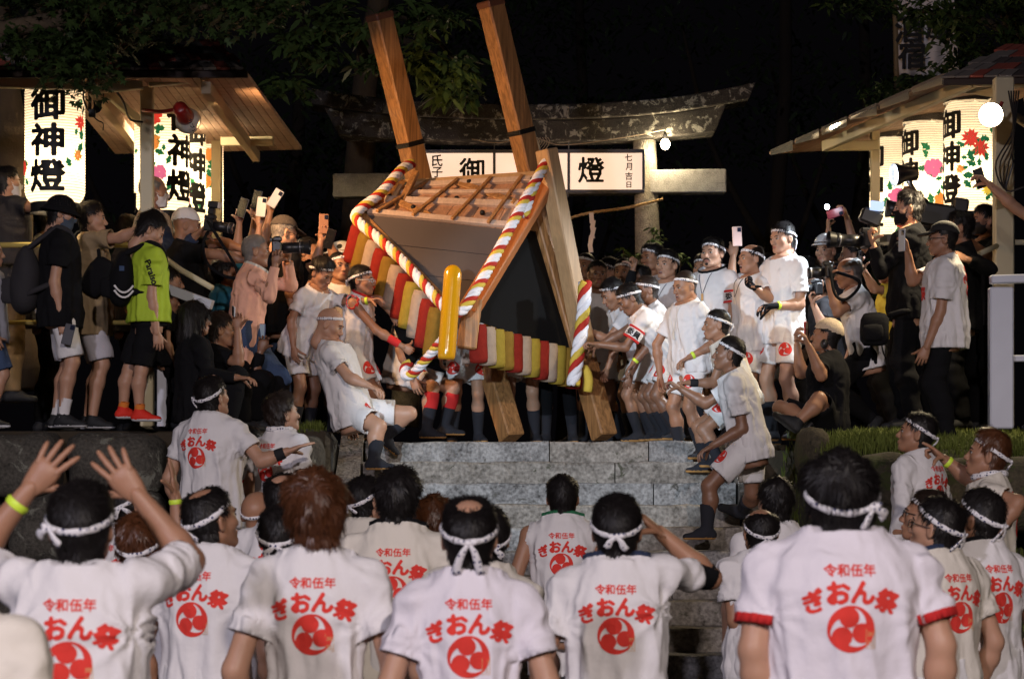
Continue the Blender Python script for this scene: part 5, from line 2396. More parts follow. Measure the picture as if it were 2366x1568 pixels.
# right stall
st2 = empty('stall', (3.6, 20.5, TERR), 'cream framed lantern stall with red tiled roof on the right', 'stall')
eL, eR = at(2180, 181, 20.4), at(2480, 176, 20.4)
rL, rR = at(2330, 106, 21.1), at(2520, 104, 21.1)
tile_roof(st2, eL, eR, rR, rL, 9, 5, 6)
MB().beam(eL + np.array([0, .01, -.03]), eR + np.array([0, .01, -.03]), .03, .05).build('eave_board', mat('eave_dark', (.05, .035, .03), .8), st2)
f0, f1 = at(2182, 186, 20.45), at(2520, 150, 20.9)
b0, b1 = at(1778, 362, 25.0), at(2150, 330, 25.6)
sheet_roof(st2, f0 + np.array([0, 0, .03]), f1, b1, b0 + np.array([0, 0, .02]), 22, [M_SHEET, M_SHEET2], 8)
for (a, b, w_, h_) in ((at(2250, 188, 20.7), at(1905, 338, 23.8), .06, .10), (at(1905, 338, 23.8), at(2030, 336, 23.8), .08, .09), (at(2022, 300, 24.0), at(2022, 560, 24.0), .08, .08), (at(2250, 186, 20.6), at(2400, 186, 20.6), .08, .10),
                       (at(2210, 200, 21.2), at(2300, 215, 20.8), .06, .08)):
    MB().beam(a, b, w_, h_, bev=.006).build('cross_beam', M_CREAM, st2)
MB().beam(at(2318, 180, 20.0), at(2318, 985, 20.0), .15, .13, (0, 1, 0), bev=.01).build('post', M_CREAM, st2)
wr_ = MB()
g = np.random.default_rng(13)
for k in range(6):
    t0, t1 = k / 6, (k + .9) / 6
    A = f0 * (1 - t0) + b0 * t0 + np.array([-.02, -.04, .05])
    B = f0 * (1 - t1) + b0 * t1 + np.array([-.02, -.04, .05])
    A2, B2 = A + np.array([.0, -.03, -.11 + .02 * g.random()]), B + np.array([0, -.03, -.08 + .03 * g.random()])
    wr_.add([A, B, B2, A2], [np.array([[0, 1, 2, 3]])])
wr_.build('clear_wrap', M_WRAP, st2)
mb = MB()
for k in range(5):
    mb.tube(spline([at(2330 + 6 * k, 210, 19.7), at(2340, 300 + 12 * k, 19.7), at(2300 + 10 * k, 380, 19.75), at(2325, 440, 19.75), at(2372, 430, 19.7)], 18), .007, 5)
o = mb.build('cable', M_PLASTIC)
tag(o, 'black cables drooping beside the right stall post', 'cable')


# reflector work lamps
def work_lamp(label, neck, c, aim, lit, col):
    o = empty('work_lamp', c, label, 'lamp', 'reflector work lamps on the stall posts')
    d = nrm(np.asarray(aim) - np.asarray(c))
    c = np.asarray(c)
    v, f = tube_arr([c - d * .20, c - d * .19, c - d * .05, c - d * .02], [.03, .052, .062, .066], 20)
    link('lamp_housing', mesh_from('lamp_housing', v - c, f, mat(col, (.28, .012, .010), .3, spec=.5, coat=.3)), o)
    v, f = tube_arr([c - d * .02, c + d * .02, c + d * .07, c + d * .09], [.062, .085, .098, .092], 24, False)
    link('reflector', mesh_from('reflector', v - c, f, mat('reflector_white', (.62, .60, .56), .4)), o)
    v, f = tube_arr([c + d * .06, c + d * .09, c + d * .10], [.09, .088, .05], 24)
    link('bulb_face', mesh_from('bulb_face', v - c, f, mat('lamp_glow', (1, .92, .75), .3, emit=30, ecol=(1.0, .86, .62)) if lit else mat('lamp_glow_soft', (1, .8, .5), .3, emit=6, ecol=(1.0, .75, .42))), o)
    v, f = tube_arr(spline([c - d * .18, (c - d * .2 + np.asarray(neck)) / 2 + np.array([0, 0, -.02]), neck], 10), .014, 8)
    link('arm', mesh_from('arm', v - c, f, mat('lamp_arm_red', (.28, .015, .012), .4)), o)
    return o


wl = work_lamp('dark red reflector lamp clamped to the left cream post', at(330, 255, 18.7), at(430, 272, 18.68), at(520, 410, 19.9), False, 'lamp_red')
mb = MB()
v, f = xf2(text2d('サカブル', .03), .055, R_(-62))
c = at(446, 290, 18.70)
link('marker_writing', mesh_from('marker_writing', np.stack([v[:, 0] * .55 + c[0], 0 * v[:, 0] + c[1] - .098, v[:, 1] * .8 + c[2]], 1) - wpos(wl), [f], M_INK, None, False), wl)
work_lamp('glaring lit reflector lamp on the right stall post', at(2316, 235, 19.6), at(2292, 264, 19.45), at(2262, 285, 18.6), True, 'lamp_red_right')

# railings
rl = empty('railing', (-4.5, 18.95, TERR), 'yellow pipe railing behind the boys on the left', 'railing')
MB().tube([at(-60, 566, 18.95), at(338, 566, 18.95)], .021, 10).build('rail', mat('yellow_pipe', (.55, .42, .12), .45), rl, smooth=True)
MB().tube([at(-60, 745, 18.95), at(338, 745, 18.95)], .018, 10).build('rail', mat('yellow_pipe', (.55, .42, .12), .45), rl, smooth=True)
MB().tube([at(372, 590, 18.9), at(420, 625, 18.8), at(490, 665, 18.6)], .022, 8).build('rail', M_CREAM, rl, smooth=True)
MB().beam(at(368, 660, 18.75), at(490, 705, 18.6), .05, .07).build('rail', M_GREYST, rl)
MB().beam(at(375, 640, 18.75), at(375, 985, 18.75), .07, .07, (0, 1, 0)).build('rail_post', M_GREYST, rl)
rr = empty('railing', (3.5, 17.7, TERR), 'thick pale grey steel railing at the right edge', 'railing')
MB().beam(at(2312, 664, 17.7), at(2312, 990, 17.7), .165, .10, (0, 1, 0), bev=.01).build('rail_post', M_GREYST, rr)
MB().beam(at(2288, 646, 17.7), at(2520, 640, 17.7), .10, .06, bev=.008).build('rail', M_GREYST, rr)
MB().beam(at(2338, 828, 17.75), at(2520, 826, 17.75), .06, .045, bev=.005).build('rail', M_GREYST, rr)
MB().tube([at(2345, 560, 20.0), at(2520, 560, 20.0)], .022, 8).build('rail', M_CREAM, rr, smooth=True)
MB().tube([at(2255, 590, 19.6), at(2310, 565, 20.0)], .022, 8).build('rail', M_CREAM, rr, smooth=True)

# cloth banner on a pole behind the right stall
bn = empty('banner', at(2180, 160, 27.0), 'tall white cloth banner with black brush writing behind the right stall', 'banner')
n = 16
P = []
for i in range(n + 1):
    for j in range(13):
        x = 2068 + 135 * i / n
        y = -60 + 235 * j / 12
        p = at(x + (y + 60) * .045, y, 27.0)
        p[1] += .05 * math.sin(i * .9 + j * .25)
        P.append(p)
q = [[i * 13 + j, i * 13 + j + 1, (i + 1) * 13 + j + 1, (i + 1) * 13 + j] for i in range(n) for j in range(12)]
P = np.array(P)
link('cloth', mesh_from('cloth', P - wpos(bn), [np.array(q)], mat('banner_cloth', (.72, .70, .70), .9, bump=.2, bscale=20)), bn)
MB().tube([at(2066, -80, 27.05), at(2078, 420, 27.05)], .03, 8).build('pole', mat('bamboo', (.20, .15, .08), .7), bn)
for ch, x, y in (('酒', 2100, 68), ('宿', 2106, 128), ('屋', 2170, 60)):
    flat_text(ch, x, y, 26.90, 62, bn, M_INK, .025)


# ------------------------------------------------------------------ trees
def leaf_cloud(n, centers, rad, size, seed, shape='maple', droop=.3, flat=.55):
    """Many leaf-shaped faces scattered on twigs through the given clumps."""
    g = np.random.default_rng(seed)
    centers = np.asarray(centers, float)
    k = g.integers(0, len(centers), n)
    off = g.normal(0, 1, (n, 3))
    off /= np.linalg.norm(off, axis=1)[:, None]
    off *= (g.random(n) ** .5)[:, None] * np.asarray(rad)[k if np.ndim(rad) else np.zeros(n, int)][:, None] if np.ndim(rad) else (g.random(n) ** .5)[:, None] * rad
    off[:, 2] *= flat
    c = centers[k] + off
    a = g.uniform(0, 6.28, n)
    d = np.stack([np.cos(a), np.sin(a), -droop + g.normal(0, .35, n)], 1)
    d /= np.linalg.norm(d, axis=1)[:, None]
    up = np.stack([g.normal(0, .5, n), g.normal(0, .5, n), np.ones(n)], 1)
    s = np.cross(d, up)
    s /= np.linalg.norm(s, axis=1)[:, None]
    L = size * g.uniform(.6, 1.25, n)[:, None]
    if shape == 'maple':
        tpl = [(0, 0), (.25, -.42), (.38, -.16), (.75, -.40), (.62, -.10), (1, 0), (.62, .10), (.75, .40), (.38, .16), (.25, .42)]
        tri = [(0, 1, 2), (0, 2, 4), (2, 3, 4), (0, 4, 6), (4, 5, 6), (0, 6, 8), (6, 7, 8), (0, 8, 9)]
    else:
        tpl = [(0, 0), (.3, -.17), (.65, -.15), (1, 0), (.65, .15), (.3, .17)]
        tri = [(0, 1, 5), (1, 2, 5), (2, 4, 5), (2, 3, 4)]
    m = len(tpl)
    V = np.stack([c + d * L * u + s * L * w_ + np.array([0, 0, -.25]) * L * (u * u) for u, w_ in tpl], 1).reshape(-1, 3)
    o = (np.arange(n) * m)[:, None]
    F = np.concatenate([o + np.array(t) for t in tri])
    return V, [F]


def limb(pts, r0, r1, n=14, sides=8):
    p = spline(pts, n)
    v, f = tube_arr(p, np.linspace(r0, r1, n), sides)
    return v + Noise(int(abs(pts[0][0]) * 100))(v, 9)[:, None] * r0 * .10, f


M_BARK = mat('bark', (.085, .06, .035), .95, bump=.9, bscale=18, var=.4, vscale=5)
M_LEAF = mat('maple_leaf', (.030, .055, .012), .55, var=.45, vscale=2, spec=.35)
M_LEAF2 = mat('cherry_leaf', (.075, .125, .030), .5, var=.4, vscale=2, spec=.45)
M_LEAF3 = mat('dark_leaf', (.022, .040, .014), .6, var=.4, vscale=2)


def tree(label, base, trunk, r0, limbs, clumps, rad, n, size, shape, m, seed, group=None, flat=.55, bark=None):
    o = empty('tree', base, label, 'tree', group)
    mb = MB()
    v, f = limb(trunk, r0, r0 * .45, 18, 12)
    mb.add(v, f)
    for pts, a, b in limbs:
        v, f = limb(pts, a, b)
        mb.add(v, f)
    V = np.concatenate(mb.V) - np.asarray(base)
    link('trunk', mesh_from('trunk', V, mb.F, bark or M_BARK), o)
    V, F = leaf_cloud(n, clumps, rad, size, seed, shape, flat=flat)
    cr = link('crown', mesh_from('crown', V - np.asarray(base), F, m), o)
    return o


def gpts(rng, n, f):
    return [f(rng) for _ in range(n)]


g = np.random.default_rng(21)
# maple hanging over the left stall
base = np.array([-6.6, 17.0, 0])
cl = [at(g.uniform(-60, 640), g.uniform(-90, 42), g.uniform(16.4, 18)) for _ in range(46)]
cl += [at(x, y, 17.4) for x, y in ((100, 95), (150, 105), (190, 120), (160, 140), (185, 160), (180, 190), (205, 120), (240, 105), (60, 110), (20, 85), (225, 90), (330, 70))]
tree('dark maple hanging its leaves over the left stall roof', base,
     [base, base + (.2, .1, 2.2), base + (.6, .2, 4.2), base + (1.4, .2, 5.6)], .24,
     [([base + (.6, .2, 4.2), at(150, 40, 17.4), at(380, 20, 17.2), at(600, 10, 17)], .09, .015), ([at(120, 45, 17.4), at(160, 100, 17.4), at(185, 180, 17.4)], .02, .004), ([base + (1.0, .2, 5), at(300, -60, 16.8), at(640, -40, 17)], .06, .012)],
     cl, .30, 5200, .085, 'maple', M_LEAF, 5)
# old trunk beside the left lantern
base = at(18, 900, 21.5)
tree('thick mossy brown tree trunk behind the far left lantern', base, [base, at(14, 500, 21.5), at(10, 300, 21.5), at(0, 120, 21.5), at(-30, -60, 21.5)], .26,
     [([at(5, 220, 21.5), at(60, 60, 21.6), at(150, -40, 21.7)], .10, .03)], [at(g.uniform(-80, 300), g.uniform(-120, 60), 21.5) for _ in range(14)], .4, 900, .09, 'maple', M_LEAF3, 6)
# cherry branches above the shrine frame
cl = []
for (x0, y0, x1, y1, k) in ((655, 85, 800, 60, 7), (690, 110, 760, 130, 5), (820, 70, 1000, 60, 8), (960, 110, 1085, 175, 9), (1000, 200, 1080, 225, 6), (850, 150, 1000, 140, 6), (930, 20, 1050, 40, 6), (1050, 150, 1080, 140, 3), (640, 190, 700, 210, 4), (720, 30, 800, 10, 4)):
    for t in np.linspace(0, 1, k):
        cl.append(at(x0 + (x1 - x0) * t + g.normal(0, 8), y0 + (y1 - y0) * t + g.normal(0, 8), 22.3 + g.normal(0, .25)))
base = at(820, 985, 27.5)
tree('leafy cherry tree reaching its lit branches over the torii gate', base, [base, at(815, 700, 27.5), at(830, 400, 27.2), at(850, 150, 26.5), at(880, -30, 26)], .22,
     [([at(850, 150, 26.5), at(800, 60, 24.5), at(700, 90, 22.4)], .07, .01), ([at(860, 60, 26.2), at(950, 40, 24), at(1080, 170, 22.4)], .07, .01), ([at(860, 60, 26.2), at(1000, 130, 23.5), at(1050, 215, 22.4)], .05, .01)],
     cl, .17, 1500, .15, 'leaf', M_LEAF2, 9)
# tree with drooping leaves by the banner on the right
cl = [at(g.uniform(2130, 2420), g.uniform(-60, 95), g.uniform(23, 25)) for _ in range(34)] + [at(x, y, 23.5) for x, y in ((2190, 120), (2230, 140), (2180, 165), (2130, 30), (1990, 12), (1940, 8), (2030, 20), (2080, -10), (2250, 110), (2060, 195), (2100, 200), (2150, 190), (2030, 215))]
base = at(2420, 985, 25.0)
tree('tree with hanging green leaves over the white banner', base, [base, at(2415, 600, 25), at(2400, 250, 24.8), at(2330, 20, 24.5)], .20,
     [([at(2400, 200, 24.8), at(2300, 60, 24.2), at(2000, 10, 23.6)], .07, .01), ([at(2380, 120, 24.6), at(2250, 120, 24), at(2170, 165, 23.6)], .05, .01), ([at(2400, 300, 24.9), at(2200, 195, 24), at(2050, 205, 23.6)], .05, .01)],
     cl, .26, 2100, .11, 'leaf', M_LEAF, 12)
# dim trees of the grove behind
for k, (x, Y, rr_, lab) in enumerate(((640, 33, 2.0, 'dim tree behind the raised phones left of the torii gate'), (1300, 38, 2.6, 'dim tree straight behind the torii gate'), (1760, 32, 1.6, 'bare forked tree in the dark right of the torii gate'), (1950, 35, 2.2, 'dim leafy tree between the torii and the right stall'), (300, 34, 2.2, 'dim tree behind the left stall roof'))):
    base = at(x, 985, Y)
    base[2] = 1.9
    H_ = 9.0
    cl = [base + np.array([g.normal(0, rr_), g.normal(0, rr_ * .7), g.uniform(2.2, H_)]) for _ in range(34)]
    tree(lab, base, [base, base + (.1, 0, 2.4), base + (.3, 0, 5), base + (.2, 0, 8)], .13,
         [([base + (.1, 0, 1.8), base + (.5, 0, 3.0), base + (1.0, .1, 4.6)], .06, .02), ([base + (.2, 0, 2.5), base + (-.6, 0, 4.0), base + (-1.0, .1, 5.6)], .06, .02)],
         cl, .85, 4200 if k != 2 else 900, .15, 'leaf', M_LEAF3, 30 + k, 'dim trees of the grove', bark=mat('bark_dimmed', (.022, .016, .011), .95, bump=.9, bscale=18))  # darker copy of the bark: night gloom put into the trunk colour
# small plant growing round the torii pillar
base = at(1500, 985, 24.0)
o = empty('shrub', base, 'young green shrub growing against the right torii pillar', 'shrub')
cl = [at(x, y, 24.2) for x, y in ((1500, 575), (1512, 560), (1525, 545), (1480, 590), (1450, 590), (1440, 580), (1560, 590), (1575, 595), (1510, 530))]
mb = MB()
for c in cl:
    v, f = tube_arr(spline([base, (base + c) / 2 + np.array([.03, 0, .1]), c], 8), .006, 5)
    mb.add(v, f)
link('stem', mesh_from('stem', np.concatenate(mb.V) - base, mb.F, M_BARK), o)
V, F = leaf_cloud(170, cl, .08, .075, 77, 'leaf')
link('foliage', mesh_from('foliage', V - base, F, M_LEAF2), o)

# ------------------------------------------------------------------ the tilted portable shrine frame
M_WOOD = mat('shrine_wood', (.36, .175, .065), .5, bump=.35, bscale=22, spec=.35, grain=.40)
M_WOODP = mat('shrine_wood_pale', (.47, .29, .145), .55, bump=.2, bscale=22, grain=.14)
M_DECK = mat('deck_wood', (.40, .215, .125), .6, bump=.3, bscale=22, grain=.18)
M_JOIST = mat('joist_wood', (.52, .38, .29), .6, bump=.2, bscale=22, grain=.12)
M_LACQ = mat('black_panel', (.006, .0055, .0055), .85, spec=.1)
M_GREYP = mat('grey_plank', (.085, .068, .062), .55, bump=.15, bscale=30, var=.12, vscale=2)
M_VINYL = mat('yellow_vinyl', (.62, .29, .006), .16, spec=.6, coat=.5, bump=.12, bscale=22)
ROPEM = [mat('rope_red', (.42, .022, .012), .8), mat('rope_yellow', (.62, .44, .06), .8), mat('rope_white', (.78, .76, .80), .8)]
STRM = [mat('roll_red', (.21, .018, .012), .9, var=.22, vscale=20, bump=.4, bscale=50, spec=.1), mat('roll_ochre', (.20, .115, .02), .9, var=.22, vscale=20, bump=.4, bscale=50, spec=.1), mat('roll_pink_grey', (.33, .25, .19), .9, var=.22, vscale=20, bump=.4, bscale=50, spec=.1), mat('roll_yellow', (.28, .20, .03), .9, var=.22, vscale=20, bump=.4, bscale=50, spec=.1)]
ms = empty('portable_shrine', at(1180, 1010, 20.2), 'huge wooden portable shrine frame flung on end with twisted red and yellow ropes', 'portable shrine')


def rope(pts, r, n=60, turns=10, parent=ms, name='rope', strands=4, mats=ROPEM):
    p = spline(pts, n)
    T = np.gradient(p, axis=0)
    T /= np.linalg.norm(T, axis=1)[:, None]
    x = np.cross(T, (0.13, 1, .07))
    x /= np.linalg.norm(x, axis=1)[:, None]
    y = np.cross(T, x)
    s = np.concatenate([[0], np.cumsum(np.linalg.norm(np.diff(p, axis=0), axis=1))])
    mb = MB()
    cols = [0, 1, 2, 2] if strands == 4 else [0, 1, 2]
    for k in range(strands):
        a = s * turns + k * 2 * math.pi / strands
        v, f = tube_arr(p + (x * np.cos(a)[:, None] + y * np.sin(a)[:, None]) * r * .55, r * .62, 7)
        mb.add(v, f, cols[k])
    return mb.build(name, mats, parent, smooth=True)


# two long carrying poles standing on end
for (a, b) in ((at(876, 34, 20.6), at(1008, 580, 20.95)), (at(1133, 4, 20.5), at(1256, 520, 20.8)), (at(1092, 700, 20.9), at(1183, 1012, 20.5)), (at(1318, 720, 20.7), at(1397, 1010, 20.4))):
    MB().beam(a, b, .165, .165, (1.0, .75, .2), bev=.012).build('carrying_pole', M_WOOD, ms)
MB().beam(at(1262, 345, 19.95), at(1350, 800, 20.1), .15, .12, (1, .9, .2), bev=.01).build('frame_rail', M_WOODP, ms)
TLp, Fp, TRp, TBp = at(832, 494, 19.95), at(1052, 722, 19.30), at(1252, 408, 20.05), at(936, 428, 20.55)
RW = at(1208, 534, 19.80)
nA = nrm(np.cross(Fp - TLp, TRp - TLp))
if nA[1] > 0:
    nA = -nA
for t0, t1 in ((0, .31), (.318, .62), (.628, 1)):
    # three boards side by side, parallel to the upper edge
    a0, a1 = TLp + (Fp - TLp) * t0, TLp + (Fp - TLp) * t1
    b0, b1 = RW + (Fp - RW) * t0, RW + (Fp - RW) * t1
    P = [a0, b0, b1, a1] if t1 < 1 else [a0, b0, Fp]
    MB().prism(P, -nA * (.05 - .004 * (t0 > .3))).build('plank', M_GREYP, ms)
for k in range(6):
    # deck boards, butted side by side
    f0, f1 = k / 6, (k + .975) / 6
    MB().prism([TLp + (RW - TLp) * f0, TLp + (RW - TLp) * f1, TBp + (TRp - TBp) * f1, TBp + (TRp - TBp) * f0], -nA * (.04 + .004 * (k % 2))).build('deck_board', M_DECK, ms)


def on_deck(u, v):
    """u along the ridge side, v from the upper edge down to the plank edge."""
    t = TBp * (1 - u) + TRp * u
    b = TLp * (1 - u) + RW * u
    return t * (1 - v) + b * v


for v0, wd in ((.10, .05), (.34, .035), (.58, .06), (.97, .05)):
    MB().beam(on_deck(.04, v0) + nA * .025, on_deck(.96, v0 - .02) + nA * .025, wd, .04, nA, bev=.005).build('cross_bar', M_JOIST, ms)
for u0 in (.14, .36, .60, .82):
    MB().beam(on_deck(u0 + .05, .04) + nA * .055, on_deck(u0 - .03, 1.0) + nA * .055, .028, .025, nA, bev=.004).build('batten', M_WOOD, ms)
for (u0, v0, u1, v1) in ((.40, .08, .90, .55), (.10, .60, .42, .95)):
    MB().beam(on_deck(u0, v0) + nA * .035, on_deck(u1, v1) + nA * .035, .06, .03, nA, bev=.005).build('brace', M_WOOD, ms)
# edges of the box
MB().beam(TLp + nA * -.03, Fp + nA * -.03, .07, .09, nA, bev=.006).build('edge_beam', M_WOOD, ms)
MB().beam(Fp + np.array([.09, .02, .0]), TRp + np.array([.06, .02, 0]), .15, .10, nA, bev=.008).build('edge_beam', mat('shrine_wood_red', (.44, .15, .045), .5, bump=.3, bscale=22, var=.2, vscale=4), ms)
MB().beam(at(1224, 455, 20.15), at(1322, 806, 20.2), .16, .12, (1, .9, .2), bev=.01).build('frame_rail', M_WOOD, ms)
MB().beam(TBp, TLp, .07, .09, nA, bev=.006).build('edge_beam', M_WOOD, ms)
MB().beam(TBp, TRp, .06, .08, nA, bev=.006).build('edge_beam', M_WOODP, ms)
MB().beam(at(962, 398, 20.3), at(884, 556, 19.9), .05, .05, nA, bev=.005).build('strut', M_WOOD, ms)
MB().beam(at(926, 428, 20.3), at(868, 530, 20.0), .04, .04, nA, bev=.005).build('strut', M_WOODP, ms)
BR, BRT = at(1322, 812, 20.15), at(1262, 540, 20.30)
MB().prism([at(1080, 735, 19.42), at(1212, 530, 19.92), BRT, BR], (.03, .05, .0)).build('side_panel', M_LACQ, ms)
MB().prism([at(884, 688, 19.75), at(1012, 772, 19.50), at(945, 846, 19.65)], (.02, .05, 0)).build('side_panel', M_LACQ, ms)
MB().beam(at(1092, 690, 19.33), at(1078, 806, 19.30), .15, .10, (0, 1, 0), bev=.012).build('corner_post', M_WOOD, ms)


def rolls(a0, a1, d0, d1, n, r, seq):
    for i in range(n):
        t = (i + .5) / n
        p = a0 * (1 - t) + a1 * t
        q = p + d0 * (1 - t) + d1 * t
        mid = (p + q) / 2 + np.array([0, -.012, 0])
        v, f = tube_arr(spline([p, mid, q], 9), np.array([.9, 1, 1, .98, .97, .97, .98, .98, .9]) * r, 10)
        link('padded_roll', mesh_from('padded_roll', v - wpos(ms), f, STRM[seq[i % len(seq)]]), ms)


px = 19.6 / FD
rolls(at(826, 512, 19.92), at(1022, 722, 19.36), np.array([-26 * px, .03, -84 * px]), np.array([-16 * px, .03, -112 * px]), 11, .078, [0, 1, 2, 0, 1, 2, 0, 3, 2])
rolls(at(1092, 748, 19.34), at(1338, 812, 20.05), np.array([4 * px, .02, -84 * px]), np.array([-4 * px, .02, -88 * px]), 12, .076, [0, 2, 3, 1, 0, 2, 3])
# ropes along the edges
rope([at(952, 378, 20.45), at(925, 395, 20.3), at(880, 446, 20.05), at(829, 487, 19.86), at(826, 510, 19.80), at(880, 556, 19.63), at(942, 615, 19.42), at(1012, 694, 19.20), at(1040, 722, 19.12)], .037, 220, 34)
rope([at(1030, 726, 19.10), at(1066, 718, 19.10), at(1092, 684, 19.16), at(1140, 600, 19.38), at(1200, 487, 19.68), at(1246, 404, 19.88), at(1268, 362, 19.95)], .037, 200, 34)
rope([at(945, 838, 19.5), at(934, 852, 19.46), at(938, 868, 19.44), at(955, 862, 19.42), at(985, 830, 19.32), at(1010, 800, 19.22), at(1036, 770, 19.14)], .034, 120, 36)
rope([at(1352, 652, 19.85), at(1348, 720, 19.83), at(1338, 800, 19.82), at(1324, 888, 19.82)], .048, 90, 22)
rope([at(1262, 372, 19.95), at(1232, 440, 19.80), at(1212, 500, 19.70)], .030, 70, 34)
# yellow vinyl covered pegs
for (a, b, r) in (((1046, 632, 19.08), (1031, 830, 19.0), .068), ((1142, 694, 19.72), (1129, 780, 19.70), .050)):
    A, B = at(*a), at(*b)
    d = nrm(A - B)
    pts = [B, B + d * .02] + [B + (A - B) * t for t in (.1, .3, .5, .7, .9)] + [A, A + d * r * .5, A + d * r * .85, A + d * r]
    v, f = tube_arr(pts, np.array([.85, .97, 1, 1, 1, 1, 1, 1, .87, .52, .12]) * r, 20)
    link('vinyl_covered_peg', mesh_from('vinyl_covered_peg', v - wpos(ms), f, M_VINYL), ms)
v, f = tube_arr(spline([at(1352, 845, 19.9), at(1360, 875, 19.88), at(1358, 905, 19.88)], 8), np.array([.02, .03, .035, .036, .037, .037, .038, .036]), 8)
link('tassel', mesh_from('tassel', v - wpos(ms), f, ROPEM[1]), ms)

# iron straps, pole caps and bolts
M_IRON = mat('black_iron', (.03, .028, .027), .5, .8, bump=.4, bscale=60)
for (a, b) in ((at(876, 34, 20.6), at(1008, 580, 20.95)), (at(1133, 4, 20.5), at(1256, 520, 20.8))):
    d = nrm(b - a)
    MB().beam(a - d * .012, a + d * .05, .175, .175, (1.0, .75, .2), bev=.012).build('pole_cap', mat('pole_end_brown', (.16, .06, .03), .6), ms)
    MB().beam(a + d * 1.05, a + d * 1.09, .178, .178, (1.0, .75, .2), bev=.006).build('iron_strap', M_IRON, ms)
for u, v in ((.05, .1), (.95, .1), (.05, .5), (.95, .5), (.5, .1), (.5, .5), (.28, .78), (.72, .78)):
    p = on_deck(u, v) + nA * .028
    vv, ff = tube_arr([p, p + nA * .02, p + nA * .03], [.022, .020, .010], 8)
    link('bolt', mesh_from('bolt', vv - wpos(ms), ff, M_IRON), ms)

# ------------------------------------------------------------------ the crowd in the square, seen from behind
GF = 'festival crowd in white shirts below the stairs'
GB = 'shrine bearers on the landing'
GP = 'spectators and photographers on the terraces'
K = dict(group=GF, face=False)


def FG(label, head, **k):
    d = dict(group=GF, face=False, q=1, hp=-12, bt=22, neck=.066)
    d.update(k)
    return person(label, head, **d)


S = FG('big man at front right, bushy black hair, white shirt with red sleeve cuffs', (1945, 1068, 7.2), yaw=-2, q=2, w=1.22, neck=.052, hp=-16, hair='big', trim='red', tc='lilac', bt=14, band='right',
       L=((1740, 1500, .2), (1770, 1700, -.4)), R=((2175, 1490, .2), (2165, 1690, -.4)))
S = FG('man at front left with both bare arms raised high, lime wristband', (185, 1122, 6.9), yaw=4, q=2, hair='short', band='left', bt=12, tc='white', sl=.82, w=1.05, skin=1,
       L=((-62, 1292, -1), (66, 1132, .2), 'open', 'f'), R=((440, 1296, -1), (322, 1148, .1), 'open', 'f'))
wristband(S, -1, pos=.80)
S = FG('man cut off by the bottom left corner, cream shirt shoulder only', (-140, 1172, 5.6), yaw=8, q=2, tc='cream', z0=-.02)
S = FG('balding man with dotted headband beside the raised arms, face turned right', (476, 1130, 9.4), yaw=22, hy=25, hair='balding', band='back', tc='white', skin=1, face=True)
necklace(S, CLOTH['red'])
FG('brown haired man half hidden behind the raised right arm', (322, 1196, 9.9), yaw=12, hair='mop', hc='brown', band='tails', tc='white')
S = FG('man in headband raising one hand with lime wristband before the stone wall', (290, 1110, 12.2), yaw=50, hair='short', band='right', face=True, skin=1,
       R=((416, 1258, .4), (405, 1145, .1), 'flat', 'l'))
wristband(S, 1)
FG('person with voluminous red brown hair in the left middle of the front row', (730, 1108, 8.0), yaw=3, q=2, hair='big', hc='brown', band=None, tc='white', w=.80)
FG('dark haired man with headband tucked behind the red brown hair', (648, 1174, 9.8), yaw=8, hair='short', band='back', tc='white')
FG('shaven bald man with twisted headband near the wall', (594, 1134, 12.6), yaw=18, hair=None, band='plain', tc='cream', skin=1)
FG('dark haired man with thinning crown and no headband left of the stairs', (652, 1096, 11.6), yaw=15, hair='balding', band=None)
FG('man in thin headband with face turned right at foot of stairs', (838, 1106, 13.4), yaw=25, hy=20, hair='short', band='back', tc='cream', face=True)
FG('man with thick dark hair and black collar, cream shirt, before the lower steps', (918, 1094, 10.6), yaw=6, hair='mop', band=None, tc='cream', collar='black')
FG('reddish haired person half hidden left of the bald spot man', (1006, 1156, 11.0), yaw=12, hair='medium', hc='brown', band=None)
S = FG('man with bald spot and trailing headband ends at the centre front', (1084, 1154, 7.7), yaw=0, q=2, hair='balding', band='tails', tc='lilac', bt=14, skin=0, w=.84)
necklace(S, CLOTH['black'])
FG('man leaning right whose shoulder print shows beside the bald spot man', (1128, 1178, 9.7), yaw=-12, side=8, tc='cream', hair='short')
FG('short haired man in sleeveless white top at the foot of the stairs', (1300, 1102, 14.2), yaw=4, top='tank', collar='green', hair='short', band=None, skin=1, tc='white')
S = FG('man scratching his head with black undersleeve on raised right arm', (1425, 1150, 8.8), yaw=4, q=2, hair='short', band='back', bt=16, tc='white', collar='navy', skin=1,
       R=((1642, 1335, -1), (1528, 1232, .3), 'relax', 'l'))
sleeve_tube(S, 1, CLOTH['black'], .5, 1.0, .12)
S = FG('balding man with big dotted knot standing beside the right end of stairs', (1760, 1176, 12.4), yaw=-12, hair='receding', band='tails', skin=1, tc='white',
       L=((1698, 1432, .2), (1728, 1515, -1)))
wristband(S, -1, pos=.9)
FG('curly dark haired man without headband behind the balding man on the right', (1795, 1114, 13.4), yaw=-16, hair='medium', band=None, tc='white')
S = FG('tall man in long white sleeves standing before the mossy boulders', (2128, 957, 15.0), yaw=-52, hy=-25, z0=.40, hair='short', band='back', top='long', tc='white', skin=1, face=True, hem=-.12)
necklace(S, CLOTH['black'])
S = FG('shouting man with reddish hair pointing left at the right edge', (2292, 1002, 13.5), yaw=-78, z0=.25, hair='medium', hc='brown', band='back', tc='cream', skin=1, face=True, mouth=1,
       L=((2352, 1160, .4), (2300, 1235, .2)), R=((2238, 1106, -.2), (2184, 1062, .1), 'point', 'd'))
wristband(S, 1)
scarf(S, M_BAND)
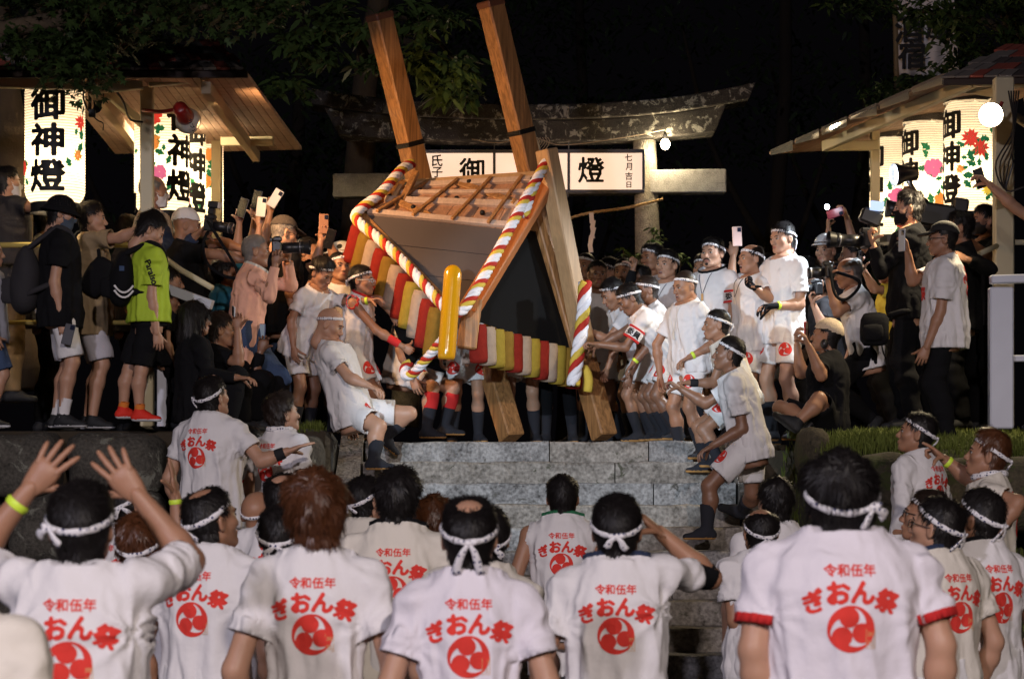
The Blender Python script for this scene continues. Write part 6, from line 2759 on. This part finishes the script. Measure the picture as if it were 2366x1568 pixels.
S = FG('man in black glasses facing left behind the knotted headband man', (2150, 1138, 11.8), yaw=-55, hy=-20, hair='short', hc='dark', face=True, skin=1)
glasses(S)
S = FG('bespectacled man with long dotted knot tails in the right group', (2176, 1154, 10.2), yaw=-32, hy=-25, hair='short', band='tails', face=True, collar='navy', tc='cream')
glasses(S)
S = FG('man at right edge with dotted cloth tied on his wrist', (2272, 1136, 10.5), yaw=-30, hy=-22, hair='short', band='tails', face=True, collar='black', skin=2, tc='white',
       L=((2212, 1400, .3), (2236, 1520, -.2)))
wristband(S, -1, M_BAND, .93, .03, 'wrist_cloth')
FG('dark haired man glimpsed between the two right hand headband knots', (2230, 1172, 12.6), yaw=-40, hair='mop', band=None, skin=2)
# on the low terrace left of the stairs
S = FG('man with his hand on a friend at the stone wall, black wristband', (484, 874, 15.6), yaw=30, hy=10, z0=.60, hair='short', band='left', tc='white', face=True, w=1.08,
       R=((604, 1066, .35), (660, 1044, .0), 'flat', 'd'))
wristband(S, 1, M_BLACKBAND, .72, .036)
S = FG('curly brown haired man with dotted scarf being patted on the shoulder', (645, 916, 16.0), yaw=42, hy=15, z0=.60, hair='mop', hc='dark', band=None, tc='white', face=True)
scarf(S, M_BAND)
FG('dark face between the two friends at the stone wall', (572, 988, 16.4), yaw=45, z0=.6, H=1.5, hair='short', band=None, skin=2, face=True, tc='cream')


# ------------------------------------------------------------------ spectators on the left terrace
def SP(label, head, **k):
    d = dict(group=GP, face=True, z0=TERR, band=None, prn=None, top='loose', tc='black', bot='pants', bc='black', foot='shoe', emblem=False)
    d.update(k)
    return person(label, head, **d)


S = SP('boy in black bucket hat, black shirt and white shorts on the wall', (150, 458, 18.5), yaw=78, hp=12, tc='black', bot='kneeshorts', bc='shortwhite', foot='sneaker', q=1, hem=-.11,
       R=((126, 652, .7), (143, 738, .2), 'hold'))
cap(S, CLOTH['black'], bucket=True)
face_mask(S, mat('mask_slate', (.06, .08, .12), .9))
socks(S, CLOTH['white'])
backpack('dark grey backpack on the bucket hat boy', S, CLOTH['charcoal'], CLOTH['charcoal'], 1.05)
phone('dark phone in the hand of the bucket hat boy', at(158, 772, 18.25), (0, -1, .2), (.2, 0, 1))
S = SP('boy in beige shirt pointing right behind the bucket hat boy', (212, 470, 18.95), yaw=82, tc='beige', bot='kneeshorts', bc='shortgrey', foot='sneaker', q=1, hem=-.13, sl=.72,
       R=((276, 550, .5), (318, 530, .3), 'open', 'd'))
c = at(225, 640, 18.72)
o = empty('sling_bag', c, 'black sling bag across the beige shirt boy', 'bag')
v, f = rock(c, (.19, .10, .30), 5, 6, 3.5, .06, .5)
link('pouch', mesh_from('pouch', v - c, f, CLOTH['black']), o)
v, f = tube_arr(spline([c + (.02, 0, .1), S.nb + S.r2 * .13 + S.f2 * .04 - S.u2 * .01, S.nb + S.r2 * .02 - S.f2 * .1 + S.u2 * .02, c + (-.20, -.03, .06), c + (-.05, -.02, -.08)], 20), .014, 6)
link('strap', mesh_from('strap', v - c, f, CLOTH['black']), o)
S = SP('boy in lime yellow shirt and red shoes looking down beside the post', (368, 503, 18.1), yaw=72, hp=32, hy=6, H=1.50, tc='lime', hair='mop', bot='kneeshorts', bc='black', foot='redshoe', q=1, hem=-.06, sl=.72,
       R=((350, 690, .7), (362, 768, .2), 'relax'), RL=((326, 858, .2), (322, 952, 0)), LL=((296, 862, -.2), (284, 946, 0)))
socks(S, mat('sock_orange', (.70, .20, .03), .9), .3)
backpack('black backpack with two white stripes on the lime shirt boy', S, CLOTH['black'], CLOTH['black'], .95, True, .06)
bvh = BVHTree.FromPolygons(S.sv.tolist(), S.sf.tolist())
decal(S, bvh, *xf2(text2d('Paraiso', .035), .062, R_(-72)), S.sh[1] + (S.el[1] - S.sh[1]) * .42, np.array([1.0, 0, 0]), np.array([0, 0, 1.0]), np.array([0, 1.0, 0]), M_INK, 'sleeve_lettering', S.shirt)
S = SP('masked man in dark grey shirt reaching up at the far left', (16, 388, 19.8), yaw=62, hr=-8, tc='charcoal', bc='khaki', sl=.75, hem=-.11, w=1.15, R=((80, 480, .3), (148, 462, .3), 'hold', 'd'))
face_mask(S, CLOTH['white'])
camera_prop('black camera held up before the far left lantern', at(182, 478, 19.4), (1, -.2, -.1), size=.9, tele=.06)
SP('person in white collared shirt behind the bucket hat boy', (112, 476, 20.2), yaw=70, tc='white', skin=1)
S = SP('child in violet striped shirt cut by the left edge', (-24, 548, 18.5), yaw=80, tc='grey', bot='kneeshorts', bc='denim', foot='sneaker')
S = SP('grey haired masked man in pale vest over navy shirt behind the post', (356, 408, 19.7), yaw=76, hair='receding', hc='grey', top='long', tc='navy', over='vest', skin=1,
       R=((405, 585, .6), (452, 545, .3), 'grip', 'd'))
face_mask(S, CLOTH['white'])
camera_prop('camera with flash unit thrust forward beside the lanterns', at(486, 520, 19.2), (1, -.25, -.15), (-.15, 0, 1), flash=True, strap=[at(470, 560, 19.1), at(480, 610, 19.1), at(525, 640, 19.0), at(548, 625, 19.0)])
phone('dark phone held behind the pale vest man', at(312, 468, 19.9), (1, .3, 0), (.4, 0, 1), (.02, .02, .02))
S = SP('photographer in white head towel and black shirt stretching out a camera', (438, 488, 19.5), yaw=82, hp=10, tc='black', w=1.15, hair=None, skin=1,
       R=((505, 588, .5), (566, 602, .2), 'hold', 'u'), L=((512, 560, -.3), (562, 576, .1), 'grip', 'd'))
beanie(S, CLOTH['white'])
camera_prop('camera with long lens held out at arm length', at(598, 602, 19.2), (1, -.1, 0), tele=.16)
SP('child with short dark hair peering from behind the post', (394, 622, 18.95), yaw=86, H=1.20, tc='black')
SP('dark haired child crouching beside the post', (386, 664, 18.75), yaw=70, H=1.05, tc='black', skin=1)
S = SP('woman with long black hair in black sweater sitting on the wall edge', (452, 700, 18.25), yaw=68, hair='bob', top='long', tc='black', skin=1, q=1, H=1.62,
       R=((478, 868, .4), (548, 872, .3), 'relax'), RL=((546, 872, .3), (530, 972, .2)), LL=((556, 880, -.3), (566, 974, -.2)))
S = SP('dark haired person filming with a glittering phone, sitting behind the woman', (512, 728, 18.7), yaw=80, hair='medium', hc='dark', tc='black', skin=1, H=1.6,
       R=((552, 838, .3), (549, 762, .2), 'hold', 'cam'), RL=((600, 880, .2), (590, 972, 0)), LL=((610, 880, -.3), (612, 974, -.2)))
phone('phone with glittering silver case held up by the seated person', at(540, 719, 18.45), (1, .2, 0), (.35, .9, .1), (.55, .55, .58), lit=None)
S = SP('seated person in black sleeves lifting a blue phone', (560, 752, 19.0), yaw=80, hair='mop', hc='dark', top='long', tc='black', skin=2, H=1.6,
       R=((586, 868, .3), (602, 812, .1), 'hold', 'cam'), RL=((640, 885, .2), (640, 972, 0)), LL=((648, 885, -.3), (650, 974, -.2)))
phone('blue phone held low by the seated person in black sleeves', at(606, 772, 18.85), (.6, .5, 0), (.1, 0, 1), (.03, .06, .16), lit=.25)
S = SP('grey haired photographer in long salmon shirt aiming a camera', (592, 546, 19.0), yaw=76, hy=6, hair='crop', hc='grey', top='long', tc='salmon', skin=1, bc='denim', foot='sneaker', q=1, H=1.64, lean=8, hem=-.17, collar='cream',
       R=((622, 682, .6), (636, 612, .2), 'grip', 'cam'), L=((684, 660, -.2), (664, 600, .4), 'grip', 'cam'))
camera_prop('black camera with big lens raised by the salmon shirt photographer', at(640, 572, 18.75), (1, -.05, .02), tele=.15, hood=True, strap=[at(622, 600, 18.7), at(628, 640, 18.66), at(636, 650, 18.66), at(640, 610, 18.7)])
S = SP('man in dark cap and glasses, black shirt, behind the salmon shirt', (664, 506, 19.7), yaw=62, hp=14, hair='crop', hc='grey', tc='black', bc='denim', foot='sneaker', q=1)
cap(S, mat('cap_brown_grey', (.055, .045, .040), .9, bump=.4, bscale=90))
glasses(S)
scarf(S, CLOTH['teal'])
for (lab, hx, hy_, Yh, el, wr, pc, case, fw, upv) in (
        ('spectator raising a slate phone beside the last left lantern', 548, 585, 20.5, (548, 580), (553, 515), (560, 480), (.10, .11, .16), (.3, 1, 0), (.35, 0, 1)),
        ('spectator raising a blue phone highest but one', 582, 575, 20.8, (585, 560), (588, 505), (593, 462), (.03, .06, .16), (.3, 1, 0), (.25, 0, 1)),
        ('spectator raising a small white phone among the raised phones', 602, 600, 20.3, (590, 590), (600, 515), (604, 478), (.70, .70, .68), (.1, -1, 0), (.12, 0, 1)),
        ('spectator raising the white phone with sticker highest of all', 640, 560, 20.6, (608, 545), (624, 490), (636, 458), (.78, .78, .80), (.1, -1, 0), (.55, 0, .9))):
    S = SP(lab, (hx, hy_, Yh), yaw=70, tc='teal' if hx == 548 else 'black', hair='mop', R=((*el, .3), (*wr, .1), 'hold', 'away'))
    ph = phone(lab.replace('spectator raising', 'phone held up:'), at(*pc, Yh - .25), fw, upv, case, group='raised phones')
S = SP('dark haired man peering past the dark cap with a brown phone overhead', (712, 550, 20.3), yaw=105, hair='crop', tc='black', skin=1, R=((730, 612, .3), (742, 555, .2), 'hold', 'cam'), L=((775, 600, -.2), (758, 552, .2), 'hold', 'cam'))
phone('brown leather phone held by two hands beside the shrine ropes', at(748, 517, 20.0), (.3, -1, 0), (.02, 0, 1), (.36, .18, .11), group='raised phones')
phone('black phone tilted below the brown phone', at(762, 552, 19.95), (.3, 1, 0), (.3, 0, 1), (.03, .03, .035), group='raised phones')
M_HELM = mat('helmet_white', (.72, .72, .74), .25, spec=.5, coat=.3)


def helmet_mark(S):
    ov = [ob for ob in S.root.children if ob.name.startswith('helmet')][0]
    me = ov.data
    vv = np.array([v.co for v in me.vertices]) + S.base
    bvh = BVHTree.FromPolygons(vv.tolist(), [list(p.vertices) for p in me.polygons])
    parts = [poly2d([(math.cos(t) * (.024 if i % 2 else .020), math.sin(t) * (.024 if i % 2 else .020)) for i, t in enumerate(np.linspace(0, 2 * math.pi, 25)[:-1])])]
    view = nrm(np.array([-.25 if S.f[0] < 0 else .25, 1, -.12]))
    o = S.O + S.FH[2] * .085 * 1.0
    rx = nrm(np.cross(view, (0, 0, 1)))
    decal(S, bvh, *grid_cut(*parts[0], .012), o, rx, np.cross(rx, view), view, M_INK, 'helmet_emblem', ov)
    n = len(ov.children)


S = SP('man in white helmet with black emblem behind the left bearers', (792, 566, 20.6), yaw=110, tc='charcoal', hair='buzz', skin=1)
cap(S, M_HELM, helmet=True)
helmet_mark(S)

# ------------------------------------------------------------------ bearers on the landing
LZ = LAND - .0


def BE(label, head, **k):
    d = dict(group=GB, face=True, z0=LZ, band='back', prn=None, top='tee', tc='white', bot='shorts', bc='shortwhite', foot='boot')
    d.update(k)
    return person(label, head, **d)


BE('wide eyed bearer with headband peeking under the white helmet', (783, 583, 19.95), yaw=150, skin=1, hair='buzz', band='front')
S = BE('bearer bending down left of the shrine with lime wristband', (756, 602, 19.3), yaw=128, lean=24, hp=30, hair='medium', band='plain', skin=1, q=1, sl=.7,
       R=((674, 738, .3), (678, 800, .2), 'relax'), L=((812, 700, .5), (852, 694, .2), 'relax', 'd'))
wristband(S, -1)
S = BE('bearer in red trimmed sleeveless top beside the ropes, face in profile', (836, 616, 19.5), yaw=105, lean=4, top='tank', trim='red', collar='red', tc='white', skin=1, q=1, emblem='both',
       R=((876, 770, .4), (930, 800, .3), 'fist'), L=((880, 690, -.2), (905, 725, .3), 'relax'))
wristband(S, 1, CLOTH['red'], .66, .05)
glasses(S, mat('goggle_clear', (.6, .65, .68), .2))
S = BE('bald bearer toppling backwards on to the stairs', (776, 716, 18.7), yaw=98, lean=-17, hp=22, H=1.68, hair=None, band='plain', skin=0, z0=1.80, q=1, emblem='both', w=1.1,
       R=((806, 872, .5), (850, 890, .3), 'relax'), RL=((876, 985, .5), (863, 1062, .1)), LL=((946, 955, .2), (893, 1006, -.2)))
S = BE('bearer in red knee socks hidden behind the shrine frame', (962, 640, 20.4), yaw=98, skin=0, emblem=1, lean=10, RL=((1000, 895, .3), (986, 992, .1)), LL=((1048, 896, -.2), (1026, 985, -.2)), H=1.66)
for sd in (-1, 1):
    shin_band(S, sd, .12, .5, CLOTH['red'])
BE('bearer whose emblem shorts show below the yellow peg', (1078, 612, 20.7), yaw=172, skin=0, emblem='both', lean=6)
BE('bearer behind the striped rolls with one leg showing', (1205, 600, 20.9), yaw=185, skin=0, emblem='both')
S = BE('bearer in black leggings behind the right end of the rolls', (1292, 610, 21.0), yaw=190, skin=1)
for sd in (-1, 1):
    shin_band(S, sd, -.3, .5, CLOTH['black'], 'legging')
GR = [('laughing shaven bearer next to the pale rail', (1352, 585, 22.2), dict(yaw=-150, hair='buzz', mouth=1, band='front', skin=1)),
      ('bareheaded bearer with dark crop beside the white rope', (1380, 604, 21.3), dict(yaw=172, hair='crop', band=None, skin=2, lean=6)),
      ('grinning bearer in profile behind the dark crop', (1406, 598, 22.3), dict(yaw=-110, mouth=1, band='front')),
      ('small faced bearer laughing in the back row by the raised fist', (1441, 600, 22.2), dict(yaw=-160, mouth=1, band='plain', skin=1)),
      ('bearer in half shadow below the torii pillar', (1506, 566, 22.6), dict(yaw=-130, hair='medium', band='front', skin=1)),
      ('back row bearer just left of the moustached man', (1624, 590, 23.2), dict(yaw=-150, skin=1, band='plain')),
      ('back row bearer with scarf knot left of the tall young man', (1768, 588, 22.4), dict(yaw=-110, skin=1))]
for lab, hd, kw in GR:
    BE(lab, hd, **kw)
BE('dark bearer raising a fist in black sleeve', (1476, 614, 21.6), yaw=-120, top='long', tc='black', skin=2, mouth=1, band=None, L=((1452, 668, .2), (1463, 622, .1), 'fist', 'f'))
S = BE('calm bearer with white headband facing left in the second row', (1541, 580, 21.0), yaw=-142, hair='short', band='plain', skin=0, mouth=.4, q=1)
necklace(S, CLOTH['navy'], CLOTH['cream'], drop=.05)
BE('bearer ducking beside the white rope', (1402, 650, 20.2), yaw=-110, lean=34, hp=28, band='front', skin=1, L=((1400, 790, .3), (1352, 760, .2), 'grip'))
S = BE('bearer doubled over with red and white armband', (1436, 664, 19.7), yaw=-98, lean=42, hp=34, band='plain', skin=2, emblem='both', q=1, L=((1432, 822, .4), (1378, 795, .2), 'grip'))
armband(S, -1)
S = BE('bearer reaching down left with lime wristband', (1488, 640, 19.9), yaw=-100, lean=20, hp=10, hair='crop', hc='dark', band='plain', skin=2, q=1, L=((1506, 790, .4), (1464, 838, .3), 'relax', 'd'), R=((1420, 780, 0), (1380, 800, .1)))
wristband(S, -1, pos=.9)
sleeve_tube(S, -1, CLOTH['black'], .55, .75)
S = BE('smiling older bearer with cropped grey hair on the top step', (1577, 628, 19.0), yaw=-122, hp=12, z0=1.874, hair='buzz', hc='dark', band='plain', skin=1, mouth=.5, q=1, emblem='both', lean=5, w=1.12, sl=.72, hem=-.07,
       L=((1655, 800, .2), (1594, 824, .5), 'relax', 'd'), R=((1515, 800, .1), (1525, 870, .3), 'relax'))
wristband(S, -1)
necklace(S, CLOTH['cream'], CLOTH['cream'], drop=.12)
S = BE('moustached bearer in black turtleneck and red white armband', (1646, 552, 20.4), yaw=-140, hy=-5, hair='short', band='plain', skin=0, q=1, collar='black', L=((1694, 722, .2), (1704, 800, .3)))
armband(S, -1, '委員')
necklace(S, CLOTH['navy'], M_GOLD, drop=.10)
mb = MB()
for x in (-1, 1):
    mb.tube([(0, .100, -.048), (x * .014, .0985, -.050), (x * .026, .092, -.058), (x * .030, .086, -.072)], [.004, .0045, .0035, .002], 6)
mb.ball((0, .092, -.088), (.014, .008, .012), 6)
S.part('moustache', S.h2w(np.concatenate(mb.V)), mb.F, HAIRM['black'])
S = BE('bearer with receding hair shouting, one black glove at his chest', (1734, 566, 20.2), yaw=-112, hr=4, hair='receding', hc='dark', band='plain', skin=1, mouth=1, q=1, w=1.12, emblem='both',
       L=((1776, 688, .5), (1740, 662, .6), 'fist', 'r'), R=((1688, 650, -.3), (1694, 592, -.1), 'hold', 'away'))
glove(S, -1, CLOTH['black'])
necklace(S, CLOTH['black'], CLOTH['cream'], drop=.08)
phone('pink patterned phone held up between two bearers', at(1703, 546, 20.3), (.1, -1, 0), (-.04, 0, 1), (.70, .50, .46), group='raised phones')
S = BE('tall young bearer with knotted headband looking left', (1804, 516, 20.0), yaw=-126, hp=8, hair='short', band='tails', skin=0, q=1, emblem='both', sl=.68, hem=-.10,
       L=((1848, 704, .3), (1792, 706, .5), 'relax', 'd'), R=((1762, 700, -.1), (1770, 780, 0)))
wristband(S, -1)
glove(S, -1, CLOTH['black'])
S = BE('stooping runner with pale headband behind the dark skinned runner', (1656, 716, 18.5), yaw=-92, lean=22, z0=1.72, hair='crop', band='back', skin=1, q=1, tc='cream', emblem='both',
       L=((1646, 890, .3), (1592, 884, .2), 'fist'), RL=((1590, 1000, -.2), (1630, 1072, 0)), LL=((1600, 1012, .3), (1660, 1060, .2)))
wristband(S, -1, M_BLACKBAND, .80, .03)
S = BE('dark skinned runner dashing up the stairs, reaching forward', (1690, 780, 17.5), yaw=-82, lean=13, hp=-8, H=1.64, z0=1.25, hair='crop', band='plain', bt=22, skin=2, q=1, tc='white', emblem='both', sl=.7,
       L=((1716, 990, .4), (1648, 1028, .2), 'relax'), R=((1630, 932, -.2), (1574, 898, -.1), 'grip'), LL=((1638, 1122, .2), (1634, 1222, 0)), RL=((1738, 1140, -.2), (1716, 1178, -.5)))

for lab, hd, kw in (('shadowed spectator under the third left lantern', (470, 560, 20.9), dict(yaw=75, hair='crop', tc='charcoal', skin=1)),
                    ('spectator in teal shirt behind the outstretched camera', (520, 600, 20.0), dict(yaw=78, tc='teal', hair='medium', skin=1)),
                    ('dark haired spectator tucked behind the brown phone', (742, 590, 21.0), dict(yaw=95, hair='mop', skin=2)),
                    ('spectator in cap at the back between helmet and beige vest', (300, 500, 20.6), dict(yaw=80, hair='short', tc='charcoal', skin=1)),
                    ('woman at the back behind the blue phone', (676, 560, 21.2), dict(yaw=80, hair='bob', skin=0)),
                    ('spectator behind the crouching photographer on the right', (1862, 600, 21.4), dict(yaw=-95, hair='mop', skin=1, tc='charcoal')),
                    ('spectator in the dark between helmet and big camera', (1968, 560, 21.6), dict(yaw=-90, hair='crop', skin=1)),
                    ('spectator behind the cap man at the right post', (2246, 540, 21.0), dict(yaw=-95, hair='medium', skin=2))):
    SP(lab, hd, **kw)

# ------------------------------------------------------------------ photographers on the right terrace
S = SP('man in white helmet with black emblem at the left end of the right crowd', (1908, 548, 21.5), yaw=-145, tc='charcoal', hair='buzz', skin=0)
cap(S, M_HELM, helmet=True)
helmet_mark(S)
S = SP('spectator holding a red phone overhead with its light on', (1940, 580, 22.0), yaw=-70, tc='black', skin=0, L=((1986, 560, .3), (1956, 500, .2), 'hold', 'l'), R=((1916, 585, .2), (1914, 532, .2), 'hold', 'r'))
ph = phone('dark red phone with glaring light held over the white helmet', at(1930, 492, 21.7), (-.5, -.9, 0), (.9, -.5, .25), (.16, .01, .03))
pc = at(1911, 478, 21.6)
v, f = sphere_arr(6, 8)
link('phone_light', mesh_from('phone_light', v * .022 + pc - wpos(ph), f, mat('led_glow', (.9, .95, 1), .3, emit=60, ecol=(.75, .88, 1.0))), ph)
S = SP('dark haired photographer crouching with a lens aimed left', (1895, 622, 20.3), yaw=-85, hair='medium', tc='charcoal', lean=10, H=1.62, L=((1905, 760, .4), (1880, 705, .3), 'grip', 'r'))
camera_prop('black camera of the crouching photographer beside the tall young bearer', at(1885, 668, 20.0), (-1, -.35, 0), tele=.14, hood=True)
S = SP('grey haired man in glasses and white shirt with camera to his eye', (1956, 596, 19.3), yaw=-88, hp=8, lean=14, H=1.62, hair='receding', hc='grey', tc='white', top='tee', skin=1, q=1, L=((1936, 722, .4), (1914, 650, .3), 'grip', 'r'))
glasses(S)
camera_prop('camera pressed to the face of the grey haired man in glasses', at(1912, 628, 19.05), (-1, -.1, -.05), tele=.10, strap=[at(1930, 680, 18.95), at(1958, 690, 18.95), at(1985, 650, 19.0)])
S = SP('spectator in yellow shirt mostly hidden, holding a small phone', (2056, 590, 19.9), yaw=-85, tc='yellow', top='tee', skin=1, L=((2020, 668, .3), (1998, 628, .2), 'hold', 'r'))
phone('black phone in the hand of the yellow shirt spectator', at(1988, 602, 19.6), (-.9, -.2, 0), (.2, 0, 1), (.02, .02, .02))
S = SP('tall masked cameraman dressed in black with ruffled hair', (2098, 446, 18.9), yaw=-86, hair='medium', top='long', tc='black', skin=0, q=1, w=1.08, L=((2024, 638, .5), (2016, 566, .3), 'grip', 'r'), R=((2040, 600, -.3), (2000, 575, .1), 'grip', 'r'), foot='shoe')
face_mask(S, CLOTH['black'])
camera_prop('large camera with silver lens of the tall masked cameraman', at(2000, 556, 18.7), (-1, -.15, .03), size=1.15, tele=.15, hood=True, flash=False, cat='camera')
o = empty('viewfinder', at(2005, 505, 18.75), 'black eyepiece monitor above the large camera', 'monitor')
MB().box(at(2012, 502, 18.75), (.16, .10, .11), np.array(Matrix.Rotation(.4, 3, 'Y')), 0, .015).build('hood', M_PLASTIC, o)
MB().box(at(2026, 476, 18.70), (.10, .03, .07), np.array(Matrix.Rotation(.1, 3, 'Y')), 0, .004).build('screen', mat('monitor_glow', (.05, .06, .1), .2, emit=1.2, ecol=(.5, .65, 1.0)), o)
MB().tube([at(2010, 515, 18.75), at(2002, 545, 18.72)], .012, 8).build('bracket', M_PLASTIC, o)
c = at(2020, 760, 18.7)
o = empty('waist_bag', c, 'black waist bag on the masked cameraman', 'bag')
c = c + np.array([.02, .02, .03])
v, f = rock(c, (.21, .14, .24), 9, 7, 4.5, .05)
link('pouch', mesh_from('pouch', v - c, f, CLOTH['black']), o)
v, f = rock(c + (-.02, -.07, -.03), (.15, .05, .12), 10, 6, 4.5, .04)
link('pocket', mesh_from('pocket', v - c, f, CLOTH['black']), o)
v, f = tube_arr(spline([c + (.1, 0, .10), c + (.22, -.05, .13), c + (.34, .1, .12)], 10), .02, 6, True, (np.array([0, 1.0, 0]), .3))
link('belt', mesh_from('belt', v - c, f, CLOTH['black']), o)
S = SP('cameraman behind them lifting a silver video light', (2150, 512, 20.3), yaw=-88, tc='black', top='long', skin=0, L=((2152, 500, .2), (2118, 455, .2), 'grip', 'l'))
c = at(2092, 402, 19.9)
o = empty('video_light', c, 'silver handheld video light lifted before the middle lantern', 'video light')
d = nrm(np.array([-1, -.25, -.10]))
v, f = tube_arr([c - d * .10, c - d * .09, c + d * .02, c + d * .06, c + d * .10], [.035, .055, .062, .085, .09], 20, False)
link('housing', mesh_from('housing', v - c, f, M_STEEL), o)
v, f = tube_arr([c + d * .055, c + d * .06], [.08, .075], 20)
link('bulb_face', mesh_from('bulb_face', v - c, f, mat('video_glow', (.9, .95, 1), .3, emit=12, ecol=(.8, .9, 1.0))), o)
v, f = tube_arr([c - d * .02 + (0, 0, -.05), at(2112, 440, 19.95)], .018, 8)
link('handle', mesh_from('handle', v - c, f, M_STEEL), o)
lamp('SPOT', c + d * .14, 260, (.80, .90, 1.0), .04, at(1600, 800, 19.5), 80, .5)
c = at(2155, 498, 19.6)
o = empty('camera', c, 'big black shoulder television camera behind the white shirt man', 'camera', 'cameras of the photographers')
MB().box(c, (.34, .16, .18), np.array(Matrix.Rotation(.15, 3, 'Y')), 0, .02).build('body', M_PLASTIC, o)
MB().box(c + (.20, 0, .02), (.12, .14, .22), np.array(Matrix.Rotation(.15, 3, 'Y')), 0, .015).build('battery', M_PLASTIC, o)
v, f = tube_arr([c + (-.16, 0, .02), c + (-.30, 0, .05), c + (-.36, 0, .055)], [.05, .06, .07], 16)
link('lens', mesh_from('lens', v - c, f, M_PLASTIC), o)
S = SP('man in black cap and white festival shirt filming with his hand', (2178, 516, 18.0), yaw=-84, z0=1.95, hair='crop', tc='white', top='loose', skin=1, q=1, prn='back', w=1.05, hem=-.10, sl=.74, foot='shoe',
       L=((2172, 732, .6), (2142, 800, .2), 'relax'), R=((2108, 650, .4), (2098, 585, .2), 'hold', 'l'))
cap(S, mat('cap_black', (.02, .018, .018), .85, bump=.3, bscale=90))
glasses(S)
bvh = BVHTree.FromPolygons(S.sv.tolist(), S.sf.tolist())
decal(S, bvh, *xf2(text2d('祭', .045), .10), S.nb + S.f2 * .0 - S.u2 * .26 + S.r2 * -.05, -S.r2, S.u2, -S.f2, M_PRINT, 'chest_print', S.shirt)
phone('clear cased phone held by the man in black cap', at(2084, 555, 17.75), (-1, -.5, 0), (.05, 0, 1), (.55, .55, .56))
S = SP('spectator in dark jacket leaning on the rail behind the cap man', (2216, 492, 19.4), yaw=-82, hair='medium', top='jacket', tc='black', skin=1, L=((2286, 622, .5), (2235, 600, .4)))
S = SP('masked spectator in dark shirt beside the right stall post', (2274, 476, 20.6), yaw=-105, tc='charcoal', skin=1, L=((2290, 600, .4), (2245, 560, .5)))
face_mask(S, CLOTH['charcoal'])
S = SP('spectator beyond the right edge stretching an arm with a phone', (2424, 455, 19.4), yaw=-86, tc='charcoal', skin=0, L=((2345, 480, .2), (2288, 428, .1), 'hold', 'd'))
phone('thin dark phone at the end of the outstretched arm', at(2264, 412, 19.3), (-.5, -1, 0), (.35, 0, -1), (.02, .02, .02))
S = SP('bearded man in cream beanie sitting cross legged with a red phone', (1914, 740, 18.5), yaw=-70, hp=-8, H=1.70, hair='crop', tc='black', top='tee', bot='kneeshorts', bc='black', skin=1, q=1, w=1.1,
       L=((1898, 868, .7), (1870, 802, .3), 'hold', 'l'), R=((1850, 862, -.1), (1842, 800, .2), 'hold', 'r'), LL=((1892, 922, .8), (1842, 975, .2)), RL=((1802, 942, .1), (1872, 972, .7)))
beanie(S, mat('knit_cream', (.62, .50, .36), .95, bump=.5, bscale=120))
v, f = tube_arr(spline([S.h2w(np.array([[s_ * .088, -.02, -.10]]))[0] if s_ else S.h2w(np.array([[0, -.12, -.125]]))[0] for s_ in (-1, 0, 1)], 12), .009, 8)
mb = MB()
mb.add(v, f)
for s_ in (-1, 1):
    mb.ball(S.h2w(np.array([[s_ * .092, -.015, -.06]]))[0], (.028, .028, .038), 8)
o = mb.build('headphones', M_PLASTIC, S.root, smooth=True)
mb = MB()
mb.ball((0, .086, -.095), (.030, .014, .020), 8)
mb.tube([(-.024, .094, -.052), (0, .101, -.046), (.024, .094, -.052)], [.003, .005, .003], 6)
S.part('beard', S.h2w(np.concatenate(mb.V)), mb.F, HAIRM['black'])
phone('red phone raised by the seated man in cream beanie', at(1862, 768, 18.3), (-.8, .3, 0), (.15, 0, 1), (.60, .05, .04))
